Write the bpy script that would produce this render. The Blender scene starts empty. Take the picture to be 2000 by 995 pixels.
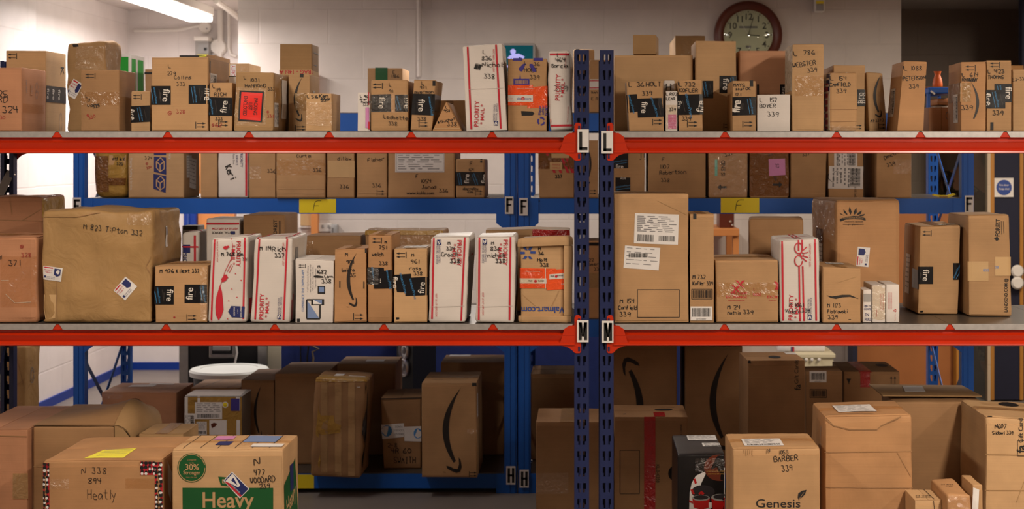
import bpy, bmesh, math, random
from mathutils import Vector, noise, Matrix
D = bpy.data
SC = bpy.context.scene
COL = SC.collection
R = random.Random(7)
# ---------------------------------------------------------------- camera
FP, CX, CY, CZ = 3000.0, 1150.0, 300.0, 1.55
cam = D.cameras.new('camera'); camo = D.objects.new('camera', cam); COL.objects.link(camo)
cam.sensor_width = 36; cam.lens = 54; cam.shift_x = -0.075; cam.shift_y = -0.09875
cam.clip_start = 0.05; cam.clip_end = 60
cam.dof.use_dof = True; cam.dof.focus_distance = 5.1; cam.dof.aperture_fstop = 5.6
camo.location = (0, 0, CZ); camo.rotation_euler = (math.pi/2, 0, 0)
SC.camera = camo
# ---------------------------------------------------------------- exposure, world, lights
vs = SC.view_settings
vs.view_transform = 'Standard'; vs.look = 'None'; vs.gamma = 1; vs.use_curve_mapping = False
vs.exposure = 0.1
w = D.worlds.new('world'); SC.world = w; w.use_nodes = True
w.node_tree.nodes['Background'].inputs[0].default_value = (0.9, 0.85, 0.8, 1)
w.node_tree.nodes['Background'].inputs[1].default_value = 0.02
def area(name, loc, size, power, col, rot=(0, 0, 0), spread=180):
    l = D.lights.new(name, 'AREA'); l.shape = 'RECTANGLE'; l.size, l.size_y = size
    l.energy = power; l.color = col; l.spread = math.radians(spread)
    o = D.objects.new(name, l); COL.objects.link(o); o.location = loc; o.rotation_euler = rot
WARM = (1, .86, .70)
area('fluorescent_light_front', (1.7, 2.7, 2.5), (0.2, 1.5), 108, WARM)
area('fluorescent_light_side', (3.3, 1.6, 2.5), (0.2, 1.5), 62, WARM)
area('fluorescent_light_near', (-1.4, 3.4, 2.5), (0.2, 1.3), 46, WARM)
area('fluorescent_light_back', (-2.585, 9.45, 2.40), (0.16, 1.45), 42, (1, .92, .89))
area('fill_light_rear', (-0.5, 7.9, 2.5), (0.16, 1.2), 40, (1, .90, .80))  # unseen lamp added to lift the back wall and rear box tops
area('fill_light_aisle', (-1.7, 5.95, 2.5), (0.16, 1.2), 15, (1, .92, .86))  # added fill over the aisle, brightens the left crate and rear parcels
area('fill_light_corner', (2.7, 7.4, 2.5), (0.16, 1.2), 72, WARM)  # added fill lamp, brightens the recess wall and right rear boxes

# ---------------------------------------------------------------- helpers
def U(px, py, d): return Vector(((px-CX)*d/FP, d, CZ-(py-CY)*d/FP))
def XP(px, d): return (px-CX)*d/FP
def ZP(py, d): return CZ-(py-CY)*d/FP
def lin(c): return tuple(((v/255)/12.92 if v/255 <= .04045 else ((v/255+.055)/1.055)**2.4) for v in c)

MATS = {}
def nmat(name):
    m = D.materials.new(name); m.use_nodes = True
    nt = m.node_tree
    return m, nt, nt.nodes['Principled BSDF']
def plain(name, c, rough=.55, metal=0, spec=.4, emit=None, vary=0.0, bump=0.0, scale=30):
    if name in MATS: return MATS[name]
    m, nt, b = nmat(name); c = lin(c)
    b.inputs['Base Color'].default_value = (*c, 1); b.inputs['Roughness'].default_value = rough
    b.inputs['Metallic'].default_value = metal; b.inputs['Specular IOR Level'].default_value = spec
    if emit:
        b.inputs['Emission Color'].default_value = (*c, 1); b.inputs['Emission Strength'].default_value = emit
    if vary or bump:
        tc = nt.nodes.new('ShaderNodeTexCoord'); n = nt.nodes.new('ShaderNodeTexNoise')
        n.inputs['Scale'].default_value = scale; n.inputs['Detail'].default_value = 6
        nt.links.new(tc.outputs['Object'], n.inputs['Vector'])
        if vary:
            r = nt.nodes.new('ShaderNodeMapRange'); r.inputs['From Min'].default_value = .3; r.inputs['From Max'].default_value = .7
            r.inputs['To Min'].default_value = 1-vary; r.inputs['To Max'].default_value = 1+vary*.5
            mx = nt.nodes.new('ShaderNodeVectorMath'); mx.operation = 'SCALE'; mx.inputs[0].default_value = c
            nt.links.new(n.outputs['Fac'], r.inputs['Value']); nt.links.new(r.outputs[0], mx.inputs['Scale'])
            nt.links.new(mx.outputs[0], b.inputs['Base Color'])
        if bump:
            bp = nt.nodes.new('ShaderNodeBump'); bp.inputs['Strength'].default_value = bump; bp.inputs['Distance'].default_value = .01
            nt.links.new(n.outputs['Fac'], bp.inputs['Height']); nt.links.new(bp.outputs[0], b.inputs['Normal'])
    MATS[name] = m
    return m
def board(name, c, rough=.72, stripe=.03, blot=.10, bump=.05, wr=0.0):
    """corrugated board or paper: faint flutes, blotches, fibre and wrinkles"""
    m, nt, b = nmat(name); c = lin(c); L = nt.links.new; N = nt.nodes.new
    tc = N('ShaderNodeTexCoord'); oi = N('ShaderNodeObjectInfo')
    off = N('ShaderNodeVectorMath'); off.operation = 'ADD'
    sc = N('ShaderNodeVectorMath'); sc.operation = 'SCALE'; sc.inputs['Scale'].default_value = 9; sc.inputs[0].default_value = (1, 1, 1)
    L(oi.outputs['Random'], sc.inputs['Scale']); L(tc.outputs['Object'], off.inputs[0]); L(sc.outputs[0], off.inputs[1])
    n = N('ShaderNodeTexNoise'); n.inputs['Scale'].default_value = 9; n.inputs['Detail'].default_value = 5; L(off.outputs[0], n.inputs['Vector'])
    mp = N('ShaderNodeMapping'); mp.inputs['Scale'].default_value = (4, 4, 260); L(off.outputs[0], mp.inputs['Vector'])
    f = N('ShaderNodeTexNoise'); f.inputs['Scale'].default_value = 1; f.inputs['Detail'].default_value = 2; L(mp.outputs[0], f.inputs['Vector'])
    wv = N('ShaderNodeTexWave'); wv.bands_direction = 'Z'; wv.inputs['Scale'].default_value = 95; wv.inputs['Distortion'].default_value = .6
    L(off.outputs[0], wv.inputs['Vector'])
    def rng(sock, lo, hi, a=.3, z=.7):
        r = N('ShaderNodeMapRange'); r.inputs['From Min'].default_value = a; r.inputs['From Max'].default_value = z
        r.inputs['To Min'].default_value = lo; r.inputs['To Max'].default_value = hi; L(sock, r.inputs['Value']); return r.outputs[0]
    def mul(x, y):
        q = N('ShaderNodeMath'); q.operation = 'MULTIPLY'; L(x, q.inputs[0]); L(y, q.inputs[1]); return q.outputs[0]
    k = mul(rng(n.outputs['Fac'], 1-blot, 1+blot), rng(f.outputs['Fac'], 1-stripe, 1+stripe))
    k = mul(k, rng(oi.outputs['Random'], .93, 1.07, 0, 1))
    mx = N('ShaderNodeVectorMath'); mx.operation = 'SCALE'; mx.inputs[0].default_value = c; L(k, mx.inputs['Scale'])
    L(mx.outputs[0], b.inputs['Base Color'])
    b.inputs['Roughness'].default_value = rough; b.inputs['Specular IOR Level'].default_value = .3
    bp = N('ShaderNodeBump'); bp.inputs['Strength'].default_value = bump; bp.inputs['Distance'].default_value = .002
    L(wv.outputs['Fac'], bp.inputs['Height'])
    nrm = bp.outputs[0]
    n2 = N('ShaderNodeTexNoise'); n2.inputs['Scale'].default_value = 14 if wr else 6; n2.inputs['Detail'].default_value = 4 if wr else 1
    n2.inputs['Distortion'].default_value = 1.5 if wr else 0; L(off.outputs[0], n2.inputs['Vector'])
    b2 = N('ShaderNodeBump'); b2.inputs['Strength'].default_value = wr or .12; b2.inputs['Distance'].default_value = .02
    L(n2.outputs['Fac'], b2.inputs['Height']); L(nrm, b2.inputs['Normal']); L(b2.outputs[0], b.inputs['Normal'])
    MATS[name] = m
board('kraft', (170, 133, 94))
board('kraft_light', (182, 146, 106))
board('kraft_warm', (170, 127, 87))
board('kraft_dull', (158, 125, 86))
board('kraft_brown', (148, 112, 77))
board('kraft_pink', (190, 141, 108))
board('kraft_red', (172, 122, 90))
board('brown_paper', (160, 126, 82), rough=.6, stripe=.01, bump=0, wr=.25)
board('packing_brown', (158, 122, 58), rough=.32, stripe=.03, bump=.05, wr=.5)
board('white_board', (206, 198, 192), rough=.5, stripe=.01, blot=.04, bump=.05)
board('grey_board', (150, 146, 142), rough=.5, stripe=.01, blot=.05, bump=.03)
board('black_board', (22, 20, 21), rough=.3, stripe=.01, blot=.1, bump=.02)
board('tan_paper_tape', (190, 156, 112), rough=.5, stripe=.01, blot=.06, bump=.02)
def film(name, c, mixf, rough=.15, wrinkle=.5, gloss=True):
    """tape or plastic film: lets light through, with a wrinkled shine"""
    m, nt, b = nmat(name); L = nt.links.new; N = nt.nodes.new
    out = nt.nodes['Material Output']
    t = N('ShaderNodeBsdfTransparent'); t.inputs[0].default_value = (*lin(c), 1)
    b.inputs['Base Color'].default_value = (*lin(c), 1); b.inputs['Roughness'].default_value = rough; b.inputs['Specular IOR Level'].default_value = .8
    tc = N('ShaderNodeTexCoord'); n = N('ShaderNodeTexNoise'); n.inputs['Scale'].default_value = 26; n.inputs['Detail'].default_value = 4; n.inputs['Distortion'].default_value = 2.5
    L(tc.outputs['Object'], n.inputs['Vector'])
    bp = N('ShaderNodeBump'); bp.inputs['Strength'].default_value = wrinkle; bp.inputs['Distance'].default_value = .03
    L(n.outputs['Fac'], bp.inputs['Height']); L(bp.outputs[0], b.inputs['Normal'])
    mx = N('ShaderNodeMixShader'); mx.inputs[0].default_value = mixf
    L(t.outputs[0], mx.inputs[1]); L(mx.outputs[0], out.inputs['Surface'])
    if gloss:
        gl = N('ShaderNodeBsdfGlossy'); gl.inputs['Color'].default_value = (mixf, mixf, mixf, 1); gl.inputs['Roughness'].default_value = rough
        L(bp.outputs[0], gl.inputs['Normal']); ad = N('ShaderNodeAddShader'); L(t.outputs[0], ad.inputs[0]); L(gl.outputs[0], ad.inputs[1]); L(ad.outputs[0], out.inputs['Surface'])
    else: L(b.outputs[0], mx.inputs[2])
    MATS[name] = m
film('clear_tape', (244, 238, 228), .04, rough=.2, wrinkle=.35)
film('clear_film', (246, 244, 240), .09, rough=.16, wrinkle=.6)
film('bubble_wrap', (235, 225, 205), .6, rough=.25, wrinkle=1, gloss=False)
film('tan_tape', (205, 170, 120), .45, wrinkle=.25, gloss=False)
film('red_tape', (190, 40, 40), .75, rough=.15, wrinkle=.4, gloss=False)
film('orange_tape', (232, 84, 34), .93, rough=.2, wrinkle=.25, gloss=False)
film('brown_tape', (150, 98, 46), .55, rough=.16, wrinkle=.5, gloss=False)
film('glass', (240, 243, 241), .05, rough=.03, wrinkle=0)
P = plain
P('ink', (22, 19, 20), .6); P('print', (26, 24, 24), .6); P('red_ink', (150, 40, 40), .6); P('red', (176, 32, 46), .5)
P('usps_red', (182, 34, 50), .5); P('usps_blue', (34, 42, 96), .5); P('paper', (214, 210, 208), .6, vary=.04); P('grey_print', (120, 118, 120), .6)
P('tape_black', (20, 19, 22), .28, bump=.05); P('tape_white', (205, 198, 190), .5); P('tape_blue', (52, 120, 168), .5); P('tape_grey', (74, 66, 62), .5)
P('smile_black', (34, 28, 26), .5); P('brand_blue', (44, 70, 140), .5); P('violet', (58, 48, 128), .5)
P('box_green', (28, 140, 42), .5); P('dark_green', (16, 78, 36), .55); P('duck_tan', (178, 142, 100), .6)
P('label_red', (222, 44, 36), .3); P('pink_paper', (196, 128, 178), .6); P('yellow_card', (226, 204, 36), .5); P('yellow_paper', (232, 222, 70), .6)
P('sky_blue', (60, 130, 196), .5); P('aqua', (110, 190, 178), .5); P('gold', (160, 120, 50), .5); P('pan_red', (176, 24, 24), .3); P('pan_dark', (38, 34, 38), .4)
P('crease_grey', (186, 180, 174), .6); P('steel_blue', (112, 132, 172), .5)
P('rack_orange', (184, 43, 11), .28, spec=.5, vary=.06, scale=8); P('rack_navy', (26, 36, 78), .42, vary=.08, scale=12)
P('rack_blue', (14, 86, 178), .42, vary=.06, scale=6); P('galv', (176, 172, 170), .42, metal=.55, vary=.12, scale=60)
P('deck_steel', (96, 90, 84), .38, metal=.6, vary=.1, scale=5); P('bolt_metal', (190, 180, 165), .35, metal=.9)
P('white_paint', (222, 216, 208), .5); P('wood_orange', (208, 134, 74), .5, vary=.12, scale=5); P('wood_gold', (176, 120, 48), .45, vary=.1, scale=7)
P('wood_brown', (156, 96, 50), .5, vary=.15, scale=4); P('navy_panel', (24, 26, 48), .7, vary=.1, scale=9); P('blue_fabric', (40, 56, 120), .85, vary=.1, scale=20)
P('skirting_blue', (2, 50, 138), .5); P('black_plastic', (18, 18, 20), .45); P('aluminium', (156, 152, 148), .35, metal=.8, vary=.1, scale=30)
P('bin_white', (218, 220, 214), .4); P('bin_black', (24, 24, 28), .5); P('cream_paint', (206, 196, 166), .55)
P('clock_wood', (92, 40, 24), .35, vary=.15, scale=9); P('clock_face', (206, 204, 172), .45); P('teal', (0, 88, 102), .6, spec=.1, emit=.08)
P('sign_white', (176, 176, 250), .5, emit=.4); P('terracotta', (196, 92, 36), .5); P('cloth_grey', (150, 136, 126), .9, vary=.1); P('lime', (190, 196, 70), .6)
P('tube_glow', (255, 250, 240), .5, emit=7); P('metal_grey', (150, 148, 146), .4); P('speaker_silver', (200, 196, 196), .25, metal=.7)
P('cable_tan', (120, 104, 80), .6); P('skin', (196, 150, 122), .55); P('hair', (40, 28, 22), .6)

# ---- mesh helpers
PARTC = {}
def link(name, verts, faces, mat, parent=None, loc=None, smooth=False):
    me = D.meshes.new(name)
    loc = Vector(loc) if loc is not None else (Vector(parent['_o']) if parent is not None else Vector((0, 0, 0)))
    me.from_pydata([tuple(Vector(v)-loc) for v in verts], [], faces)
    me.materials.append(MATS[mat] if isinstance(mat, str) else mat)
    if smooth: me.polygons.foreach_set('use_smooth', [True]*len(me.polygons))
    me.update()
    o = D.objects.new(name, me); COL.objects.link(o)
    if parent is not None:
        o.parent = parent
    else:
        o.location = loc
    o['_o'] = tuple(loc)
    return o
def tag(o, label, cat, group=None, kind=None):
    if label: o['label'] = label
    if cat: o['category'] = cat
    if group: o['group'] = group
    if kind: o['kind'] = kind
    return o
def thing(name, loc, label, cat, group=None):
    o = D.objects.new(name, None); COL.objects.link(o); o.location = loc; o['_o'] = tuple(loc)
    o.empty_display_size = .05
    return tag(o, label, cat, group)
class MB:
    def __init__(s): s.v = []; s.f = []
    def add(s, vs, fs):
        b = len(s.v); s.v += [Vector(v) for v in vs]; s.f += [tuple(b+i for i in f) for f in fs]; return s
    def box(s, x0, x1, y0, y1, z0, z1, bv=0):
        if bv:
            bm = bmesh.new(); bmesh.ops.create_cube(bm, size=1)
            for v in bm.verts: v.co = Vector(((x0+x1)/2+v.co.x*(x1-x0), (y0+y1)/2+v.co.y*(y1-y0), (z0+z1)/2+v.co.z*(z1-z0)))
            bmesh.ops.bevel(bm, geom=bm.edges[:], offset=bv, segments=2, affect='EDGES', profile=.5)
            bm.verts.index_update(); s.add([v.co.copy() for v in bm.verts], [[v.index for v in f.verts] for f in bm.faces]); bm.free(); return s
        vs = [(x, y, z) for x in (x0, x1) for y in (y0, y1) for z in (z0, z1)]
        return s.add(vs, [(0, 1, 3, 2), (4, 6, 7, 5), (0, 4, 5, 1), (2, 3, 7, 6), (0, 2, 6, 4), (1, 5, 7, 3)])
    def hexa(s, a, b):
        """two quads (4 points each) joined"""
        return s.add(list(a)+list(b), [(0, 1, 2, 3), (7, 6, 5, 4), (0, 4, 5, 1), (1, 5, 6, 2), (2, 6, 7, 3), (3, 7, 4, 0)])
    def prism(s, pts, ext):
        """polygon of 3D points extruded by a vector"""
        n = len(pts); ext = Vector(ext); a = [Vector(p) for p in pts]
        return s.add(a+[p+ext for p in a], [tuple(range(n)), tuple(range(2*n-1, n-1, -1))]+[(i, i+n, (i+1) % n+n, (i+1) % n) for i in range(n)])
    def bar(s, a, b, w, t, up=(0, 1, 0)):
        a, b = Vector(a), Vector(b); dr = (b-a).normalized(); u = Vector(up); sd = dr.cross(u).normalized()*w/2; u = sd.cross(dr).normalized()*t/2
        return s.hexa([a-sd-u, a+sd-u, a+sd+u, a-sd+u], [b-sd-u, b+sd-u, b+sd+u, b-sd+u])
    def lathe(s, c, prof, axis='Z', n=28, sx=1.0):
        c = Vector(c); b = len(s.v)
        for (r, h) in prof:
            for i in range(n):
                a = 2*math.pi*i/n; p, q = r*math.cos(a), r*math.sin(a)
                s.v.append(c+(Vector((p*sx, q, h)) if axis == 'Z' else Vector((p*sx, h, q)) if axis == 'Y' else Vector((h, p, q))))
        m = len(prof)
        for j in range(m-1):
            for i in range(n):
                k = (i+1) % n; s.f.append((b+j*n+i, b+j*n+k, b+(j+1)*n+k, b+(j+1)*n+i))
        s.f.append(tuple(b+i for i in range(n))); s.f.append(tuple(b+(m-1)*n+i for i in range(n)))
        return s
    def tube(s, pts, r, n=8):
        pts = [Vector(p) for p in pts]; b = len(s.v)
        for i, p in enumerate(pts):
            t = (pts[min(i+1, len(pts)-1)]-pts[max(i-1, 0)]).normalized()
            u = t.orthogonal().normalized() if i == 0 else (u-t*u.dot(t)).normalized()
            w2 = t.cross(u)
            s.v += [p+(u*math.cos(2*math.pi*k/n)+w2*math.sin(2*math.pi*k/n))*r for k in range(n)]
        for j in range(len(pts)-1):
            for k in range(n):
                q = (k+1) % n; s.f.append((b+j*n+k, b+j*n+q, b+(j+1)*n+q, b+(j+1)*n+k))
        s.f.append(tuple(b+k for k in range(n))); s.f.append(tuple(b+(len(pts)-1)*n+k for k in range(n)))
        return s
    def build(s, name, mat, parent=None, loc=None, smooth=False):
        if loc is None and parent is None:
            xs = [v.x for v in s.v]; ys = [v.y for v in s.v]; loc = ((min(xs)+max(xs))/2, (min(ys)+max(ys))/2, min(v.z for v in s.v))
        o = link(name, s.v, s.f, mat, parent, loc)
        bm = bmesh.new(); bm.from_mesh(o.data); bmesh.ops.recalc_face_normals(bm, faces=bm.faces[:]); bm.to_mesh(o.data); bm.free()
        if smooth:
            o.data.polygons.foreach_set('use_smooth', [True]*len(o.data.polygons))
            try: o.data.set_sharp_from_angle(angle=math.radians(40))
            except Exception: pass
        return o
# ---- lettering: printed (outline font) and marker strokes
FONT = {}
def printed(s, bold=0.0):
    k = (s, bold)
    if k in FONT: return FONT[k]
    cu = D.curves.new('t', 'FONT'); cu.body = s; cu.size = 1; cu.offset = bold; cu.resolution_u = 3
    o = D.objects.new('t', cu); COL.objects.link(o)
    dg = bpy.context.evaluated_depsgraph_get(); ev = o.evaluated_get(dg); me = ev.to_mesh()
    vs_ = [(v.co.x/.72, v.co.y/.72) for v in me.vertices]; fs_ = [tuple(p.vertices) for p in me.polygons]
    ev.to_mesh_clear(); D.objects.remove(o); D.curves.remove(cu)
    wd = max([v[0] for v in vs_], default=0)
    FONT[k] = (vs_, fs_, wd)
    return FONT[k]
G = dict(A="02 28 42/15 35", B="02 08 38 46 25 05/25 44 43 32 02", C="47 28 07 04 12 32 43", D="02 08 28 46 44 22 02", E="48 08 02 42/05 35", F="48 08 02/05 35",
 G="47 28 06 03 22 42 45 25", H="02 08/42 48/05 45", I="12 32/22 28/18 38", J="18 48/38 33 12 03", K="02 08/48 05 42", L="08 02 42", M="02 08 25 48 42", N="02 08 42 48",
 O="28 06 04 22 44 46 28", P="02 08 38 46 35 05", Q="28 06 04 22 44 46 28/24 52", R="02 08 38 46 35 05/25 42", S="47 28 07 05 44 43 22 03", T="08 48/28 22", U="08 03 22 43 48",
 V="08 22 48", W="08 12 25 32 48", X="08 42/48 02", Y="08 25 48/25 22", Z="08 48 02 42", a="45 26 04 12 33 45/45 42", b="08 02 32 43 35 05", c="45 26 04 12 42", d="48 42 12 04 26 45",
 e="04 44 35 16 04 12 42", f="37 28 17 12/05 35", g="45 26 04 23 44/46 41 20 00", h="08 02/05 26 45 42", i="22 26/27 28", j="26 21 00/27 28", k="08 02/46 04 42", l="28 22",
 m="02 06/05 16 25 22/25 36 45 42", n="02 06/05 26 45 42", o="26 04 12 32 44 26", p="00 06/06 36 44 33 03", q="40 46/46 16 04 13 43", r="02 06/05 26 46", s="46 16 05 44 33 02",
 t="28 23 32 42/06 46", u="06 03 22 43/46 42", v="06 22 46", w="06 12 25 32 46", x="06 42/46 02", y="06 23/46 10 00", z="06 46 02 42")
G.update({'0': "28 06 04 22 44 46 28", '1': "28 22", '2': "07 28 47 45 02 42", '3': "08 38 25 44 32 03", '4': "08 05 45/38 32", '5': "48 08 05 35 43 22 02", '6': "38 05 03 22 42 44 24 04",
 '7': "08 48 12", '8': "25 07 28 47 25 03 22 43 25", '9': "47 28 06 15 46 47 32", '.': "12 13", '-': "05 35", ':': "13 14/16 17", '@': "46 27 05 13 33 45 35 24 16", '/': "02 48", '#': "03 43 07 47 05 45 04 44"})
def chaikin(p):
    o = [p[0]]
    for i in range(1, len(p)-1):
        o += [tuple(p[i][k]*.76+p[i-1][k]*.24 for k in (0, 1)), tuple(p[i][k]*.76+p[i+1][k]*.24 for k in (0, 1))]
    return o+[p[-1]]
def strokes(s, rr):
    """marker writing: polylines in cap-height units, y up"""
    out = []; x = 0
    for ch in s:
        if ch == ' ': x += .62; continue
        g = G.get(ch)
        if not g: x += .5; continue
        ja, jy, jx = rr.uniform(-.07, .07), rr.uniform(-.06, .06), rr.uniform(.88, 1.08)
        for st in g.split('/'):
            pts = [((int(t[0])/6)*jx, (int(t[1])-2)/6) for t in st.split()]
            pts = chaikin(chaikin(pts))
            out.append([(x+a+b*ja, b+jy) for a, b in pts])
        x += .50 if ch in 'il1.:' else .86
    return out, x
def ribbon(p, w):
    n = len(p); vs_ = []; fs_ = []
    for i in range(n):
        a, b = p[max(i-1, 0)], p[min(i+1, n-1)]; dx, dy = b[0]-a[0], b[1]-a[1]; l = math.hypot(dx, dy) or 1
        q = w/2; vs_ += [(p[i][0]-dy/l*q, p[i][1]+dx/l*q), (p[i][0]+dy/l*q, p[i][1]-dx/l*q)]
    for i in range(n-1): fs_.append((2*i, 2*i+1, 2*i+3, 2*i+2))
    return vs_, fs_
# ---------------------------------------------------------------- carton builder
def inv_bilin(q, x, y):
    (x0, y0), (x1, y1), (x2, y2), (x3, y3) = q   # TL TR BR BL
    u, v = .5, .5
    for _ in range(8):
        px = (x0*(1-u)+x1*u)*(1-v)+(x3*(1-u)+x2*u)*v; py = (y0*(1-u)+y1*u)*(1-v)+(y3*(1-u)+y2*u)*v
        dxu = (x1-x0)*(1-v)+(x2-x3)*v; dyu = (y1-y0)*(1-v)+(y2-y3)*v
        dxv = (x3-x0)*(1-u)+(x2-x1)*u; dyv = (y3-y0)*(1-u)+(y2-y1)*u
        det = dxu*dyv-dxv*dyu
        if abs(det) < 1e-9: break
        ex, ey = x-px, y-py
        u += (ex*dyv-dxv*ey)/det; v += (dxu*ey-ex*dyu)/det
    return u, v
class Carton:
    def __init__(s, name, q, d, depth, base, mat, yaw, cr, rnd, seed, bow, backdz, freq):
        if len(q) == 4 and not isinstance(q[0], (tuple, list)):
            x0, y0, x1, y1 = q; q = [(x0, y0), (x1, y0), (x1, y1), (x0, y1)]
        s.q = q; s.d = d; s.mat = mat; s.cr = cr; s.seed = seed; s.freq = freq; s.bow = bow; s.backdz = backdz
        cy, sy = math.cos(yaw), math.sin(yaw)
        P0 = U((q[0][0]+q[3][0])/2, 300, d); nx, ny = -sy, cy
        def proj(px, py):
            dx = (px-CX)/FP; t = (P0.x*nx+P0.y*ny)/(dx*nx+ny)
            return Vector((dx*t, t, CZ-(py-CY)/FP*t))
        TL, TR, BR, BL = [proj(*p) for p in q]
        if base is not None:
            dz = base+.0012-min(BL.z, BR.z)
            BL.z += dz; BR.z += dz
            pj = lambda p: (CX+p.x/p.y*FP, CY-(p.z-CZ)/p.y*FP)
            s.q = [pj(TL), pj(TR), pj(BR), pj(BL)]
        s.e = Vector((nx, ny, 0))*depth
        s.F = (BL, BR, TR, TL)
        s.w = ((TR-TL).length+(BR-BL).length)/2; s.h = (TL.z+TR.z-BL.z-BR.z)/2; s.dp = depth
        s.rnd = min(rnd, s.w*.3, s.h*.3, depth*.3)
        s.X = (BR-BL).normalized(); s.Y = s.e.normalized(); s.Z = Vector((0, 0, 1))
        s.ft = {}
        s.org = (BL+BR)/2+s.e/2; s.org.z = min(BL.z, BR.z)
    def S3(s, a, b, c, off=0.0):
        L = (s.w, s.h, s.dp); p = [a*L[0], b*L[1], c*L[2]]; r = s.rnd
        v = [0, 0, 0]
        for i in range(3):
            q_ = min(max(p[i], r), L[i]-r); v[i] = p[i]-q_; p[i] = q_
        n = math.sqrt(v[0]**2+v[1]**2+v[2]**2)
        nn = [x/n for x in v] if n > 1e-9 else [0, 0, 0]
        a, b, c = [(p[i]+nn[i]*r)/L[i] for i in range(3)]
        BL, BR, TR, TL = s.F
        f = (BL*(1-a)+BR*a)*(1-b)+(TL*(1-a)+TR*a)*b+s.e*c
        if s.backdz: f.z += s.backdz*c*b
        N = s.X*nn[0]+s.Z*nn[1]+s.Y*nn[2]
        o = off
        if s.cr:
            k = Vector((a*L[0], b*L[1], c*L[2]))*s.freq+Vector((s.seed*3.7, s.seed*1.3, -s.seed))
            o += s.cr*(noise.noise(k)+.5*noise.noise(k*2.7))*(1 if b > .02 else .2)
            if b < .02 and nn[1] < 0: o = 0
        if s.bow: o += s.bow*16*a*(1-a)*b*(1-b) if abs(nn[2]) > .7 else (s.bow*16*a*(1-a)*c*(1-c) if nn[1] > .7 else s.bow*16*c*(1-c)*b*(1-b) if abs(nn[0]) > .7 else 0)
        return f+N*o
    def S(s, face, u, v, off=0.0):
        off += s.ft.get(face, 0)
        if face == 'F': return s.S3(u, 1-v, 0, off)
        if face == 'R': return s.S3(1, 1-v, u, off)
        if face == 'L': return s.S3(0, 1-v, 1-u, off)
        if face == 'T': return s.S3(u, 1, 1-v, off)
        if face == 'K': return s.S3(1-u, 1-v, 1, off)
        return s.S3(u, 0, v, off)
    def dims(s, face):
        k = FP/s.d
        return dict(F=(s.w*k, s.h*k), R=(s.dp*k, s.h*k), L=(s.dp*k, s.h*k), T=(s.w*k, s.dp*k), K=(s.w*k, s.h*k))[face]
    def uv(s, face, x, y):
        if face == 'F': return inv_bilin(s.q, x, y)
        W, H = s.dims(face); return x/W, y/H
    def body(s, name):
        def br(L):
            r = s.rnd; n = max(2, min(10, int(L/.035)))
            if s.cr > .003: n = max(5, min(18, int(L/.018)))
            mid = [r+(L-2*r)*i/n for i in range(n+1)]
            return [x/L for x in [0, r*.35]+mid+[L-r*.35, L]]
        A, B, C = br(s.w), br(s.h), br(s.dp); idx = {}; vs_ = []; fs_ = []
        def vid(a, b, c):
            k = (round(a, 5), round(b, 5), round(c, 5))
            if k not in idx: idx[k] = len(vs_); vs_.append(s.S3(a, b, c))
            return idx[k]
        for i in range(len(A)-1):
            for j in range(len(B)-1):
                fs_.append((vid(A[i], B[j], 0), vid(A[i+1], B[j], 0), vid(A[i+1], B[j+1], 0), vid(A[i], B[j+1], 0)))
                fs_.append((vid(A[i], B[j], 1), vid(A[i], B[j+1], 1), vid(A[i+1], B[j+1], 1), vid(A[i+1], B[j], 1)))
            for k in range(len(C)-1):
                fs_.append((vid(A[i], 1, C[k]), vid(A[i+1], 1, C[k]), vid(A[i+1], 1, C[k+1]), vid(A[i], 1, C[k+1])))
                fs_.append((vid(A[i], 0, C[k]), vid(A[i], 0, C[k+1]), vid(A[i+1], 0, C[k+1]), vid(A[i+1], 0, C[k])))
        for j in range(len(B)-1):
            for k in range(len(C)-1):
                fs_.append((vid(0, B[j], C[k]), vid(0, B[j+1], C[k]), vid(0, B[j+1], C[k+1]), vid(0, B[j], C[k+1])))
                fs_.append((vid(1, B[j], C[k]), vid(1, B[j], C[k+1]), vid(1, B[j+1], C[k+1]), vid(1, B[j+1], C[k])))
        s.o = link(name, vs_, fs_, s.mat, None, s.org, smooth=True)
        return s.o
    def slab(s, name, face, u0, v0, u1, v1, t, mat=None, lab=None):
        """a board panel (flap) lying on a face, with thickness t"""
        W, H = s.dims(face); n = max(2, min(16, int((u1-u0)*W/10))); m = max(2, min(24, int((v1-v0)*H/10)))
        if s.cr > .0026: n = m = 20
        vs_ = []; fs_ = []
        for lay in (-.001, t):
            for j in range(m+1):
                for i in range(n+1):
                    edge = (i in (0, n) or j in (0, m))
                    vs_.append(s.S(face, u0+(u1-u0)*i/n, v0+(v1-v0)*j/m, lay-(0.0005 if edge and lay > 0 else 0)))
        T = (n+1)*(m+1); g = lambda i, j, l: l*T+j*(n+1)+i
        for j in range(m):
            for i in range(n): fs_.append((g(i, j, 1), g(i, j+1, 1), g(i+1, j+1, 1), g(i+1, j, 1)))
        for i in range(n):
            fs_ += [(g(i, 0, 0), g(i, 0, 1), g(i+1, 0, 1), g(i+1, 0, 0)), (g(i, m, 0), g(i+1, m, 0), g(i+1, m, 1), g(i, m, 1))]
        for j in range(m):
            fs_ += [(g(0, j, 0), g(0, j+1, 0), g(0, j+1, 1), g(0, j, 1)), (g(n, j, 0), g(n, j, 1), g(n, j+1, 1), g(n, j+1, 0))]
        o = link(name, vs_, fs_, mat or s.mat, s.o)
        if lab: o['label'] = lab
        return o
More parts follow.
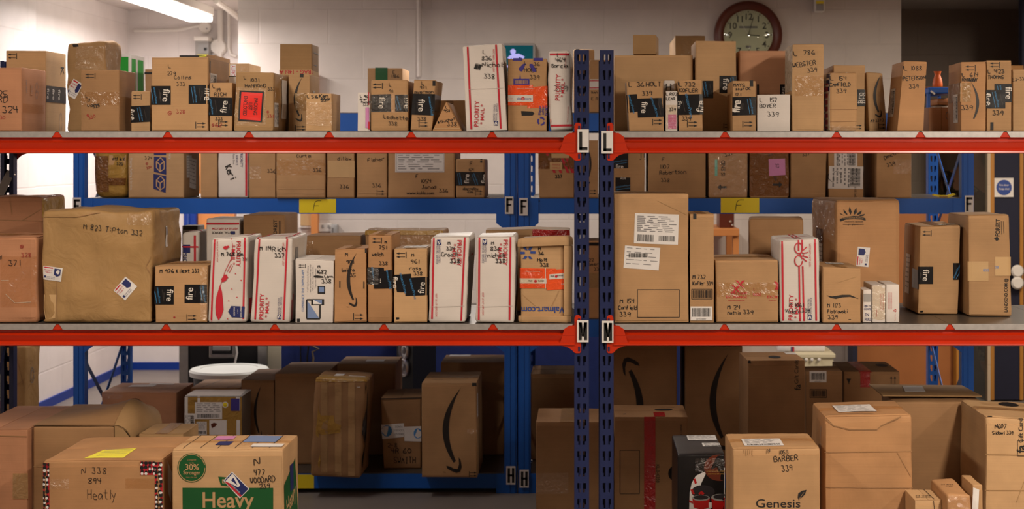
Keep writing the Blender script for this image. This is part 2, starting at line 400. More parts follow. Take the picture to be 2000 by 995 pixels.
class Pen:
    """lays sheets, tapes and ink on a face of a carton"""
    def __init__(s, c): s.c = c; s.face = 'F'; s.off = .0006 if c.cr < .0026 else .0009; s.writing = {}; s.lays = {}; s.rr = random.Random(c.seed+5)
    def pts(s, P_, off): return [s.c.S(s.face, *s.c.uv(s.face, x, y), off) for x, y in P_]
    def mesh(s, name, mat, geo, parent=None, lab=None, th=0):
        vs_ = []; fs_ = []; hi = s.c.cr > .0026
        xs = [q_[0] for v, f in geo for q_ in v]; ys = [q_[1] for v, f in geo for q_ in v]
        if not xs: xs = ys = [0]
        bb = (min(xs), min(ys), max(xs), max(ys)); lays = s.lays.setdefault(s.face, [])
        under = max([o_ for a, o_ in lays if a[0] < bb[2] and bb[0] < a[2] and a[1] < bb[3] and bb[1] < a[3]], default=.0011 if hi else .0006)
        s.off = under+(.0004 if hi else .0003); lays.append((bb, s.off))
        for (v, f) in geo:
            b = len(vs_); vs_ += s.pts(v, s.off); fs_ += [tuple(b+i for i in q_) for q_ in f]
        o = link(name, vs_, fs_, mat, parent or s.c.o)
        if lab: o['label'] = lab
        return o
    def grid(s, quad, cell=None):
        """quad TL TR BR BL -> subdivided"""
        cell = cell or (9 if s.c.cr < .0026 else 5)
        a, b, c_, d_ = quad; n = max(1, min(24, int(math.hypot(b[0]-a[0], b[1]-a[1])/cell))); m = max(1, min(24, int(math.hypot(d_[0]-a[0], d_[1]-a[1])/cell)))
        v = []; f = []
        for j in range(m+1):
            for i in range(n+1):
                u, w_ = i/n, j/m
                v.append(tuple((a[k]*(1-u)+b[k]*u)*(1-w_)+(d_[k]*(1-u)+c_[k]*u)*w_ for k in (0, 1)))
        for j in range(m):
            for i in range(n): f.append((j*(n+1)+i, (j+1)*(n+1)+i, (j+1)*(n+1)+i+1, j*(n+1)+i+1))
        return v, f
    def rect(s, x0, y0, x1, y1): return s.grid([(x0, y0), (x1, y0), (x1, y1), (x0, y1)])
    @staticmethod
    def rot(geo, cx, cy, deg):
        if not deg: return geo
        a = math.radians(deg); ca, sa = math.cos(a), math.sin(a)
        return [([(cx+(x-cx)*ca-(y-cy)*sa, cy+(x-cx)*sa+(y-cy)*ca) for x, y in v], f) for v, f in geo]
    def textgeo(s, x, y, h, t, deg=0, bold=0, sx=1.0):
        bold = min(bold, .014)
        # printed text centred on x, y with cap height h; deg clockwise
        v, f, wd = printed(t, bold)
        return s.rot([([(x+(a-wd/2)*h*sx, y-(b-.5)*h) for a, b in v], f)], x, y, deg)
    def ink(s, x, y, h, t, deg=0, w=None, sx=1.0):
        st, wd = strokes(t, s.rr); w = (w or max(1.1, h*.13))*.86; geo = []
        for p in st: geo.append(ribbon([(x+a*h*sx, y+h-b*h) for a, b in p], w))
        return s.rot(geo, x, y, deg)
    def flush(s):
        for (face, mat), geo in s.writing.items():
            s.face = face; s.mesh('handwriting' if mat == 'ink' else 'marking', mat, geo, lab={'red_ink': 'red marking', 'ink': None}.get(mat))
# ---- operations
def W(x, y, h, t, deg=0, col='ink', w=None, sx=1.0):
    return lambda p: p.writing.setdefault((p.face, col), []).extend(p.ink(x, y, h, t, deg, w, sx))
def SCRIB(x0, y0, x1, y1, col='ink'):
    def f(p):
        n = 7; pts_ = [(x0+(x1-x0)*i/n, (y0 if i % 2 else y1)) for i in range(n+1)]
        p.writing.setdefault((p.face, col), []).append(ribbon(pts_, (y1-y0)*.75))
    return f
def ON(face, *ops):
    def f(p):
        k, o = p.face, p.off; p.face = face; p.off = .0006 if p.c.cr < .0026 else .0009
        for q in ops: q(p)
        p.face, p.off = k, o
    return f
def TXT(x, y, h, t, col='print', deg=0, bold=0, sx=1.0, name='lettering'):
    return lambda p: p.mesh(name, col, p.textgeo(x, y, h, t, deg, bold, sx), lab=None)
def RC(x0, y0, x1, y1, mat, name='tape_strip', lab=None, deg=0):
    return lambda p: p.mesh(name, mat, p.rot([p.rect(x0, y0, x1, y1)], (x0+x1)/2, (y0+y1)/2, deg), lab=lab)
def QD(q, mat, name='tape_strip', lab=None):
    return lambda p: p.mesh(name, mat, [p.grid(q)], lab=lab)
def PG(pts_, mat, name='printed_mark', lab=None):
    return lambda p: p.mesh(name, mat, [(pts_, [tuple(range(len(pts_)))])], lab=lab)
def LN(pls, w, mat='print', name='printed_lines'):
    def dense(q):
        o = [q[0]]
        for a, b in zip(q, q[1:]):
            n = max(1, int(math.hypot(b[0]-a[0], b[1]-a[1])/8)); o += [(a[0]+(b[0]-a[0])*i/n, a[1]+(b[1]-a[1])*i/n) for i in range(1, n+1)]
        return o
    return lambda p: p.mesh(name, mat, [ribbon(dense(q), w) for q in pls])
def BOXL(x0, y0, x1, y1, w, mat='print', name='printed_frame'):
    return LN([[(x0, y0), (x1, y0)], [(x1, y0), (x1, y1)], [(x1, y1), (x0, y1)], [(x0, y1), (x0, y0)]], w, mat, name)
def ell(x, y, rx, ry, n=28, a0=0, a1=360): return [(x+rx*math.cos(math.radians(a0+(a1-a0)*i/n)), y+ry*math.sin(math.radians(a0+(a1-a0)*i/n))) for i in range(n+(a1-a0 < 360))]
def DISC(x, y, rx, ry, mat, name='printed_disc', lab=None): return PG(ell(x, y, rx, ry), mat, name, lab)
def ARR(x0, y0, x1, y1, d='R', mat='print'):
    """this-way-up sign: two arrows and a bar. d: way the arrows point"""
    def f(p):
        g = []
        def T(a, b): # unit frame, arrows pointing up, bar at bottom
            if d == 'U': return (x0+(x1-x0)*a, y0+(y1-y0)*b)
            if d == 'R': return (x1-(x1-x0)*b, y0+(y1-y0)*a)
            return (x0+(x1-x0)*b, y0+(y1-y0)*a)
        def poly(pp): g.append(([T(*q) for q in pp], [tuple(range(len(pp)))]))
        for c in (.24, .76):
            poly([(c-.045, .3), (c+.045, .3), (c+.045, .86), (c-.045, .86)]); poly([(c, 0), (c+.17, .32), (c-.17, .32)])
        poly([(0, .93), (1, .93), (1, 1), (0, 1)])
        p.mesh('up_arrow_mark', mat, g)
    return f
def FIRE(x0, y0, x1, y1, *els, slant=0):
    """black printed parcel tape: els = (fraction along, 'f' word | 'b' blue slanted line | 'g' grey line, rotation)"""
    def f(p):
        h = y1-y0; q = [(x0, y0), (x1, y0+slant), (x1, y1+slant), (x0, y1)]
        o = p.mesh('parcel_tape', 'tape_black', [p.grid(q)])
        gw, gb, gg = [], [], []
        for (t, k, r) in els:
            x = x0+(x1-x0)*t; y = (y0+y1)/2+slant*t
            if k == 'f':
                gw += p.textgeo(x, y, h*.36, 'fire', r, .01)
                gg += p.textgeo(x+(-h*.3 if r > 0 else h*.3), y, h*.09, 'phone', r)
            elif k == 'b':
                gb += p.textgeo(x, y, h*.115, 'amazonPrime', r, .006); gb += p.rot([p.rect(x-h*.42, y+h*.16, x+h*.42, y+h*.185)], x, y, r)
                gg += p.textgeo(x+h*.24, y, h*.07, 'amazon.com/fire', r)
        for n, m, g in (('lettering', 'tape_white', gw), ('lettering', 'tape_blue', gb), ('lettering', 'tape_grey', gg)):
            if g:
                lim = [([(min(max(a, x0+.2), x1-.2), min(max(b, min(y0, y0+slant)+.2), max(y1, y1+slant)-.2)) for a, b in v], ff) for v, ff in g]
                p.mesh(n, m, lim, parent=o)
    return f
def SMILE(x0, y0, x1, y1, flip=1, up=1, mat='smile_black', head=True):
    """curved smile with an arrow tip, upright: bulges left when flip=1; tip at the bottom when up=1"""
    def f(p):
        def T(a, b):
            if flip < 0: a = 1-a
            if up < 0: b = 1-b
            return (x0+(x1-x0)*a, y0+(y1-y0)*b)
        n = 24; outer = []; inner = []
        for i in range(n+1):
            t = i/n; k = math.sin(math.pi*t)
            e0 = .93*(1-t)**2+2*(-.62)*t*(1-t)+.62*t*t if t < .5 else .93*(1-t)**2+2*(-.62)*t*(1-t)+.60*t*t
            e1 = .95*(1-t)**2+2*(-.08)*t*(1-t)+.72*t*t
            outer.append(T(e0, .01+.87*t)); inner.append(T(e1, .86*t+.01*k))
        g = [(outer+inner, [(i, n+1+i, n+2+i, i+1) for i in range(n)])]
        if head:
            hp = ((.24, .915), (.42, .925), (.62, .95), (.80, .955), (.87, .90), (.85, .815), (.95, .85), (1.0, .93), (.92, .985), (.74, 1.0), (.48, .975), (.30, .95))
            g.append(([T(*q) for q in hp], [(0, 1, 11), (1, 2, 10, 11), (2, 3, 9, 10), (3, 4, 7, 8), (3, 8, 9), (4, 5, 6, 7)]))
        p.mesh('smile_mark', mat, g)
    return f
def barcode(p, x0, y0, x1, y1, vert=False):
    g = []; r = p.rr; a, b = (y0, y1) if vert else (x0, x1); t = a
    while t < b-.4:
        wd = r.choice((.5, .5, .9, 1.4))*max(.8, (b-a)/45); e = min(t+wd, b)
        g.append(([(x0, t), (x1, t), (x1, e), (x0, e)] if vert else [(t, y0), (e, y0), (e, y1), (t, y1)], [(0, 1, 2, 3)]))
        t += wd+r.choice((.6, .6, 1.1))*max(.8, (b-a)/45)
    return g
def BAR(x0, y0, x1, y1, vert=False, name='barcode', mat='print'): return lambda p: p.mesh(name, mat, barcode(p, x0, y0, x1, y1, vert))
def LABEL(x0, y0, x1, y1, deg=0, bars=1, name='shipping_label', mat='paper', lines=7, vert=False, lab=None):
    """paper label with rules, small print and a bar code"""
    def f(p):
        cx, cy = (x0+x1)/2, (y0+y1)/2; R_ = lambda g: p.rot(g, cx, cy, deg); w_, h_ = x1-x0, y1-y0
        o = p.mesh(name, mat, R_([p.rect(x0, y0, x1, y1)]), lab=lab); g = []; r = p.rr
        for i in range(lines):
            if vert:
                x = x0+w_*(.1+.8*i/lines); y = y0+h_*.08
                while y < y1-h_*.2:
                    l = r.uniform(.06, .2)*h_; g.append(p.rect(x, y, x+w_*.045, min(y+l, y1-h_*.06))); y += l+h_*r.uniform(.03, .12)
            else:
                y = y0+h_*(.08+(.55 if bars else .86)*i/lines); x = x0+w_*.06
                while x < x1-w_*.2:
                    l = r.uniform(.08, .24)*w_; g.append(p.rect(x, y, min(x+l, x1-w_*.05), y+h_*.03)); x += l+w_*r.uniform(.03, .12)
        p.mesh('printing', 'grey_print', R_(g), parent=o); b = []
        if bars:
            if vert: b += barcode(p, x0+w_*.62, y0+h_*.1, x0+w_*.92, y0+h_*.9, True)
            else:
                b += barcode(p, x0+w_*.08, y0+h_*.70, x0+w_*(.92 if bars == 1 else .44), y0+h_*.93)
                if bars == 2: b += barcode(p, x0+w_*.56, y0+h_*.72, x0+w_*.92, y0+h_*.9)
            p.mesh('barcode', 'print', R_(b), parent=o)
    return f
def eagle(p, x, y, h, deg, parent=None):
    """postal emblem: blue square with a white swept eagle head"""
    g = p.rot([p.rect(x-h*.6, y-h/2, x+h*.6, y+h/2)], x, y, deg); o = p.mesh('postal_emblem', 'usps_blue', g, parent=parent)
    wv = [([(x-h*.5, y-h*.38), (x+h*.1, y-h*.34), (x+h*.5, y-h*.02), (x+h*.48, y+h*.14), (x+h*.05, y-h*.08), (x-h*.5, y-h*.2)], [(0, 1, 2, 3, 4, 5)]), ([(x-h*.5, y+h*.4), (x-h*.1, y+h*.02), (x+h*.42, y+h*.22)], [(0, 1, 2)])]
    p.mesh('emblem_eagle', 'paper', p.rot(wv, x, y, deg), parent=o if parent is None else parent)
def EAGLE(x, y, h, deg=0): return lambda p: eagle(p, x, y, h, deg)
def STICKER(x, y, w_, h_, deg):
    """small priority sticker: white with red line, shield and emblem"""
    def f(p):
        R_ = lambda g: p.rot(g, x, y, deg); x0, y0, x1, y1 = x-w_/2, y-h_/2, x+w_/2, y+h_/2
        o = p.mesh('postal_sticker', 'paper', R_([p.rect(x0, y0, x1, y1)]))
        p.mesh('red_band', 'usps_red', R_([p.rect(x0+w_*.06, y0+h_*.05, x0+w_*.5, y0+h_*.13)]+p.textgeo(x0+w_*.27, y0+h_*.27, h_*.1, 'PRIORITY', 0, .01)+p.textgeo(x0+w_*.27, y0+h_*.43, h_*.09, '* MAIL *', 0, .01)), parent=o)
        sh = [(x0+w_*.58, y0+h_*.1), (x1-w_*.08, y0+h_*.1), (x1-w_*.08, y0+h_*.55), (x0+w_*.75, y0+h_*.68), (x0+w_*.58, y0+h_*.55)]
        p.mesh('shield', 'usps_blue', R_([(sh, [(0, 1, 2, 3, 4)]), p.rect(x0+w_*.08, y0+h_*.68, x0+w_*.18, y0+h_*.84)]+p.textgeo(x0+w_*.42, y0+h_*.75, h_*.06, 'UNITED STATES')+p.textgeo(x0+w_*.42, y0+h_*.86, h_*.06, 'POSTAL SERVICE')), parent=o)
    return f
def USPS(q, side='L', flip=False, lines=(.1, .83), words='BL', emb=True, url=True):
    """white postal carton front: two red lines along the height, red words, emblem"""
    def f(p):
        def T(u, v): 
            a, b, c, d_ = q
            return tuple((a[k]*(1-u)+b[k]*u)*(1-v)+(d_[k]*(1-u)+c[k]*u)*v for k in (0, 1))
        h_ = abs(q[3][1]-q[0][1]); w_ = abs(q[1][0]-q[0][0])
        p.mesh('red_line', 'usps_red', [p.grid([T(u, .005), T(u+.045, .005), T(u+.045, .995), T(u, .995)]) for u in lines])
        sp = h_*.052
        if words == 'BL':
            x, y = T(.27, .81); p.mesh('red_lettering', 'usps_red', p.textgeo(x, y, sp, 'PRIORITY', -88, .008, 1.02)+p.textgeo(T(.41, .82)[0], T(.41, .82)[1], sp*.85, '* MAIL *', -88, .008, 1.1))
        if words == 'TR':
            x, y = T(.76, .19); p.mesh('red_lettering', 'usps_red', p.textgeo(x, y, sp, 'PRIORITY', 91, .008, 1.02)+p.textgeo(T(.62, .2)[0], T(.62, .2)[1], sp*.85, '* MAIL *', 91, .008, 1.1))
        if emb == 'BR':
            x, y = T(.74, .93); eagle(p, x, y, h_*.045, -88)
            p.mesh('lettering', 'usps_blue', p.textgeo(T(.71, .81)[0], T(.71, .81)[1], h_*.021, 'UNITED STATES', -88)+p.textgeo(T(.77, .8)[0], T(.77, .8)[1], h_*.021, 'POSTAL SERVICE', -88))
        if emb == 'TL':
            x, y = T(.22, .06); eagle(p, x, y, h_*.05, 90)
            p.mesh('lettering', 'usps_blue', p.textgeo(T(.24, .19)[0], T(.24, .19)[1], h_*.022, 'UNITED STATES', 90)+p.textgeo(T(.18, .2)[0], T(.18, .2)[1], h_*.022, 'POSTAL SERVICE', 90))
        if url == 'BL': p.mesh('red_lettering', 'usps_red', p.textgeo(T(.19, .8)[0], T(.19, .8)[1], h_*.022, 'VISIT US AT USPS.COM', 90, 0, .9))
        if url == 'TR': p.mesh('red_lettering', 'usps_red', p.textgeo(T(.77, .19)[0], T(.77, .19)[1], h_*.022, 'VISIT US AT USPS.COM', -90, 0, .9))
    return f
BASES = {}
SEEDS = [0]
def carton(name, label, q, d, depth, base, mat='kraft', *ops, yaw=0, cr=.0014, rnd=.0022, flap='F', top=None, group=None, bow=0, backdz=0, cat='box', freq=6, tape=None, fm=None):
    SEEDS[0] += 1
    c = Carton(name, q, d, depth, BASES[base] if isinstance(base, str) else base, mat, math.radians(yaw), cr, rnd, SEEDS[0], bow, backdz, freq)
    o = c.body(name); tag(o, label, cat, group)
    if flap == 'F':
        a = fm or (.014, .028, .986, .982)
        c.slab('end_flap', 'F', a[0], a[1], a[2], a[3], .0024); c.ft['F'] = .0024
    if top:
        if top == 'x':
            c.slab('top_flap', 'T', .004, .004, .996, .494, .0022); c.slab('top_flap', 'T', .004, .506, .996, .996, .0022)
        else:
            c.slab('top_flap', 'T', .004, .004, .494, .996, .0022); c.slab('top_flap', 'T', .506, .004, .996, .996, .0022)
        c.ft['T'] = .0022
    p = Pen(c)
    if top and tape:
        W_, H_ = c.dims('T'); k = min(30, .2*min(W_, H_)+8)
        if top == 'x': ON('T', RC(0.5, H_/2-k/2, W_-.5, H_/2+k/2, tape, 'seam_tape'))(p)
        else: ON('T', RC(W_/2-k/2, .5, W_/2+k/2, H_-.5, tape, 'seam_tape'))(p)
    for f in ops: f(p)
    p.flush()
    return c
# ---------------------------------------------------------------- the room
def blockwall(name, c, mortar=.95, bw=.44, bh=.225, bump=.28, axis='X'):
    m, nt, b = nmat(name); L = nt.links.new; N = nt.nodes.new; c = lin(c)
    tc = N('ShaderNodeTexCoord'); sp = N('ShaderNodeSeparateXYZ'); cb = N('ShaderNodeCombineXYZ')
    L(tc.outputs['Object'], sp.inputs[0]); L(sp.outputs[axis], cb.inputs['X']); L(sp.outputs['Z'], cb.inputs['Y'])
    br = N('ShaderNodeTexBrick'); br.inputs['Scale'].default_value = 1; br.inputs['Brick Width'].default_value = bw; br.inputs['Row Height'].default_value = bh
    br.inputs['Mortar Size'].default_value = .006; br.inputs['Mortar Smooth'].default_value = .6
    br.inputs['Color1'].default_value = (*c, 1); br.inputs['Color2'].default_value = (*[v*.97 for v in c], 1); br.inputs['Mortar'].default_value = (*[v*mortar for v in c], 1)
    L(cb.outputs[0], br.inputs['Vector']); 
    n = N('ShaderNodeTexNoise'); n.inputs['Scale'].default_value = 7; n.inputs['Detail'].default_value = 7; L(tc.outputs['Object'], n.inputs['Vector'])
    mr = N('ShaderNodeMapRange'); mr.inputs['From Min'].default_value = .3; mr.inputs['From Max'].default_value = .7; mr.inputs['To Min'].default_value = .95; mr.inputs['To Max'].default_value = 1.03
    L(n.outputs['Fac'], mr.inputs['Value'])
    mx = N('ShaderNodeVectorMath'); mx.operation = 'SCALE'; L(br.outputs['Color'], mx.inputs[0]); L(mr.outputs[0], mx.inputs['Scale']); L(mx.outputs[0], b.inputs['Base Color'])
    b.inputs['Roughness'].default_value = .55
    bp = N('ShaderNodeBump'); bp.inputs['Strength'].default_value = bump; bp.inputs['Distance'].default_value = .006; bp.invert = True; L(br.outputs['Fac'], bp.inputs['Height'])
    b2 = N('ShaderNodeBump'); b2.inputs['Strength'].default_value = .15; b2.inputs['Distance'].default_value = .01; L(n.outputs['Fac'], b2.inputs['Height']); L(bp.outputs[0], b2.inputs['Normal']); L(b2.outputs[0], b.inputs['Normal'])
    MATS[name] = m
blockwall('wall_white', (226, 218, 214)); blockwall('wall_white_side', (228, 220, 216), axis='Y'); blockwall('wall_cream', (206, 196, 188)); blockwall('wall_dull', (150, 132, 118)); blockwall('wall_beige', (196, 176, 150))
P('ceiling_paint', (214, 206, 200), .7, vary=.04, scale=3); P('floor_grey', (120, 112, 106), .5, vary=.12, scale=4)
XL, XR, YF, YB, YM, HC = -3.3, 4.0, -2.0, 11.0, 9.8, 2.575
def struct(name, mb, mat):
    o = mb.build(name, mat); o['kind'] = 'structure'; return o
struct('floor', MB().box(XL-.1, XR+.1, YF-.1, 12.1, -.1, 0), 'floor_grey')
struct('ceiling', MB().box(XL-.1, XR+.1, YF-.1, 12.1, HC, HC+.1), 'ceiling_paint')
struct('wall_left', MB().box(XL-.1, XL, YF, 12, 0, HC), 'wall_white_side')
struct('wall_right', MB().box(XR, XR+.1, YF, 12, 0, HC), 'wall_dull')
struct('wall_front', MB().box(XL, XR, YF-.1, YF, 0, HC), 'wall_cream')
xm0, xm1 = XP(465, YM), XP(1760, YM)
struct('wall_alcove', MB().box(XL, xm0+.1, YB, YB+.1, 0, HC), 'wall_white')
struct('wall_back', MB().box(xm0, xm1, YM, YM+1.3, 0, HC), 'wall_cream')
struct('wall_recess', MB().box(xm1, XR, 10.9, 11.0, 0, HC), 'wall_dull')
struct('trim_pilaster', MB().box(XL-.02, XP(70, 9.0), 8.3, 9.0, 0, HC), 'wall_white_side')
struct('baseboard_left', MB().box(XL, XL+.012, 6, YB, 0, .055), 'skirting_blue')
struct('baseboard_alcove', MB().box(XL, xm0, YB-.012, YB, 0, .055), 'skirting_blue')
# doors, notice board and sockets seen below the blue shelf
def on_wall(px0, py0, px1, py1, d): return XP(px0, d), XP(px1, d), ZP(py1, d), ZP(py0, d)
d1 = MB().box(XP(384, 10.9), XP(455, 10.9), 10.94, 10.99, 0.01, 2.0).build('door_1', 'wood_orange'); d1['kind'] = 'structure'
x0, x1 = XP(384, 10.9), XP(455, 10.9)
MB().box(x0+.03, x0+.045, 10.88, 10.94, .98, 1.02).box(x0+.02, x0+.14, 10.87, 10.89, .99, 1.01).build('door_handle', 'bolt_metal', d1)
b = MB().box(XP(358, 10.9), XP(383, 10.9), 10.9, 10.99, .35, 1.75, .01).build('hanging_coat', 'skirting_blue'); tag(b, 'bright blue cloth hanging beside the orange wooden door', 'cloth')
MB().box(XP(366, 10.9), XP(370, 10.9), 10.885, 10.9, .5, 1.7).build('fold', 'brand_blue', b)
t = thing('notice_board', (XP(590, 9.75), 9.79, ZP(490, 9.75)), 'cream notice board in a white frame under the blue beam', 'notice board')
a = on_wall(582, 330, 612, 446, 9.75)
MB().box(a[0], a[1], 9.775, 9.797, a[2], a[3], .004).build('frame', 'white_paint', t); MB().box(a[0]+.012, a[1]-.012, 9.77, 9.775, a[2]+.015, a[3]-.015).build('panel', 'tan_paper_tape', t)
struct('trim_1', MB().box(XP(608, 9.75), XP(621, 9.75), 9.74, 9.8, 0, 2.05), 'wood_orange')
t = thing('wall_socket', (XP(640, 9.78), 9.8, ZP(452, 9.78)), 'white double wall socket above the torn box flap', 'socket')
a = on_wall(622, 436, 647, 453, 9.78); MB().box(a[0], a[1], 9.785, 9.8, a[2], a[3], .003).build('plate', 'white_paint', t)
for k in (.25, .72): MB().box(a[0]+(a[1]-a[0])*k, a[0]+(a[1]-a[0])*k+.012, 9.78, 9.785, a[2]+.025, a[3]-.012).build('switch', 'metal_grey', t)
t = thing('plug_adaptor', (XP(655, 9.78), 9.77, ZP(455, 9.78)), 'grey plastic adaptor plugged in beside the white double socket', 'adaptor')
a = on_wall(648, 438, 661, 460, 9.78); MB().box(a[0], a[1], 9.74, 9.797, a[2], a[3], .008).build('body', 'metal_grey', t, smooth=True); MB().box(a[0]+.008, a[0]+.014, 9.736, 9.74, a[2]+.02, a[3]-.02).build('seam', 'aluminium', t)
# pipes and electrics on the white alcove wall
def wall_tube(name, pts, r, mat, label, cat):
    o = MB().tube([U(x, y, d) for x, y, d in pts], r).build(name, mat, smooth=True); tag(o, label, cat); return o
wall_tube('electric_cable', [(262, 60, 10.97), (300, 60, 10.97), (345, 59, 10.97), (370, 54, 10.97), (392, 50, 10.97)], .012, 'white_paint', 'white cable sagging across the alcove wall to a round box', 'cable')
t = thing('junction_box', U(402, 60, 10.98), 'round white junction box on the cable above the fuse box', 'junction box'); MB().lathe(U(402, 54, 10.99), [(.04, 0), (.045, -.015), (.045, -.03), (.036, -.04)], 'Y').build('lid', 'white_paint', t, smooth=True)
MB().lathe(U(404, 56, 10.95), [(.006, 0), (.006, -.006)], 'Y', 8).build('screw', 'metal_grey', t)
wall_tube('conduit_pipe', [(430, 8, 10.96), (430, 82, 10.96)], .022, 'white_paint', 'white vertical pipe above the round boss, alcove corner', 'pipe')
wall_tube('conduit_pipe', [(429, 102, 10.96), (429, 200, 10.96)], .02, 'white_paint', 'white vertical pipe below the round boss, alcove corner', 'pipe')
wall_tube('conduit_pipe', [(447, 14, 10.96), (447, 96, 10.96), (450, 106, 10.96), (462, 110, 10.96)], .012, 'white_paint', 'thin white pipe bending right beside the alcove corner', 'pipe')
t = thing('junction_box', U(428, 100, 10.99), 'round white boss joining the two vertical pipes', 'junction box'); MB().lathe(U(428, 92, 10.99), [(.06, 0), (.06, -.03), (.05, -.045)], 'Y').build('lid', 'white_paint', t, smooth=True)
MB().box(XP(412, 10.98), XP(422, 10.98), 10.95, 10.99, ZP(95, 10.98), ZP(90, 10.98)).build('stub', 'white_paint', t)
t = thing('fuse_box', U(400, 110, 10.95), 'grey fuse box with a clear window and yellow foot', 'fuse box')
a = on_wall(386, 76, 412, 112, 10.95); MB().box(a[0], a[1], 10.88, 10.998, a[2], a[3], .006).build('case', 'grey_board', t)
MB().box(a[0]-.004, a[1]+.004, 10.86, 10.998, a[3]-.02, a[3]+.012, .004).build('lid', 'white_paint', t); a2 = on_wall(389, 87, 409, 105, 10.9); MB().box(a2[0], a2[1], 10.872, 10.88, a2[2], a2[3]).build('window', 'metal_grey', t)
MB().box(a2[0], a2[1], 10.85, 10.88, a[2]-.012, a[2]+.012).build('foot', 'yellow_card', t); MB().box(a2[1]-.03, a2[1]-.012, 10.862, 10.872, a2[2]+.02, a2[2]+.04).build('switch', 'black_plastic', t)
wall_tube('conduit_pipe', [(819, -12, 9.77), (819, 60, 9.77), (819, 150, 9.77)], .016, 'wall_cream', 'cream vertical pipe on the back wall above the two leaning boxes', 'pipe')
# ceiling light
t = thing('ceiling_light', (-2.585, 9.45, 2.44), 'long white fluorescent ceiling light glowing at top left', 'light')
MB().box(-2.67, -2.50, 8.65, 10.25, 2.47, 2.53, .008).build('housing', 'white_paint', t); MB().box(-2.665, -2.505, 8.67, 10.23, 2.425, 2.47, .012).build('diffuser', 'tube_glow', t)
MB().box(-2.62, -2.55, 8.9, 8.95, 2.53, HC).box(-2.62, -2.55, 9.95, 10.0, 2.53, HC).build('bracket', 'metal_grey', t)
MB().tube([(-2.45, 10.1, HC-.02), (-2.42, 10.3, 2.52), (-2.38, 10.5, 2.47), (-2.37, 10.9, 2.45)], .02).build('flex', 'white_paint', t, smooth=True)
# exit sign
t = thing('exit_sign', U(1015, 118, 9.6), 'teal exit sign with a white running figure on the back wall', 'sign')
a = on_wall(984, 86, 1046, 142, 9.65); MB().box(a[0], a[1], 9.6, 9.8, a[2], a[3], .006).build('case', 'grey_board', t)
a = on_wall(986, 89, 1041, 139, 9.6); MB().box(a[0], a[1], 9.594, 9.6, a[2], a[3]).build('face', 'teal', t)
fig = MB()
def flat(mb, pts, d, th): mb.prism([U(x, y, d) for x, y in pts], (0, -th, 0))
flat(fig, ell(1002, 101, 5.4, 5.4, 16), 9.594, .004); flat(fig, [(1000, 106), (1013, 105), (1020, 108), (1025, 111), (1022, 115), (1014, 111), (1012, 118), (1018, 126), (1012, 136), (1008, 134), (1011, 127), (1004, 121), (999, 131), (990, 132), (990, 128), (996, 127), (1000, 113), (995, 116), (991, 113), (995, 109)], 9.594, .004)
fig.build('running_figure', 'sign_white', t)
# wall clock
cc = U(1463, 67, 9.72); t = thing('wall_clock', (cc.x, 9.8, cc.z-.22), 'round wall clock with brown wooden rim and cream face', 'clock')
k = 9.72/FP
MB().lathe((cc.x, 9.8, cc.z), [(66*k, 0), (67.5*k, -.02), (66*k, -.05), (60*k, -.065), (53*k, -.06), (49*k, -.045), (48*k, -.03), (48*k, 0)], 'Y', 48).build('rim', 'clock_wood', t, smooth=True)
MB().lathe((cc.x, 9.77, cc.z), [(48.5*k, 0), (48.5*k, -.006)], 'Y', 48).build('dial', 'clock_face', t)
mk = MB(); yy = 9.763
def dialtext(mb, s, x, z, h):
    v, f, wd = printed(s, .014); mb.add([(x+(a-wd/2)*h, yy, z+(b-.5)*h) for a, b in v], f)
for i in range(1, 13):
    an = math.radians(90-30*i); dialtext(mk, str(i), cc.x+36*k*math.cos(an), cc.z+36*k*math.sin(an), 12.5*k)
    mk.lathe((cc.x+45*k*math.cos(an), yy+.001, cc.z+45*k*math.sin(an)), [(1.4*k, 0), (1.4*k, -.002)], 'Y', 10)
for i in range(60):
    an = math.radians(6*i); ca, sa = math.cos(an), math.sin(an); mk.bar((cc.x+44*k*ca, yy, cc.z+44*k*sa), (cc.x+46*k*ca, yy, cc.z+46*k*sa), .4*k, .001)
o = mk.build('numerals', 'print', t)
o2 = MB(); dialtext(o2, 'WORLD TIME', cc.x, cc.z+15*k, 3.2*k)
D.objects.remove(o2.build('tmp', 'print')) 
MB().box(cc.x-5*k, cc.x+5*k, yy-.001, yy+.001, cc.z-26*k, cc.z-21*k).build('date_window', 'grey_print', t)
MB().box(cc.x-18*k, cc.x+18*k, yy-.001, yy+.001, cc.z+13*k, cc.z+17*k).build('maker_line', 'grey_print', t)
for nm, ang, ln, wd in (('hour_hand', 95, 22, 1.6), ('minute_hand', 16, 36, 1.1), ('second_hand', 328, 26, .6)):
    an = math.radians(90-ang); MB().bar((cc.x, yy-.008, cc.z), (cc.x+ln*k*math.cos(an), yy-.008, cc.z+ln*k*math.sin(an)), wd*k, .002).lathe((cc.x, yy-.004, cc.z), [(2*k, 0), (2*k, -.008)], 'Y', 12).build(nm, 'print' if nm != 'second_hand' else 'white_paint', t)
MB().lathe((cc.x, 9.756, cc.z), [(48*k, 0), (40*k, -.012), (24*k, -.02), (2*k, -.023)], 'Y', 40).build('glass_cover', 'glass', t, smooth=True)
# detector
t = thing('alarm_sensor', U(1601, 26, 9.75), 'small white wall sensor with a yellow label right of the clock', 'sensor')
a = on_wall(1592, -4, 1611, 24, 9.72); MB().box(a[0], a[1], 9.7, 9.8, a[2], a[3], .012).build('case', 'white_paint', t, smooth=True)
a = on_wall(1594, 8, 1609, 21, 9.69); MB().box(a[0], a[1], 9.69, 9.7, a[2], a[3], .004).build('lens', 'grey_board', t); a = on_wall(1594, 2, 1609, 7, 9.69); MB().box(a[0], a[1], 9.69, 9.7, a[2], a[3]).build('label_strip', 'yellow_card', t)
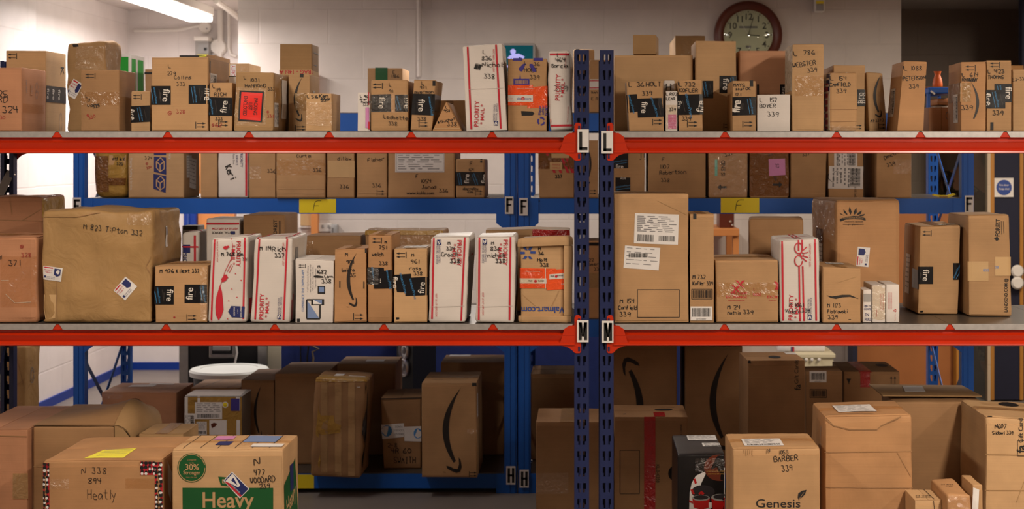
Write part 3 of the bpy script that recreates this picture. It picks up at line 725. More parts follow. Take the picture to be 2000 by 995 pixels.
# right: wooden partition, glazed door, person behind
struct('wall_partition', MB().box(XP(1672, 9.5), XP(1872, 9.5), 9.5, 9.56, 0, 1.2), 'wood_brown')
struct('trim_2', MB().box(XP(1866, 9.45), XP(1878, 9.45), 9.42, 9.58, 0, 1.2), 'wood_gold')
struct('trim_3', MB().box(XP(1664, 9.45), XP(1673, 9.45), 9.42, 9.6, 0, 1.2), 'navy_panel')
dd = 9.6
d2 = MB().box(XP(1940, dd), XP(1992, dd), dd, dd+.05, .01, 2.05).build('door_2', 'navy_panel'); d2['kind'] = 'structure'
MB().box(XP(1934, dd), XP(1941, dd), dd-.012, dd+.06, .01, 2.1).box(XP(1991, dd), XP(1998, dd), dd-.012, dd+.06, .01, 2.1).box(XP(1941, dd), XP(1991, dd), dd-.012, dd+.06, 2.05, 2.1).build('door_frame', 'wood_gold', d2)
for py in (529, 552): MB().lathe((XP(1983, dd), dd, ZP(py, dd)), [(.012, 0), (.012, -.03), (.036, -.035), (.04, -.05), (.03, -.062)], 'Y', 20).build('door_knob', 'white_paint', d2, smooth=True)
struct('wall_side', MB().box(XP(1998, dd), XR, dd+.02, dd+.1, 0, HC), 'navy_panel')
t = thing('fire_door_sign', U(1960, 385, 9.59), 'square white sign with a blue disc, Fire door Keep shut', 'sign')
a = on_wall(1942, 348, 1979, 385, 9.59); MB().box(a[0], a[1], 9.585, 9.6, a[2], a[3]).build('plate', 'white_paint', t)
MB().lathe(((a[0]+a[1])/2, 9.585, (a[2]+a[3])/2), [(.048, 0), (.048, -.002)], 'Y', 40).build('disc', 'brand_blue', t)
mt = MB(); yy = 9.5825
for s, z in (('Fire door', .016), ('Keep shut', -.008)):
    v, f, wd = printed(s, .015); h = .011; mt.add([((a[0]+a[1])/2+(q[0]-wd/2)*h*1.05, yy, (a[2]+a[3])/2+z+(q[1]-.5)*h) for q in v], f)
mt.build('lettering', 'white_paint', t)
w1 = MB().box(XP(1893, dd), XP(1898, dd), dd-.01, dd+.05, .9, 2.1).box(XP(1928, dd), XP(1934, dd), dd-.01, dd+.05, 0, 2.1).box(XP(1898, dd), XP(1928, dd), dd-.01, dd+.05, 2.05, 2.1).build('window_1', 'wall_beige'); w1['kind'] = 'structure'
MB().box(XP(1898, dd), XP(1928, dd), dd+.018, dd+.024, 0, 2.05).build('pane', 'glass', w1)
# desk with dark case, seen under the blue beam
t = thing('desk', U(1420, 520, 9.3), 'light orange wooden desk against the back wall behind the tall box', 'desk')
a = (XP(1330, 9.2), XP(1444, 9.2)); zt = ZP(447, 9.2)
MB().box(a[0], a[1], 9.2, 9.75, zt-.045, zt, .004).build('tabletop', 'wood_orange', t); MB().box(a[1]-.035, a[1], 9.22, 9.28, 0, zt-.045).build('leg', 'wood_orange', t); MB().box(a[0], a[0]+.035, 9.22, 9.28, 0, zt-.045).build('leg', 'wood_orange', t)
MB().box(a[1]-.035, a[1], 9.66, 9.72, 0, zt-.045).build('leg', 'wood_orange', t); MB().box(a[0], a[0]+.035, 9.66, 9.72, 0, zt-.045).build('leg', 'wood_orange', t)
t = thing('loudspeaker', U(1418, 447, 9.3), 'small black speaker box standing on the orange wooden desk', 'speaker')
MB().box(XP(1405, 9.3), XP(1434, 9.3), 9.3, 9.5, zt, zt+.3, .004).build('cabinet', 'clock_wood', t)
for py in (433, 440): MB().lathe((XP(1427 if py < 436 else 1431, 9.3), 9.3, ZP(py, 9.3)), [(.008, 0), (.008, -.008), (.004, -.012)], 'Y', 12).build('knob', 'bolt_metal', t)
# flight case, bin, tower speaker, blue partition
t = thing('flight_case', U(435, 780, 8.6), 'tall black flight case with aluminium edges and sprung handle', 'flight case')
fx0, fx1, fz = XP(350, 8.6), XP(521, 8.6), ZP(600, 8.6)
MB().box(fx0+.01, fx1-.01, 8.61, 9.3, 0, fz-.01).build('body', 'black_plastic', t)
for x_ in (fx0, fx1-.03): MB().box(x_, x_+.03, 8.6, 8.635, 0, fz, .003).build('edge_strip', 'aluminium', t)
for x_ in (fx0, fx1-.05): MB().box(x_, x_+.05, 8.599, 8.602, 0, fz).build('corner_plate', 'aluminium', t)
MB().box(fx0, fx1, 8.6, 8.635, fz-.03, fz, .003).build('top_strip', 'aluminium', t)
a = on_wall(407, 652, 460, 701, 8.59); hd = MB().box(a[0], a[1], 8.594, 8.61, a[2], a[3], .008).build('handle_dish', 'aluminium', t); MB().box(a[0]+.02, a[1]-.02, 8.588, 8.597, a[2]+.025, a[3]).build('recess', 'black_plastic', hd)
MB().box(a[0]+.025, a[1]-.025, 8.57, 8.59, a[2]+.045, a[2]+.075, .006).build('grip', 'metal_grey', hd)
for i in range(2):
    for j in (0, 1): MB().lathe((a[0]+.012+(a[1]-a[0]-.024)*j, 8.594, a[2]+.015+.08*i), [(.005, 0), (.004, -.004)], 'Y', 10).build('rivet', 'bolt_metal', hd)
o = MB().tube([U(460, 640, 8.58), U(461, 672, 8.57), U(463, 690, 8.57), U(459, 708, 8.57), U(459, 730, 8.57)], .006).build('power_cord', 'white_paint', smooth=True); tag(o, 'thin white cord hanging down in front of the flight case', 'cord')
t = thing('dustbin', (XP(448, 8.1), 8.1, 0), 'round black bin with a flat white lid by the flight case', 'bin')
zl = ZP(722, 8.1); MB().lathe((XP(448, 8.1), 8.1, 0), [(.15, 0), (.165, .01), (.185, zl-.03), (.185, zl-.01)], 'Z', 40).build('body', 'bin_black', t, smooth=True)
MB().lathe((XP(448, 8.1), 8.1, zl), [(.190, -.03), (.203, -.028), (.206, -.004), (.198, .006), (.15, .010), (.145, .004), (.02, .004)], 'Z', 48).build('lid', 'bin_white', t, smooth=True)
struct('trim_column', MB().box(XP(523, 8.62), XP(549, 8.62), 8.62, 8.9, 0, 1.05), 'cream_paint')
t = thing('partition_screen', (XP(760, 8.4), 8.4, 0), 'dark blue fabric partition screen behind the rear shelves', 'screen')
MB().box(XP(549, 8.4), XP(1330, 8.4), 8.4, 8.46, .05, ZP(600, 8.4), .006).build('panel', 'blue_fabric', t); MB().box(XP(549, 8.4), XP(1330, 8.4), 8.39, 8.47, ZP(600, 8.4), ZP(595, 8.4)).build('top_rail', 'metal_grey', t)
for px in (560, 1320): MB().box(XP(px, 8.4)-.03, XP(px, 8.4)+.03, 8.25, 8.6, 0, .05).build('foot', 'metal_grey', t)
t = thing('tower_speaker', (XP(815, 8.2), 8.2, 0), 'black tower speaker with two stacked silver ringed drivers', 'speaker')
yaw = math.radians(35); sx = XP(776, 8.1); 
MB().hexa([(XP(774, 8.1), 8.12, 0), (XP(808, 8.05), 8.02, 0), (XP(850, 8.2), 8.24, 0), (XP(812, 8.3), 8.36, 0)], [(XP(774, 8.1), 8.12, .95), (XP(808, 8.05), 8.02, .95), (XP(850, 8.2), 8.24, .95), (XP(812, 8.3), 8.36, .95)]).build('cabinet', 'black_plastic', t)
A_ = Vector((XP(774, 8.1), 8.12, 0)); B_ = Vector((XP(808, 8.05), 8.02, 0)); tn = (B_-A_).normalized(); nn_ = Vector((tn.y, -tn.x, 0))
for py in (686, 719):
    c0 = (A_+B_)/2; c0.z = ZP(py, 8.05)
    def ring(prof):
        mb = MB(); n = 28
        for r_, h_ in prof: mb.v += [c0+tn*r_*.8*math.cos(2*math.pi*i/n)+Vector((0, 0, 1))*r_*math.sin(2*math.pi*i/n)+nn_*h_ for i in range(n)]
        for j in range(len(prof)-1): mb.f += [(j*n+i, j*n+(i+1) % n, (j+1)*n+(i+1) % n, (j+1)*n+i) for i in range(n)]
        mb.f.append(tuple((len(prof)-1)*n+i for i in range(n))); return mb
    dv = ring([(.05, 0), (.05, .012), (.041, .016), (.037, .006)]).build('driver_ring', 'speaker_silver', t, smooth=True)
    ring([(.038, .004), (.022, .003), (.016, .012), (.004, .016)]).build('driver_cone', 'metal_grey', dv, smooth=True)
for nm, pts, r, mat, lb in (('cable', [(587, 640), (587, 690), (588, 740)], .004, 'black_plastic', 'thin black cable hanging straight down the blue screen'), ('cable', [(602, 640), (603, 672), (600, 700), (601, 740)], .005, 'black_plastic', 'second black cable hanging beside the tan one'),
                      ('cable', [(604, 650), (607, 674), (622, 682), (610, 688), (612, 700), (606, 740)], .006, 'cable_tan', 'tan cable kinked to the right against the blue screen')):
    o = MB().tube([U(x, y, 8.37) for x, y in pts], r).build(nm, mat, smooth=True); tag(o, lb, 'cable')
# pale clutter on a table seen at lower right
t = thing('side_table', U(1560, 790, 9.0), 'pale table with drawers against the wall behind the barcode box', 'table')
MB().box(XP(1545, 9), XP(1632, 9), 9.0, 9.5, ZP(700, 9), ZP(692, 9), .004).build('tabletop', 'cream_paint', t); MB().box(XP(1555, 9), XP(1628, 9), 9.01, 9.48, ZP(780, 9), ZP(700, 9)).build('drawer_unit', 'cream_paint', t)
MB().box(XP(1560, 9), XP(1566, 9), 9.02, 9.48, 0, ZP(780, 9)).box(XP(1618, 9), XP(1624, 9), 9.02, 9.48, 0, ZP(780, 9)).build('legs', 'cream_paint', t)
for px in (1575, 1586, 1600): MB().lathe((XP(px, 9), 9.01, ZP(703, 9)), [(.01, 0), (.01, -.012), (.006, -.016)], 'Y', 12).build('knob', 'white_paint', t)
t = thing('paper_pack', U(1560, 692, 9.1), 'flat white packet with a red and blue end on the pale table', 'packet')
MB().box(XP(1520, 9.1), XP(1612, 9.1), 9.1, 9.35, ZP(692, 9.0)+.001, ZP(680, 9.1)+.018, .008).build('wrapper', 'paper', t, smooth=True); MB().box(XP(1548, 9.1), XP(1551, 9.1), 9.096, 9.1, ZP(692, 9.1)+.016, ZP(681, 9.1)+.01).build('red_stripe', 'usps_red', t); MB().box(XP(1545, 9.1), XP(1548, 9.1), 9.096, 9.1, ZP(692, 9.1)+.016, ZP(681, 9.1)+.01).build('blue_stripe', 'usps_blue', t)
# blue stand with vase and folded cloth on the rear top shelf, right
ZE = ZP(220, 7)
t = thing('step_stand', (XP(1835, 7.1), 7.2, ZE), 'small blue metal stand on the rear top shelf under the vase', 'stand')
MB().box(XP(1813, 7.05), XP(1868, 7.05), 7.05, 7.4, ZP(183, 7.05), ZP(171, 7.05), .006).build('top_panel', 'rack_blue', t); MB().box(XP(1813, 7.05), XP(1868, 7.05), 7.1, 7.4, ZP(171, 7.05), ZP(168, 7.05)).build('board', 'wood_brown', t)
for px in (1813, 1863):
    for y_ in (7.06, 7.36): MB().box(XP(px, 7.05), XP(px+5, 7.05), y_, y_+.03, ZE+.0012, ZP(183, 7.05)).build('leg', 'rack_blue', t)
MB().bar(U(1818, 178, 7.045), U(1826, 184, 7.045), .008, .002).build('sticker', 'white_paint', t)
zt = ZP(168, 7.05)
t = thing('vase', (XP(1833, 7.2), 7.22, zt), 'terracotta vase with a slanted flared mouth on the blue stand', 'vase')
hv = .078; kk = 7.2/FP
MB().lathe((XP(1833, 7.2), 7.22, zt), [(8*kk, 0), (9.5*kk, .006), (9.6*kk, .02), (8*kk, .04), (5.8*kk, .055), (5.4*kk, .062), (7.6*kk, .076), (7.0*kk, .076), (4.6*kk, .062), (4*kk, .05)], 'Z', 32).build('body', 'terracotta', t, smooth=True)
for i, (lb, z0, m, x_) in enumerate((('folded grey cloth lying flat under the blue stand', 0, 'cloth_grey', 1818), ('folded tan cloth on top of the grey cloth', .035, 'wood_brown', 1822))):
    o = MB().box(XP(x_+8, 7.1), XP(1858, 7.1), 7.1, 7.34, ZE+z0+.0012, ZE+z0+.034, .012).build('folded_cloth', m, smooth=True); tag(o, lb, 'cloth'); MB().box(XP(x_+7.6, 7.1), XP(1854, 7.1), 7.097, 7.1, ZE+z0+.015, ZE+z0+.019).build('fold', m, o)

# person in camouflage behind the glass, mostly hidden by the blue post
def camo():
    m, nt, b = nmat('camo'); L = nt.links.new; N = nt.nodes.new
    tc = N('ShaderNodeTexCoord'); n = N('ShaderNodeTexNoise'); n.inputs['Scale'].default_value = 14; n.inputs['Detail'].default_value = 3; L(tc.outputs['Object'], n.inputs['Vector'])
    r = N('ShaderNodeValToRGB'); r.color_ramp.interpolation = 'CONSTANT'
    for e, (p_, c) in zip([r.color_ramp.elements[0], r.color_ramp.elements[1], r.color_ramp.elements.new(.52), r.color_ramp.elements.new(.6)], ((0, (70, 66, 48)), (.44, (104, 92, 64)), (.52, (60, 46, 34)), (.6, (128, 116, 86)))): e.position = p_; e.color = (*lin(c), 1)
    L(n.outputs['Fac'], r.inputs[0]); L(r.outputs[0], b.inputs['Base Color']); b.inputs['Roughness'].default_value = .9; MATS['camo'] = m
camo()
def skin(name, joints, edges, mat, parent, loc):
    me = D.meshes.new(name); me.from_pydata([tuple(Vector(j[0])) for j in joints], edges, []); me.materials.append(MATS[mat])
    o = D.objects.new(name, me); COL.objects.link(o); bpy.context.view_layer.objects.active = o
    sk = o.modifiers.new('skin', 'SKIN'); sk.use_smooth_shade = True
    for v, j in zip(me.skin_vertices[0].data, joints): v.radius = (j[1], j[2] if len(j) > 2 else j[1]); 
    me.skin_vertices[0].data[0].use_root = True
    o.modifiers.new('sub', 'SUBSURF').levels = 2; o.modifiers['sub'].render_levels = 2
    dg = bpy.context.evaluated_depsgraph_get(); ev = o.evaluated_get(dg); nm = D.meshes.new_from_object(ev)
    o.modifiers.clear(); o.data = nm; nm.materials.clear(); nm.materials.append(MATS[mat]); nm.polygons.foreach_set('use_smooth', [True]*len(nm.polygons))
    o.parent = parent; o['_o'] = tuple(loc); return o
pl = Vector((XP(1899, 10.6), 10.6, 0)); t = thing('person', pl, 'person in camouflage uniform standing behind the glass, half hidden by the blue post', 'person')
J = [((0, 0, .92), .14, .11), ((0, 0, 1.15), .14, .10), ((0, 0, 1.36), .15, .10), ((0, 0, 1.46), .055), ((0, -.02, 1.56), .075, .09), ((0, -.02, 1.68), .06, .07),
     ((.17, 0, 1.38), .06), ((.22, .02, 1.12), .045), ((.2, -.08, .9), .032), ((-.17, 0, 1.38), .06), ((-.22, .02, 1.12), .045), ((-.2, -.08, .9), .032),
     ((.09, 0, .86), .085), ((.1, 0, .5), .06), ((.1, .02, .09), .045), ((.1, -.12, .045), .04), ((-.09, 0, .86), .085), ((-.1, 0, .5), .06), ((-.1, .02, .09), .045), ((-.1, -.12, .045), .04)]
E = [(0, 1), (1, 2), (2, 3), (3, 4), (4, 5), (2, 6), (6, 7), (7, 8), (2, 9), (9, 10), (10, 11), (0, 12), (12, 13), (13, 14), (14, 15), (0, 16), (16, 17), (17, 18), (18, 19)]
skin('body', J, E, 'skin', t, pl)
J2 = [(p_, *[r_*1.12+.006 for r_ in rr_]) for p_, *rr_ in J]
sel = [0, 1, 2, 6, 7, 9, 10, 12, 13, 14, 16, 17, 18]; mp = {o_: i for i, o_ in enumerate(sel)}
skin('uniform', [J2[i] for i in sel], [(mp[a], mp[b]) for a, b in E if a in mp and b in mp], 'camo', t, pl)
skin('hair', [((0, 0.01, 1.69), .07, .07), ((0, .05, 1.62), .062, .05)], [(0, 1)], 'hair', t, pl)
# ---------------------------------------------------------------- racking
DF, DR = 5.0, 7.0
BASES.update(L=ZP(257, DF), M=ZP(633, DF), E=ZP(220, DR), F=ZP(387, DR), G=ZP(623, DR), H=ZP(925, DR), floor=0.0)
def post(name, x0, x1, d, dep, top, mat, parent, sign=-1, pitch=31/600, lw=.006, holes=True):
    """upright with two rows of keyhole slots and folded sides; sign: -1 face towards the camera"""
    w_ = x1-x0; vs_ = []; fs_ = []; idx = {}
    def V(x, y, z):
        k = (round(x, 5), round(y, 5), round(z, 5))
        if k not in idx: idx[k] = len(vs_); vs_.append((x, y, z))
        return idx[k]
    xs = [0, .20, .27, .40, .60, .73, .80, 1.0]
    def cell(i, z0, z1):
        fs_.append((V(x0+w_*xs[i], d, z0), V(x0+w_*xs[i+1], d, z0), V(x0+w_*xs[i+1], d, z1), V(x0+w_*xs[i], d, z1)))
    z = top
    while z > .02:
        zb = max(z-pitch, 0); rows = [z, z-pitch*.28, z-pitch*.66, z-pitch*.88, zb]
        if zb == 0 or not holes: rows = [z, zb]
        for j in range(len(rows)-1):
            for i in range(7):
                hole = holes and len(rows) == 5 and ((j == 1 and i in (1, 2, 4, 5)) or (j == 2 and i in (2, 5 if False else 4)))
                if not hole: cell(i, rows[j+1], rows[j])
        z = zb
    y2 = d-sign*dep
    for x in (x0, x1):
        b = len(vs_); vs_ += [(x, d, 0), (x, d, top), (x, y2, top), (x, y2, 0)]; fs_.append((b, b+1, b+2, b+3))
        xi = x+(w_*.3 if x == x0 else -w_*.3); b = len(vs_); vs_ += [(x, y2, 0), (x, y2, top), (xi, y2, top), (xi, y2, 0)]; fs_.append((b, b+1, b+2, b+3))
    o = link(name, vs_, fs_, mat, parent)
    s = o.modifiers.new('thick', 'SOLIDIFY'); s.thickness = .0018; s.offset = 0
    return o
def letter(ch, x0, x1, z0, z1, y):
    mb = MB(); w_, h_ = x1-x0, z1-z0; e = -.0006
    def r(a, b, c, d_): mb.box(x0+w_*a, x0+w_*c, y+e, y, z0+h_*b, z0+h_*d_)
    q = .36
    if ch == 'L': r(0, 0, q, 1); r(0, 0, 1, .16)
    if ch == 'F': r(0, 0, q, 1); r(0, .84, 1, 1); r(0, .46, .82, .60)
    if ch == 'H': r(0, 0, q, 1); r(1-q, 0, 1, 1); r(0, .43, 1, .57)
    if ch == 'M':
        r(0, 0, q, 1); r(1-q, 0, 1, 1)
        for a, b in ((.02, .5), (.98, .5)): mb.prism([(x0+w_*a-(.0 if a < .5 else w_*q), y, z1), (x0+w_*a+(w_*q if a < .5 else 0), y, z1), (x0+w_*(b+.10), y, z0+h_*.2), (x0+w_*(b-.10), y, z0+h_*.2)], (0, e, 0))
    return mb
def card(ch, px, d, parent, bolt=None):
    x0, x1, z0, z1 = XP(px[0], d), XP(px[2], d), ZP(px[3], d), ZP(px[1], d); y = d-.014
    o = MB().box(x0, x1, y, y+.0008, z0, z1).build('letter_card', 'paper', parent); o['label'] = 'white card with black letter '+ch
    w_, h_ = x1-x0, z1-z0; letter(ch, x0+w_*.15, x1-w_*.12, z0+h_*.10, z1-h_*.10, y-.0002).build('letter', 'ink', o)
def beam(name, xa, xb, ztop, parent, mat, front=True, d=DF, hpx=43):
    k = 1/600; prof = [(0, -1.6), (0, -11), (.014, -13.5), (.014, -18), (-.007, -22), (.003, -34.5), (-.009, -38.5), (-.010, -41.5), (-.003, -43), (.04, -43), (.04, -1.6)]
    mb = MB(); n = len(prof); s = 1 if front else -1
    for x in (xa, xb): mb.v += [Vector((x, d+s*a, ztop+b*k)) for a, b in prof]
    mb.f += [tuple(range(n)), tuple(range(2*n-1, n-1, -1))]+[(i, (i+1) % n, n+(i+1) % n, n+i) for i in range(n)]
    return mb.build(name, mat, parent)
def front_bay(name, label, lx0, lx1, rx0, rx1, notch, cards, lone):
    """posts between px lx0..lx1 (left) and rx0..rx1 (right); shelves at L and M"""
    t = thing(name, ((XP(lx0, DF)+XP(rx1, DF))/2, DF+.31, 0), label, 'shelving', 'orange and navy shelving bays in front')
    top = ZP(98, DF); dep = .62
    for a, b in ((lx0, lx1), (rx0, rx1)):
        post('upright', XP(a, DF), XP(b, DF), DF-.002, .036, top, 'rack_navy', t); post('upright', XP(a, DF), XP(b, DF), DF+dep+.002, .036, top, 'rack_navy', t, sign=1)
    xa, xb = XP(lx1, DF), XP(rx0, DF)
    for sh, z in (('L', BASES['L']), ('M', BASES['M'])):
        bf = beam('beam', xa, xb, z, t, 'rack_orange'); beam('beam', xa, xb, z, t, 'rack_orange', False, DF+dep)
        for s, x in ((1, xa), (-1, xb)):
            q = [(0, -3), (10, -3), (20, -10), (26, -30), (30, -42), (20, -43.5), (12, -46), (6, -50), (0, -56), (-3, -57), (-10, -57), (-13, -54), (-13, 14), (-9, 17), (-3, 17), (0, 12)]
            cn = MB().prism([(x+s*a/600, DF-.006, z+b/600) for a, b in q], (0, .003, 0)).build('beam_connector', 'rack_orange', t)
            for zz in (6, -49): MB().box(x-s*9/600-.003, x-s*9/600+.003, DF-.0075, DF-.006, z+(zz-4)/600, z+(zz+5)/600).build('slot', 'rack_navy', cn)
            MB().prism([(x+s*a/600, DF+dep+.006, z+b/600) for a, b in q], (0, .003, 0)).build('beam_connector', 'rack_orange', t)
        ns = [xa]+[XP(p, DF) for p in notch[sh]]+[xb]
        for i in range(len(ns)-1):
            a, b = ns[i]+.0006, ns[i+1]-.0006
            dk = MB().box(a, b, DF-.001, DF+dep, z-.0022, z).build('deck_panel', 'deck_steel', t)
            MB().prism([(a+.004, DF-.003, z), (b-.004, DF-.003, z), (b-.0165, DF-.003, z-.019), (a+.0165, DF-.003, z-.019)], (0, .0022, 0)).build('front_lip', 'galv', dk)
    for ch, px in cards: card(ch, px, DF, t)
    for x in ((XP(lx0, DF)+XP(lx1, DF))/2, (XP(rx0, DF)+XP(rx1, DF))/2):
        for z0, z1 in ((.08, .85), (1.75, 1.05)): MB().bar((x, DF+.05, z0), (x, DF+dep-.05, z1), .02, .002, (1, 0, 0)).build('side_brace', 'rack_navy', t)
    return t
tL = front_bay('shelving_bay', 'left front shelving bay, orange beams on navy posts lettered L and M', -134, -106, 1122, 1150, {'L': (-60, 112, 328, 486.5, 643, 803, 961), 'M': (-100, 113, 325, 537, 750, 963)},
          (('L', (1128, 253, 1150, 298)), ('M', (1127, 625, 1149.5, 668))), 0)
tR = front_bay('shelving_bay', 'right front shelving bay, orange beams on navy posts lettered L and M', 1172, 1198, 2400, 2428, {'L': (1416, 1634, 1797.5, 1963, 2180), 'M': (1415, 1634, 1855, 2074, 2290)},
          (('L', (1175, 256, 1197, 300)), ('M', (1176, 626, 1198, 669))), 0)
o = MB().bar((XP(22, 5.6), 5.6, ZP(335, 5.6)), (XP(-22, 5.5), 5.5, ZP(420, 5.5)), .03, .004, (0, 1, 0)).build('galvanised_strap', 'metal_grey', tL); o['label'] = 'galvanised steel strap bolted to the rear post'
MB().lathe((XP(27, 5.6), 5.655-.05, ZP(342, 5.6)), [(.005, 0), (.005, -.012), (.003, -.016)], 'Y', 10).build('bolt', 'bolt_metal', tL)
def blue_bay(name, label, a0, a1, b0, b1, cards, yellow):
    t = thing(name, ((XP(a0, DR)+XP(b1, DR))/2, DR+.35, 0), label, 'shelving', 'blue shelving bays at the rear')
    top = ZP(192, DR); dep = .7
    for a, b in ((a0, a1), (b0, b1)):
        x0_, x1_ = XP(a, DR), XP(b, DR); w_ = x1_-x0_
        MB().box(x0_, x1_, DR, DR+.05, 0, top).build('upright', 'rack_blue', t)
        MB().box(x0_+w_*.12, x0_+w_*.47, DR-.004, DR, 0, top).box(x0_+w_*.53, x0_+w_*.88, DR-.004, DR, 0, top).build('rib', 'rack_blue', t)
        post('upright', x0_+.004, x1_-.004, DR+dep, .05, top, 'rack_blue', t, pitch=.05)
        for i in range(3):
            z0_ = .1+i*.53; MB().bar((x0_+w_*.3, DR+.05, z0_), (x0_+w_*.3, DR+dep-.002, z0_+.5), .024, .003, (1, 0, 0)).build('side_brace', 'rack_blue', t); MB().bar((x0_+w_*.7, DR+.05, z0_+.5), (x0_+w_*.7, DR+dep-.002, z0_), .024, .003, (1, 0, 0)).build('side_brace', 'rack_blue', t)
    xa, xb = XP(a1, DR), XP(b0, DR); k = DR/FP
    for sh, hp in (('E', 36), ('F', 31), ('G', 36), ('H', 30)):
        z = BASES[sh]
        MB().box(xa, xb, DR+.004, DR+.05, z-hp*k, z-.003).build('beam', 'rack_blue', t); MB().box(xa, xb, DR+dep, DR+dep+.05, z-hp*k, z-.003).build('beam', 'rack_blue', t)
        MB().box(xa, xb, DR+.006, DR+dep+.04, z-.003, z).build('deck_panel', 'deck_steel', t)
        for s, x in ((1, xa), (-1, xb)): MB().prism([(x, DR+.0, z-.002), (x+s*16*k, DR, z-.002), (x+s*16*k, DR, z-(hp+18)*k), (x, DR, z-(hp+30)*k)], (0, .004, 0)).build('bracket', 'rack_blue', t)
    for ch, px in cards: card(ch, px, DR, t)
    for ch, px in yellow:
        x0_, x1_, z0_, z1_ = XP(px[0], DR), XP(px[2], DR), ZP(px[3], DR), ZP(px[1], DR)
        o = MB().box(x0_, x1_, DR+.0028, DR+.004, z0_, z1_).build('shelf_ticket', 'yellow_card', t); o['label'] = 'yellow card'
        if ch:
            mb = MB(); st, wd = strokes(ch, random.Random(3)); h_ = (z1_-z0_)*.72
            for p in st: v, f = ribbon([(a_+.22*b_, b_) for a_, b_ in p], .06); mb.add([((x0_+x1_)/2+(a_-.45)*h_, DR+.0026, z0_+h_*.2+b_*h_) for a_, b_ in v], f)
            mb.build('handwriting', 'ink', o)
    return t
t = blue_bay('blue_shelving_bay', 'left rear shelving bay of blue posts and beams, lettered F and H', 143, 165, 985, 1009, (('F', (144, 386, 160, 420)), ('F', (986.5, 384, 1003, 418)), ('H', (989, 910, 1007, 946))), (('F', (584, 389, 656, 416)), ('', (578, 928, 613, 955))))
blue_bay('blue_shelving_bay', 'right rear shelving bay of blue posts and beams, lettered F', 1012, 1036, 1878, 1902, (('F', (1014.5, 387, 1031, 421)), ('H', (1015, 917, 1033, 952)), ('F', (1883, 382, 1900, 416))), (('F', (1408, 387, 1483, 416)),))
o = MB().box(XP(1042, DR), XP(1052, DR), DR+.0025, DR+.004, ZP(411, DR), ZP(391, DR)).build('tmp', 'ink'); D.objects.remove(o)
lt = [c for c in bpy.data.objects if c.name.startswith('blue_shelving_bay')][-1]
letter('F', XP(1041, DR), XP(1054, DR), ZP(412, DR), ZP(391, DR), DR+.0036).build('letter', 'ink', lt)
o = MB().prism([U(x, y, 7.02) for x, y in ((1824, 379), (1840, 382), (1852, 382), (1864, 378), (1867, 380), (1855, 386), (1838, 386), (1823, 383))], (0, .03, 0)).build('strap_end', 'yellow_card'); tag(o, 'curled yellow strap lying on the blue rear beam at right', 'strap')
MB().box(XP(1835, 7.02), XP(1850, 7.02), 7.012, 7.02, ZP(385.6, 7.02), ZP(383.5, 7.02)).build('stitching', 'gold', o)

# ---------------------------------------------------------------- parcels on the front top shelf (L)
g = 'parcels on the front top shelf, left bay'; C = carton; B_ = 'cardboard_box'
C(B_, 'cardboard box marked 324, cut by the left frame edge, circled A stamp on its side', (-60, 132, 43, 257), 5.05, .22, 'L', 'kraft_red',
  W(-4, 177, 13, '25'), W(-26, 187, 13, 'WARD'), W(5, 208, 13, '324'), W(-6, 226, 7, '330', col='red_ink'),
  ON('R', BOXL(1, 1, 3, 120, .1), LN([ell(78, 42, 8, 16)], .8, 'grey_print'), TXT(78, 42, 9, 'A', 'grey_print'), TXT(22, 36, 5, 'UN 0241', 'grey_print', 90), LABEL(44, 30, 56, 52, bars=0, name='printed_table', mat='kraft_red'), RC(2, 70, 120, 88, 'clear_tape')), group=g)
C(B_, 'cardboard box with up arrows behind the box marked 324, black tape round its side', (12, 99, 90, 257), 5.3, .2, 'L', 'kraft_light',
  ARR(16, 104, 34, 116, 'L'), ON('R', FIRE(1, 68, 112, 100, (.08, 'f', 90), (.35, 'f', 90), (.65, 'f', 90)), TXT(92, 34, 20, 'K', 'print', 90), LN([ell(82, 140, 8, 20)], .9, 'grey_print')), group=g)
C(B_, 'tall crumpled box with taped caved-in top and a tilted postal sticker', [(131, 84), (207, 78), (206, 257), (130, 257)], 5.25, .17, 'L', 'kraft_dull',
  RC(148, 90, 204, 136, 'clear_film', 'clear_wrap'), STICKER(145, 174, 22, 34, 30), PG([(141, 86), (152, 86), (154, 91), (143, 92)], 'ink', 'tear', 'dark torn hole'), ON('R', RC(2, 8, 70, 60, 'clear_film', 'clear_wrap')), cr=.010, rnd=.012, flap=None, freq=9, group=g)
C(B_, 'cardboard box with up arrows standing before the tall crumpled box, red mark low down', (158, 137, 233, 257), 5.03, .18, 'L', 'kraft_brown',
  ARR(167, 143, 187, 154, 'L'), W(168, 185, 6, 'L'), W(170, 193, 6, '17'), W(171, 202, 7, 'warn'), W(181, 206, 6, '325', deg=-15), W(170, 222, 6, '@', col='red_ink'), W(172, 228, 6, '330', deg=-20, col='red_ink'), RC(159, 180, 233, 206, 'clear_tape'), cr=.003, group=g)
C(B_, 'small box with up arrows and black tape beside the box marked 279', (257, 178, 293, 257), 5.08, .18, 'L', 'kraft_light',
  ARR(260, 184, 277, 195, 'L'), FIRE(257, 208, 293, 240, (.06, 'f', 78), (.55, 'b', 78), slant=-2), group=g)
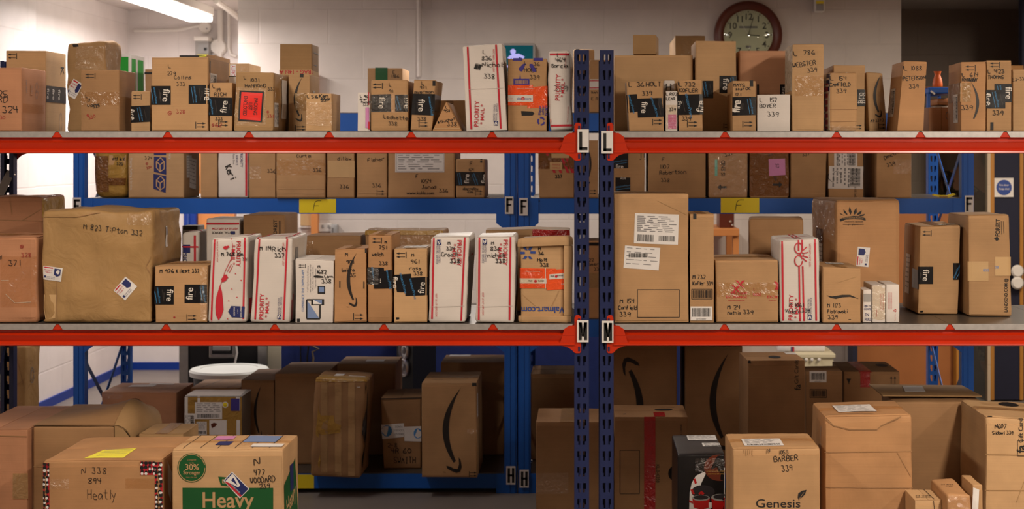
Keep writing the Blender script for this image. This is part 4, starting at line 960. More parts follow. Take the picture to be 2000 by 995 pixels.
C(B_, 'large square box marked 279 with two black tape squares', (296, 112, 407, 257), 5.03, .29, 'L', 'kraft',
  W(329, 126, 7, 'L'), W(327, 140, 7, '279'), W(341, 148, 7, 'Collins'), W(345, 161, 7, '333'), FIRE(296, 168, 334, 205, (.78, 'f', 95), (.22, 'b', 82)), FIRE(369, 166, 408, 203, (.35, 'b', 82), (.97, 'f', 95)),
  W(328, 214, 12, '@', col='red_ink', w=1.2), W(345, 215, 7, '328', col='red_ink'), ARR(382, 238, 402, 251, 'R'), ON('R', LABEL(14, 30, 64, 66, vert=True), RC(8, 6, 14, 30, 'print', 'printed_bar'), TXT(110, 70, 5, 'FRAGILE', 'grey_print', 90)), cr=.0022, group=g)
C('mailing_carton', 'small white carton peeping out behind the box marked 119', (430, 148, 470, 257), 5.36, .16, 'L', 'white_board', RC(438, 148, 470, 150, 'print', 'dark_edge'), flap=None, group=g)
C(B_, 'narrow box marked 119 with a broad black tape band', (410, 162, 453, 257), 5.035, .2, 'L', 'kraft',
  W(416, 165, 7, 'L'), W(420, 172, 7, '119'), W(419, 181, 7, 'RICH'), FIRE(410, 190, 453, 226, (.64, 'f', -82), (.1, 'b', 82), (.38, 'g', 80), slant=1), W(421, 229, 6, '333'), W(414, 240, 8, '@62', col='red_ink'), ARR(427, 235, 446, 248, 'R'), cr=.003, group=g)
C(B_, 'box marked 1031 with a red packing list pouch on its front', [(460, 139), (536, 141), (534, 256), (457, 256)], 5.03, .28, 'L', 'kraft_dull',
  W(477, 149, 6, 'L'), W(488, 153, 7, '1031'), W(479, 164, 7, 'HAMMOND'), W(523, 171, 6, '333'), QD([(461, 171), (520, 172), (519, 246), (458, 246)], 'clear_film', 'pouch'),
  QD([(468, 177), (516, 179), (512, 239), (466, 236)], 'print', 'pouch_border'), QD([(472, 180), (513, 182), (509, 236), (469, 233)], 'label_red', 'packing_list'),
  TXT(500, 208, 7.5, 'PACKING', 'ink', 93, .03, .75), TXT(490, 208, 7.5, 'LIST', 'ink', 93, .03, .8), TXT(480, 207, 7.5, 'ENCLOSED', 'ink', 93, .03, .75), W(521, 215, 7, '@', col='red_ink'), W(522, 224, 6, '338', col='red_ink'),
  ON('R', LABEL(4, 60, 40, 108, vert=True), RC(60, 6, 120, 96, 'clear_film', 'label_pouch'), RC(72, 12, 116, 90, 'paper', 'packing_slip'), RC(4, 30, 50, 56, 'clear_tape')), cr=.004, rnd=.008, group=g)
C(B_, 'upright box standing highest behind the smile-marked box, red printed tape round it', (547, 86, 609, 257), 5.44, .14, 'L', 'kraft_dull',
  RC(547, 136, 609, 147, 'tan_paper_tape', 'printed_tape'), TXT(578, 141, 8, 'FRAG - 14bl As', 'usps_red', 180, .02), ON('R', RC(1, 52, 78, 66, 'tan_paper_tape', 'printed_tape'), TXT(30, 105, 14, 'FRA', 'usps_red', 0, .03), LN([[(20, 16), (70, 16)], [(22, 40), (50, 40)]], 2, 'grey_print')), group=g)
C(B_, 'box with a tall black smile mark beside the red packing list box', (564, 146, 605, 257), 5.22, .19, 'L', 'kraft_light',
  SMILE(573, 152, 591, 238), RC(586, 145, 593, 151, 'print', 'registration_mark'), ARR(577, 245, 597, 256, 'R'), RC(576, 182, 605, 216, 'tan_tape'), ON('R', LABEL(30, 30, 48, 44, bars=1)), group=g)
C(B_, 'taped box marked 516 in front of the smile-marked box, black scrawl at top', (598, 182, 648, 257), 5.02, .17, 'L', 'kraft_light',
  W(600, 186, 6, 'L 516', w=1.4), W(624, 184, 7, 'Ken', w=1.6), W(627, 193, 6, '337'), SCRIB(627, 192, 644, 196), RC(599, 200, 648, 246, 'clear_film', 'clear_wrap'), cr=.003, bow=.002, group=g)
C('mailing_carton', 'slim white box marked L 96 with a red printed edge', (699, 181, 723, 254), 5.04, .2, 'L', 'white_board',
  W(704, 186, 5, 'L 96'), W(703, 192, 4.5, 'Arm-'), W(706, 197, 4.5, 'hands'), W(709, 203, 4.5, '337'), RC(714, 210, 721, 250, 'pink_paper', 'pink_panel'), RC(719, 181, 721, 205, 'usps_red', 'red_stripe'), RC(719, 238, 722, 253, 'usps_red', 'red_stripe'), group=g)
C(B_, 'box marked 91 with two shiny taped black panels', (724, 156, 797, 255), 5.03, .24, 'L', 'kraft',
  ARR(728, 162, 748, 174, 'L'), W(760, 162, 7, 'L'), W(760, 175, 6, '91'), FIRE(726, 185, 764, 219, (.55, 'f', 95), (.2, 'g', 80), slant=-1), FIRE(772, 185, 797, 218, (.3, 'b', 75), (.95, 'f', 95)),
  RC(725, 184, 797, 220, 'clear_film', 'clear_wrap'), W(750, 224, 7, 'Ledbetter', deg=5), W(759, 238, 7, '338'), ON('R', RC(0.5, 10, 100, 90, 'clear_tape')), cr=.003, rnd=.007, group=g)
C(B_, 'leaning box marked 971 with one broad black tape panel', [(808, 154), (851, 156), (843, 254), (802, 252)], 5.035, .24, 'L', 'kraft',
  W(823, 159, 7, 'L'), W(820, 168, 6, '971'), W(809, 176, 6.5, 'ayerman'), RC(845, 158, 850, 168, 'print', 'registration_mark'), QD([(807, 183), (849, 184), (847, 226), (804, 224)], 'tape_black', 'parcel_tape'), TXT(824, 206, 13, 'fire', 'tape_white', 90, .012), TXT(816, 206, 3.5, 'phone', 'tape_grey', 90), TXT(842, 207, 5, 'amazonPrime', 'tape_blue', 82),
  W(816, 229, 7, '338'), ARR(818, 237, 836, 249, 'R'), ON('R', RC(6, 20, 40, 70, 'clear_film', 'label_pouch'), RC(0, 28, 120, 60, 'tape_black', 'parcel_tape')), cr=.003, group=g)
C(B_, 'low olive box lying behind the triangular box', (858, 196, 908, 254), 5.33, .2, 'L', 'kraft_light', BOXL(873, 198, 885, 202, .8), group=g)
# the triangular mailing tube
tri = [(871.5, 198.5), (844, 254), (902, 254)]
a, b_, c_ = [U(x, y, 5.02) for x, y in tri]; b_.z = c_.z = BASES['L']+.0012
mb = MB(); bm = bmesh.new(); vv = [bm.verts.new(p) for p in (a, b_, c_)]+[bm.verts.new(p+Vector((0, .25, 0))) for p in (a, b_, c_)]
for f in ((0, 1, 2), (3, 5, 4), (0, 3, 4, 1), (1, 4, 5, 2), (2, 5, 3, 0)): bm.faces.new([vv[i] for i in f])
bmesh.ops.bevel(bm, geom=bm.edges[:], offset=.003, segments=2, affect='EDGES', profile=.5); bm.verts.index_update()
mb.add([v.co.copy() for v in bm.verts], [[v.index for v in f.verts] for f in bm.faces]); bm.free()
tb = mb.build('triangular_box', 'kraft_warm', smooth=True); tag(tb, 'triangular prism shaped cardboard box marked 338', 'box', g)
mb = MB(); rr = random.Random(2)
for x, y, h, s, dg_ in ((870, 207, 5, 'L', 0), (867, 214, 5, '958', 0), (854, 237, 5.5, '#thichal', -14), (873, 239, 8, '338', 0)):
    st, wd = strokes(s, rr); an = math.radians(dg_)
    for p_ in st:
        v, f = ribbon([(a_*h, h-b*h) for a_, b in p_], max(1.1, h*.13)); mb.add([U(x+q[0]*math.cos(an)-q[1]*math.sin(an), y+q[0]*math.sin(an)+q[1]*math.cos(an), 5.0192) for q in v], f)
link('handwriting', mb.v, mb.f, 'ink', tb)
MB().prism([U(848, 250, 5.0196), U(898, 250, 5.0196), U(899, 252.4, 5.0196), U(847, 252.4, 5.0196)], (0, -.0006, 0)).build('fold_edge', 'kraft_light', tb)
q = [(904, 92), (980, 86), (990, 252), (911, 254)]
C('mailing_carton', 'tallest white postal carton on the top shelf, marked 836, leaning slightly', q, 5.02, .26, 'L', 'white_board',
  USPS(q, emb='BR', url='TR'), W(943, 97, 8, 'L'), W(941, 110, 8, '836', w=1.3), SCRIB(929, 126, 938, 135), W(942, 122, 9, 'Nichols', w=1.3), W(945, 145, 9, '338', w=1.3), LN([[(914, 175), (986, 172)]], .7, 'crease_grey', 'crease'), ON('R', RC(20, 20, 24, 130, 'grey_print', 'printed_line')), cr=.003, flap=None, top='x', group=g)
C(B_, 'brown box with orange tape band and violet printing, marked 36', (992, 115, 1068, 255), 5.06, .24, 'L', 'kraft',
  RC(1002, 114.5, 1020, 119, 'violet', 'violet_print'), RC(1042, 114.5, 1060, 119, 'violet', 'violet_print'), PG([(1015, 139), (1013, 134), (1022, 125), (1027, 124), (1026, 127), (1020, 140)], 'violet', 'violet_print'), PG([(1035, 125), (1040, 125), (1048, 138), (1047, 141), (1040, 140), (1034, 129)], 'violet', 'violet_print'),
  PG([(1014, 157), (1016, 145), (1018, 157)], 'violet', 'violet_print'), RC(1003, 154, 1034, 168, 'violet', 'violet_panel'), BAR(1006, 157, 1031, 164, mat='kraft'),
  QD([(1031, 171), (1068, 168), (1068, 210), (1030, 212)], 'orange_tape', 'orange_tape'), RC(993, 166, 1041, 206, 'orange_tape', 'orange_tape'), RC(993, 186, 1041, 199, 'tape_white', 'white_band'), TXT(1014, 192.5, 4.6, 'site', 'brand_blue', 0, .015), TXT(1031, 192.5, 4.6, 'store', 'brand_blue', 0, .015), DISC(1021.5, 193, 3.4, 3.4, 'usps_red'), TXT(1021.5, 193, 3.2, '2', 'tape_white', 0, .02), TXT(1025, 173.5, 2.4, 'Save money. Live better.', 'tape_white', 180), TXT(996.5, 193, 2.4, 'by with', 'orange_tape'),
  TXT(1054, 216, 5.2, 'Please', 'violet', -90, .02), TXT(1060, 215, 5.2, 'achiev', 'violet', -90, .02), TXT(1066, 216, 5.2, 'by recy', 'violet', -90, .02, .95),
  LN([ell(1057, 237, 6, 7, 10, 10, 100), ell(1057, 237, 6, 7, 10, 130, 220), ell(1057, 237, 6, 7, 10, 250, 340)], 3.2, 'violet', 'recycling_mark'), PG([(1018, 217), (1040, 218), (1044, 222), (1040, 226), (1019, 226)], 'ink', 'black_scribble'),
  W(1024, 120, 6, 'L'), W(1043, 122, 7, '36'), W(1024, 133, 8, 'HOLT'), W(1035, 147, 8, '339'), cr=.002, group=g)
q = [(1069.5, 96), (1114, 98), (1120, 254), (1073, 255)]
C('mailing_carton', 'slim white postal carton marked 464 beside the navy upright, crumpled top', q, 5.04, .22, 'L', 'white_board',
  RC(1070, 104, 1114, 108, 'usps_red', 'red_line'), QD([(1074, 244), (1119.5, 243), (1119.5, 247), (1074, 248)], 'usps_red', 'red_line'), TXT(1089.5, 171, 9, 'PRIORITY', 'usps_red', -88, .01, .98), TXT(1099, 172, 7, '* MAIL *', 'usps_red', -88, .01, 1.05), TXT(1109, 224, 2.2, 'VISIT US AT USPS.COM', 'usps_red', -88), TXT(1105, 118, 2.2, 'UNITED STATES POSTAL', 'usps_red', -88),
  W(1088, 104, 8, 'L'), W(1085, 113, 8, '464', w=1.3), W(1076, 125, 7, 'Garcia', w=1.3), W(1082, 168, 11, '339', w=.9), PG([(1073, 232), (1076, 236), (1074, 242), (1073, 243)], 'orange_tape', 'orange_scrap'), cr=.007, rnd=.014, flap=None, freq=8, group=g)
# E shelf (rear, top)
g = 'parcels on the blue rear top shelf'
C('green_carton', 'white carton with bright green panels on the rear top shelf', (233, 106, 255, 220), 7.0, .22, 'E', 'white_board', RC(235, 111, 251, 216, 'box_green', 'green_panel'), ON('R', RC(6, 8, 34, 100, 'box_green', 'green_panel'), RC(48, 8, 84, 100, 'box_green', 'green_panel')), flap=None, group=g)
C(B_, 'brown box seen in the gap behind the green carton', (283, 135, 340, 220), 7.02, .3, 'E', 'kraft_brown', RC(283, 141, 340, 145, 'print', 'dark_edge'), group=g)
C(B_, 'box whose dark lid edge shows above the box marked 279', (350, 108, 420, 220), 7.05, .3, 'E', 'kraft_brown', RC(352, 108.5, 400, 111, 'print', 'dark_edge'), PG([(388, 108), (402, 106), (404, 110), (390, 111)], 'yellow_paper', 'yellow_note'), group=g)
C(B_, 'box with red printed tape showing behind the box marked 1031', (446, 124, 486, 220), 7.05, .25, 'E', 'kraft_light', RC(450, 126, 461, 160, 'paper', 'printed_tape'), TXT(456, 144, 7, 'PRIORITY', 'usps_red', -90, .02, .8), RC(470, 130, 484, 140, 'clear_film', 'clear_wrap'), group=g)
C(B_, 'box marked E 1186 with a green tape strip, behind the box marked 91', (718, 133, 786, 220), 7.0, .26, 'E', 'kraft', RC(733, 133, 757, 160, 'dark_green', 'green_tape'), W(767, 138, 6, 'E'), W(764, 146, 6, '1186'), ON('R', RC(20, 40, 26, 60, 'grey_print', 'printed_mark')), group=g)
C(B_, 'box standing tallest behind the tops of the paired navy uprights', (1120, 96, 1161, 220), 7.25, .2, 'E', 'kraft_light', RC(1124, 95.5, 1132, 99, 'print', 'registration_mark'), rnd=.01, group=g)
C(B_, 'box wrapped with red and white postal tape seen between the navy uprights', (1152, 117, 1196, 219), 7.0, .2, 'E', 'kraft', RC(1152, 155, 1196, 175, 'paper', 'printed_tape'), RC(1152, 157, 1196, 159, 'usps_red', 'red_stripe'), RC(1152, 171, 1196, 173, 'usps_red', 'red_stripe'), W(1155, 178, 5, '#nn'), W(1155, 190, 6, 'E R'), W(1170, 200, 5, '3'), group=g)
C(B_, 'cube box with taped left side on the rear top shelf above the box marked 732', (1319, 70, 1377, 220), 7.0, .5, 'E', 'kraft_dull', RC(1330, 76, 1350, 130, 'tan_tape'), ON('L', RC(20, 6, 200, 100, 'clear_film', 'clear_wrap')), group=g, cr=.003)
# right bay top shelf
g = 'parcels on the front top shelf, right bay'
big = C(B_, 'wide plain box behind the boxes marked 36 and 732 next to the navy upright', (1200, 108, 1353, 257), 5.3, .26, 'L', 'kraft_light', cr=.002, group=g)
C(B_, 'small plain box stacked on the wide plain box', [(1236, 68), (1281, 68), (1281, 107), (1236, 107)], 5.34, .16, ZP(108, 5.3)+.004, 'kraft_dull', yaw=-6, group=g)
q = [(1223, 160), (1294, 158), (1297, 256), (1229, 256)]
C(B_, 'box marked 36 and 339 with a stepped black tape band', q, 5.02, .2, 'L', 'kraft',
  W(1228, 161, 9, 'L', w=1.4), W(1244, 161, 8.5, '36', w=1.4), W(1262, 160, 9, 'HOLT', w=1.4), W(1254, 178, 8.5, '339', w=1.4), QD([(1224, 185), (1244, 184), (1246, 218), (1226, 221)], 'tape_black', 'parcel_tape'), TXT(1234, 203, 5, 'amazonPrime', 'tape_blue', 75), QD([(1244, 193), (1296, 191), (1296, 228), (1246, 230)], 'tape_black', 'parcel_tape'), TXT(1259, 210, 12, 'fire', 'tape_white', 93, .012), TXT(1253, 212, 3.5, 'phone', 'tape_grey', 93), TXT(1279, 209, 5.4, 'amazonPrime', 'tape_blue', 72), LN([[(1285, 198), (1291, 225)]], .6, 'tape_grey'), ARR(1274, 232, 1293, 245, 'R'), cr=.0025, group=g)
C('mailing_carton', 'slim white box marked 172 between two black-taped boxes', (1300, 178, 1323, 255), 5.02, .1, 'L', 'white_board',
  W(1301, 181, 6, 'L R172', sx=.8), W(1301, 190, 6, 'LEAR', sx=.9), W(1307, 211, 6, '339', sx=.9), RC(1305, 224, 1321, 252, 'pink_paper', 'pink_panel', 'pale pink printed panel'), LN([[(1306, y), (1320, y)] for y in range(226, 251, 3)], .6, 'usps_red'), RC(1301, 205, 1322, 253, 'clear_tape', 'clear_wrap'), flap=None, group=g)
C('mailing_carton', 'small white carton behind the slim white box marked 172', (1298, 158, 1317, 255), 5.15, .1, 'L', 'white_board', W(1301, 163, 13, 'H', w=2), flap=None, cr=.003, group=g)
C(B_, 'box marked 732 with black tape turning its right edge', [(1325, 157), (1369, 156), (1372, 256), (1326, 256)], 5.02, .2, 'L', 'kraft',
  W(1326, 161, 8, 'L', w=1.3), W(1338, 161, 8, '732', w=1.3), W(1327, 173, 7.5, 'KOFLER', w=1.3, sx=.95), QD([(1325, 185), (1371, 184), (1372, 224), (1325, 225)], 'tape_black', 'parcel_tape'), TXT(1346, 207, 6.5, 'amazonPrime', 'tape_blue', 78), TXT(1366, 208, 12, 'fire', 'tape_white', -82, .012), TXT(1328, 205, 8, 'fire', 'tape_white', 95), LN([[(1333, 196), (1338, 218)]], .6, 'tape_grey'), W(1332, 228, 7.5, '339', w=1.2), ARR(1342, 236, 1362, 249, 'R'), cr=.003, group=g)
C(B_, 'tall upright box with two black tape squares behind the box marked 732', (1359, 80, 1438, 256), 5.27, .24, 'L', 'kraft_light',
  FIRE(1372, 158, 1393, 192, (.4, 'b', 80)), FIRE(1405, 148, 1438, 182, (.4, 'f', 93), (.9, 'b', 78)), ARR(1413, 241, 1429, 252, 'R'), cr=.002, group=g)
C(B_, 'narrow box marked 50K with black tape beside the square white box', (1431, 158, 1476, 256), 5.02, .2, 'L', 'kraft',
  W(1433, 163, 6.5, 'MAYS', w=1.2), W(1437, 172, 5, '###'), W(1451, 170, 6, 'FOK', w=1.2), W(1436, 182, 5, '12.1'), RC(1464.5, 157.5, 1471, 169, 'print', 'registration_mark'), FIRE(1431, 190, 1476, 226, (.18, 'f', -83), (.12, 'f', -83), (.82, 'b', 80), slant=-1), ARR(1450, 236, 1470, 249, 'R'), cr=.0022, group=g)
C(B_, 'plain pinkish box behind the square white box marked 157', (1444, 99, 1540, 256), 5.3, .26, 'L', 'kraft_pink', RC(1478, 165, 1482, 190, 'tape_black', 'parcel_tape'), RC(1523, 165, 1535, 190, 'tape_black', 'parcel_tape'), TXT(1531, 177, 8, 'fire', 'tape_white', 93), group=g)
C('mailing_carton', 'square white box marked 157 and 339 in black marker', (1479, 185, 1543, 254), 5.02, .18, 'L', 'white_board',
  W(1484, 191, 8, 'L', w=1.4), W(1502, 191, 8, '157', w=1.4), W(1484, 203, 7.5, 'BOYER', w=1.4), W(1499, 219, 9, '339', w=1.4), flap=None, group=g)
C(B_, 'tall box marked 786 with padded translucent left side', (1547, 86, 1609, 254), 5.02, .19, 'L', 'kraft_light',
  W(1550, 100, 10, 'L', deg=-6, w=1.3), W(1569, 99, 9, '786', deg=-4, w=1.3), W(1548, 124, 9, 'WEBSTER', deg=-9, w=1.3, sx=.84), W(1576, 134, 8, '339', deg=-5, w=1.3), RC(1552, 148, 1608, 188, 'clear_tape'), ON('L', RC(0, 2, 120, 92, 'bubble_wrap', 'padding')), cr=.002, rnd=.006, group=g)
C(B_, 'box marked 154 in shrink film with red and blue edging', (1621, 142, 1673, 254), 5.03, .12, 'L', 'kraft',
  W(1622, 149, 8, 'L', w=1.3), W(1637, 149, 8, '154', w=1.3), W(1621, 162, 7, 'CANFIELD', w=1.3, sx=.84), W(1633, 174, 8, '339', w=1.3), RC(1612, 141, 1674, 144, 'clear_film', 'clear_wrap'), LN([[(1622, 214), (1672, 214)], [(1622, 238), (1672, 237)]], 1, 'kraft_brown', 'crease'), RC(1621, 246, 1673, 254, 'clear_film', 'clear_wrap'),
  ON('L', RC(0, 0, 72, 112, 'paper', 'printed_sleeve'), RC(40, 2, 70, 40, 'usps_blue', 'blue_panel'), RC(8, 20, 60, 110, 'usps_red', 'red_panel'), LN([[(5, y), (70, y)] for y in range(12, 108, 13)], 4, 'paper', 'white_stripes')), ON('T', RC(0, 0, 56, 70, 'clear_film', 'clear_wrap')), cr=.004, rnd=.006, group=g)
C(B_, 'box with a black tape corner behind the film-wrapped box marked 154', (1628, 128, 1689, 255), 5.2, .24, 'L', 'kraft_light', FIRE(1674, 175, 1689, 208, (.3, 'f', -83), (.8, 'f', -83)), ARR(1670, 243, 1683, 254, 'R'), cr=.002, group=g)
C(B_, 'narrow crumpled box with a long black smile mark and scrawl below', [(1691, 140), (1725, 142), (1731, 254), (1697, 254)], 5.2, .2, 'L', 'kraft_light',
  SMILE(1704, 146, 1722, 230), W(1700, 233, 6, 'A1-331-2', deg=-3, sx=.7), ARR(1715, 241, 1728, 253, 'R'), RC(1714, 180, 1729, 200, 'clear_film', 'clear_wrap'), cr=.005, rnd=.008, group=g)
C(B_, 'tapering box marked 1088 with a white label on its left side', [(1765, 120), (1810, 121), (1803, 254), (1752, 254)], 5.03, .19, 'L', 'kraft_warm',
  W(1765, 129, 9, 'L', deg=-3, w=1.3), W(1778, 129, 9, '1088', w=1.3, sx=.85), W(1763, 150, 8, 'PETERSON', deg=-3, w=1.3, sx=.82), W(1775, 165, 8, '339', w=1.3), ON('L', LABEL(12, 50, 60, 106, vert=True)), cr=.002, group=g)
C(B_, 'low pinkish box with lifted lid between the boxes marked 1088 and 614', (1814, 210, 1856, 254), 5.26, .16, 'L', 'kraft_pink',
  LN([[(1838, 210), (1838, 254)]], 1.2, 'kraft_brown', 'seam'), LN([ell(1853, 226, 6, 8)], 1.4, 'grey_print'), RC(1828, 208, 1852, 215, 'clear_film', 'clear_wrap'), PG([(1816, 209), (1836, 203), (1838, 206), (1838, 210)], 'tan_paper_tape', 'lid_flap'), group=g)
C(B_, 'box marked 614 with a long smile mark curving the other way', (1877, 121, 1925, 254), 5.02, .18, 'L', 'kraft_warm',
  ARR(1885, 127, 1905, 140, 'L'), W(1879, 143, 7, 'L', w=1.3), W(1894, 142, 8, '614', w=1.3), W(1879, 152, 7, 'RAMSEY', w=1.3, sx=.85), SCRIB(1892, 154, 1905, 159), SMILE(1895, 160, 1913, 243, flip=-1, head=False), RC(1876, 162, 1896, 199, 'tan_tape'), W(1878, 206, 9, '339', w=1.3),
  ON('L', RC(0, 40, 108, 78, 'tan_tape'), LABEL(46, 62, 82, 118, vert=True)), cr=.0025, group=g)
C(B_, 'box marked 423 with stepped black tape, beside the box marked 614', (1927, 118, 1975, 254), 5.02, .2, 'L', 'kraft',
  ARR(1933, 121, 1953, 133, 'L'), W(1929, 136, 7, 'L', w=1.3), W(1942, 135, 8, '423', w=1.3), W(1929, 147, 7, 'THOMAS', w=1.3, sx=.88), FIRE(1942, 164, 1975, 200, (.42, 'b', 83), (.85, 'f', 90)), FIRE(1927, 176, 1963, 212, (.08, 'f', 80), (.55, 'b', 78)), W(1938, 216, 9, '339', w=1.3), RC(1934, 239, 1940, 254, 'print', 'registration_mark'), cr=.002, group=g)
C(B_, 'box marked 333 cut by the right frame edge on the top shelf', (1978, 136, 2046, 254), 5.06, .22, 'L', 'kraft_light', W(1977, 153, 6, 'E3-333', sx=.9, deg=-5), group=g)
# ---------------------------------------------------------------- blue rear middle shelf (F)
g = 'parcels on the blue rear middle shelf'
C('taped_parcel', 'crumpled parcel wholly wrapped in yellowish brown tape on the blue shelf', [(179, 280), (250, 280), (248, 387), (184, 387)], 7.02, .26, 'F', 'packing_brown',
  PG([(214, 303), (248, 303), (247, 324), (213, 322)], 'kraft', 'bare_patch'), W(216, 307, 6, 'hatfield', w=1.5, sx=.8), W(228, 318, 5, '323', w=1.3), RC(178, 305, 212, 375, 'brown_tape'), RC(206, 348, 248, 362, 'brown_tape'), cr=.010, rnd=.030, flap=None, freq=11, group=g)
C(B_, 'box with two dark blue carton pictograms on the blue shelf', (251, 270, 359, 387), 7.0, .28, 'F', 'kraft_light',
  QD([(301, 280), (325, 280), (325, 303), (301, 303)], 'usps_blue', 'pictogram'), QD([(301, 306), (325, 308), (325, 342), (301, 336)], 'usps_blue', 'pictogram'), QD([(300, 340), (325, 344), (324, 377), (300, 369)], 'usps_blue', 'pictogram'),
  *[LN([[(306, y), (314, y-8), (321, y), (321, y+14), (313, y+20), (306, y+12), (306, y)], [(306, y), (313, y+6), (313, y+20)], [(313, y+6), (321, y)]], 2, 'kraft_light', 'box_drawing') for y in (316, 352)],
  W(283, 306, 6, '324'), W(285, 316, 7, '@', col='red_ink'), W(286, 327, 4, '320', deg=-20, col='red_ink'), TXT(257, 340, 4, 'Shipping, Packing & Services', 'tape_white', 90), TXT(333, 305, 5, 'easy', 'tape_white', 90),
  ON('R', LABEL(20, 34, 60, 78, bars=0, name='paper_slip'), LABEL(44, 40, 92, 100, deg=6, bars=0, name='paper_slip')), cr=.002, group=g)
C(B_, 'plain narrow box left of the white carton on the blue shelf', (392, 272, 424, 386), 7.0, .3, 'F', 'kraft', group=g)
q = [(426, 275), (485, 275), (485, 386), (426, 386)]
C('mailing_carton', 'white postal carton with bold scribbled name and one red line, blue shelf', q, 7.0, .28, 'F', 'white_board',
  RC(479, 276, 483, 383, 'usps_red', 'red_line'), TXT(472, 312, 5, 'PRIORITY', 'usps_blue', 90, .01), TXT(463, 306, 4, 'MAIL SERVICE', 'usps_blue', 90), TXT(457, 306, 4, 'Flat Rate Box', 'grey_print', 90), W(450, 322, 12, 'Keri', deg=66, w=2.6, sx=.75), cr=.004, rnd=.008, flap=None, group=g)
C(B_, 'box marked 336 right of the white carton on the blue shelf', (487, 272, 538, 386), 7.0, .3, 'F', 'kraft', W(522, 331, 7, '336'), RC(488, 325, 510, 350, 'clear_film', 'clear_wrap'), cr=.002, group=g)
C(B_, 'wide box marked 336 with clear tape band below a name, blue shelf', (540, 268, 635, 386), 6.99, .3, 'F', 'kraft', W(580, 302, 6, 'Curtis'), W(611, 329, 7, '336'), RC(540, 312, 635, 342, 'clear_tape'), LN([[(542, 369), (634, 369)], [(542, 378), (634, 378)]], 1, 'kraft_light', 'crease'), cr=.003, group=g)
C(B_, 'box marked 336 with pale tan tape across its middle, blue shelf', (639, 268, 692, 386), 7.0, .3, 'F', 'kraft', W(659, 306, 7, 'dillow'), RC(640, 314, 692, 347, 'tan_paper_tape'), W(664, 361, 7, '336'), cr=.002, group=g)
C(B_, 'box marked 336 with arrows at its lower corner, blue shelf', (697, 270, 756, 386), 7.0, .3, 'F', 'kraft', W(718, 310, 7, 'Fisher', deg=-5), W(727, 359, 7, '336'), ARR(736, 371, 751, 382, 'R'), LN([[(698, 377), (755, 377)]], 1, 'kraft_light', 'crease'), cr=.003, group=g)
C(B_, 'wide box marked 1054 with a large customs form, blue shelf', (758, 268, 888, 386), 7.0, .32, 'F', 'kraft',
  LABEL(772, 285, 868, 337, bars=0, lines=10, name='customs_form'), BOXL(775, 300, 866, 335, .5, 'grey_print'), W(812, 341, 7, 'F'), W(821, 350, 7.5, '1054'), W(824, 362, 7, 'Jonas'), TXT(821, 377, 6, 'www.kohls.com', 'print', 0, .02), W(858, 369, 7, '336'), cr=.003, group=g)
C(B_, 'small box marked 64 with black tape, end of the blue shelf', (890, 311, 947, 386), 7.0, .22, 'F', 'kraft',
  RC(938, 310, 942, 318, 'print', 'registration_mark'), W(918, 316, 7, 'F'), W(916, 328, 6, '64'), FIRE(890, 336, 947, 363, (.18, 'b', 80), (.37, 'f', -87), (.7, 'b', 70), (.96, 'f', -85)), W(904, 366, 5, 'abernathy', sx=.8), W(912, 372, 5, '336'), ARR(928, 371, 942, 382, 'R'), ON('R', RC(10, 14, 40, 60, 'clear_film', 'label_pouch')), cr=.003, rnd=.008, group=g)
C(B_, 'box crossed with red striped tape right of the paired blue posts', [(1050, 275), (1121, 275), (1121, 386), (1053, 386)], 7.0, .26, 'F', 'kraft',
  RC(1052, 275, 1120, 330, 'brown_tape', 'brown_tape'), *[PG([(x, 300), (x+5, 300), (x+20, 338), (x+15, 338)], 'usps_red', 'red_stripe') for x in (1066, 1078, 1092, 1101)], RC(1074, 317, 1098, 332, 'tan_paper_tape', 'fragile_tape'), TXT(1086, 322, 3, 'FRAGILE', 'usps_red'), TXT(1086, 328, 3, 'HANDLE', 'usps_red'), RC(1077, 300, 1112, 309, 'tan_paper_tape', 'fragile_tape'), W(1084, 342, 6, '337', w=1.6), cr=.003, group=g)
C(B_, 'tall narrow box with arrows seen between the navy uprights, blue shelf', (1130, 274, 1168, 386), 7.0, .24, 'F', 'kraft', SMILE(1143, 280, 1156, 362, flip=-1), ARR(1149, 370, 1165, 381, 'R'), group=g)
C(B_, 'box with two black tape squares at the navy upright, blue shelf', (1199, 270, 1259, 387), 7.0, .28, 'F', 'kraft', FIRE(1199, 300, 1227, 329, (.45, 'b', -8)), TXT(1210, 325, 8, 'fire', 'tape_white', 0, .012), FIRE(1202, 347, 1231, 380, (.5, 'b', -8)), TXT(1217, 350, 6, 'any', 'tape_white', 180), ARR(1249, 290, 1261, 312, 'U'), cr=.002, group=g)
C(B_, 'wide box marked 1107, blue shelf, beside the tall box with customs forms', (1266, 266, 1378, 387), 7.0, .3, 'F', 'kraft', W(1293, 308, 7, 'F'), W(1288, 322, 8, '1107', w=1.3), W(1288, 334, 8, 'Robertson', deg=-3, w=1.3, sx=.85), W(1291, 349, 7, '338'), cr=.002, group=g)
C(B_, 'taped box with aqua strip, arrow and the words IS END, blue shelf', (1384, 272, 1460, 386), 7.0, .28, 'F', 'kraft', RC(1396, 312, 1401, 344, 'aqua', 'aqua_tape'), TXT(1412, 329, 8, 'IS END', 'print', -90, .02, .95), PG([(1401, 366), (1408, 360), (1408, 364), (1419, 364), (1419, 368), (1408, 368), (1408, 372)], 'print', 'arrow'), W(1414, 300, 7, '337', deg=-15), RC(1385, 300, 1460, 382, 'clear_film', 'clear_wrap'), cr=.003, rnd=.008, group=g)
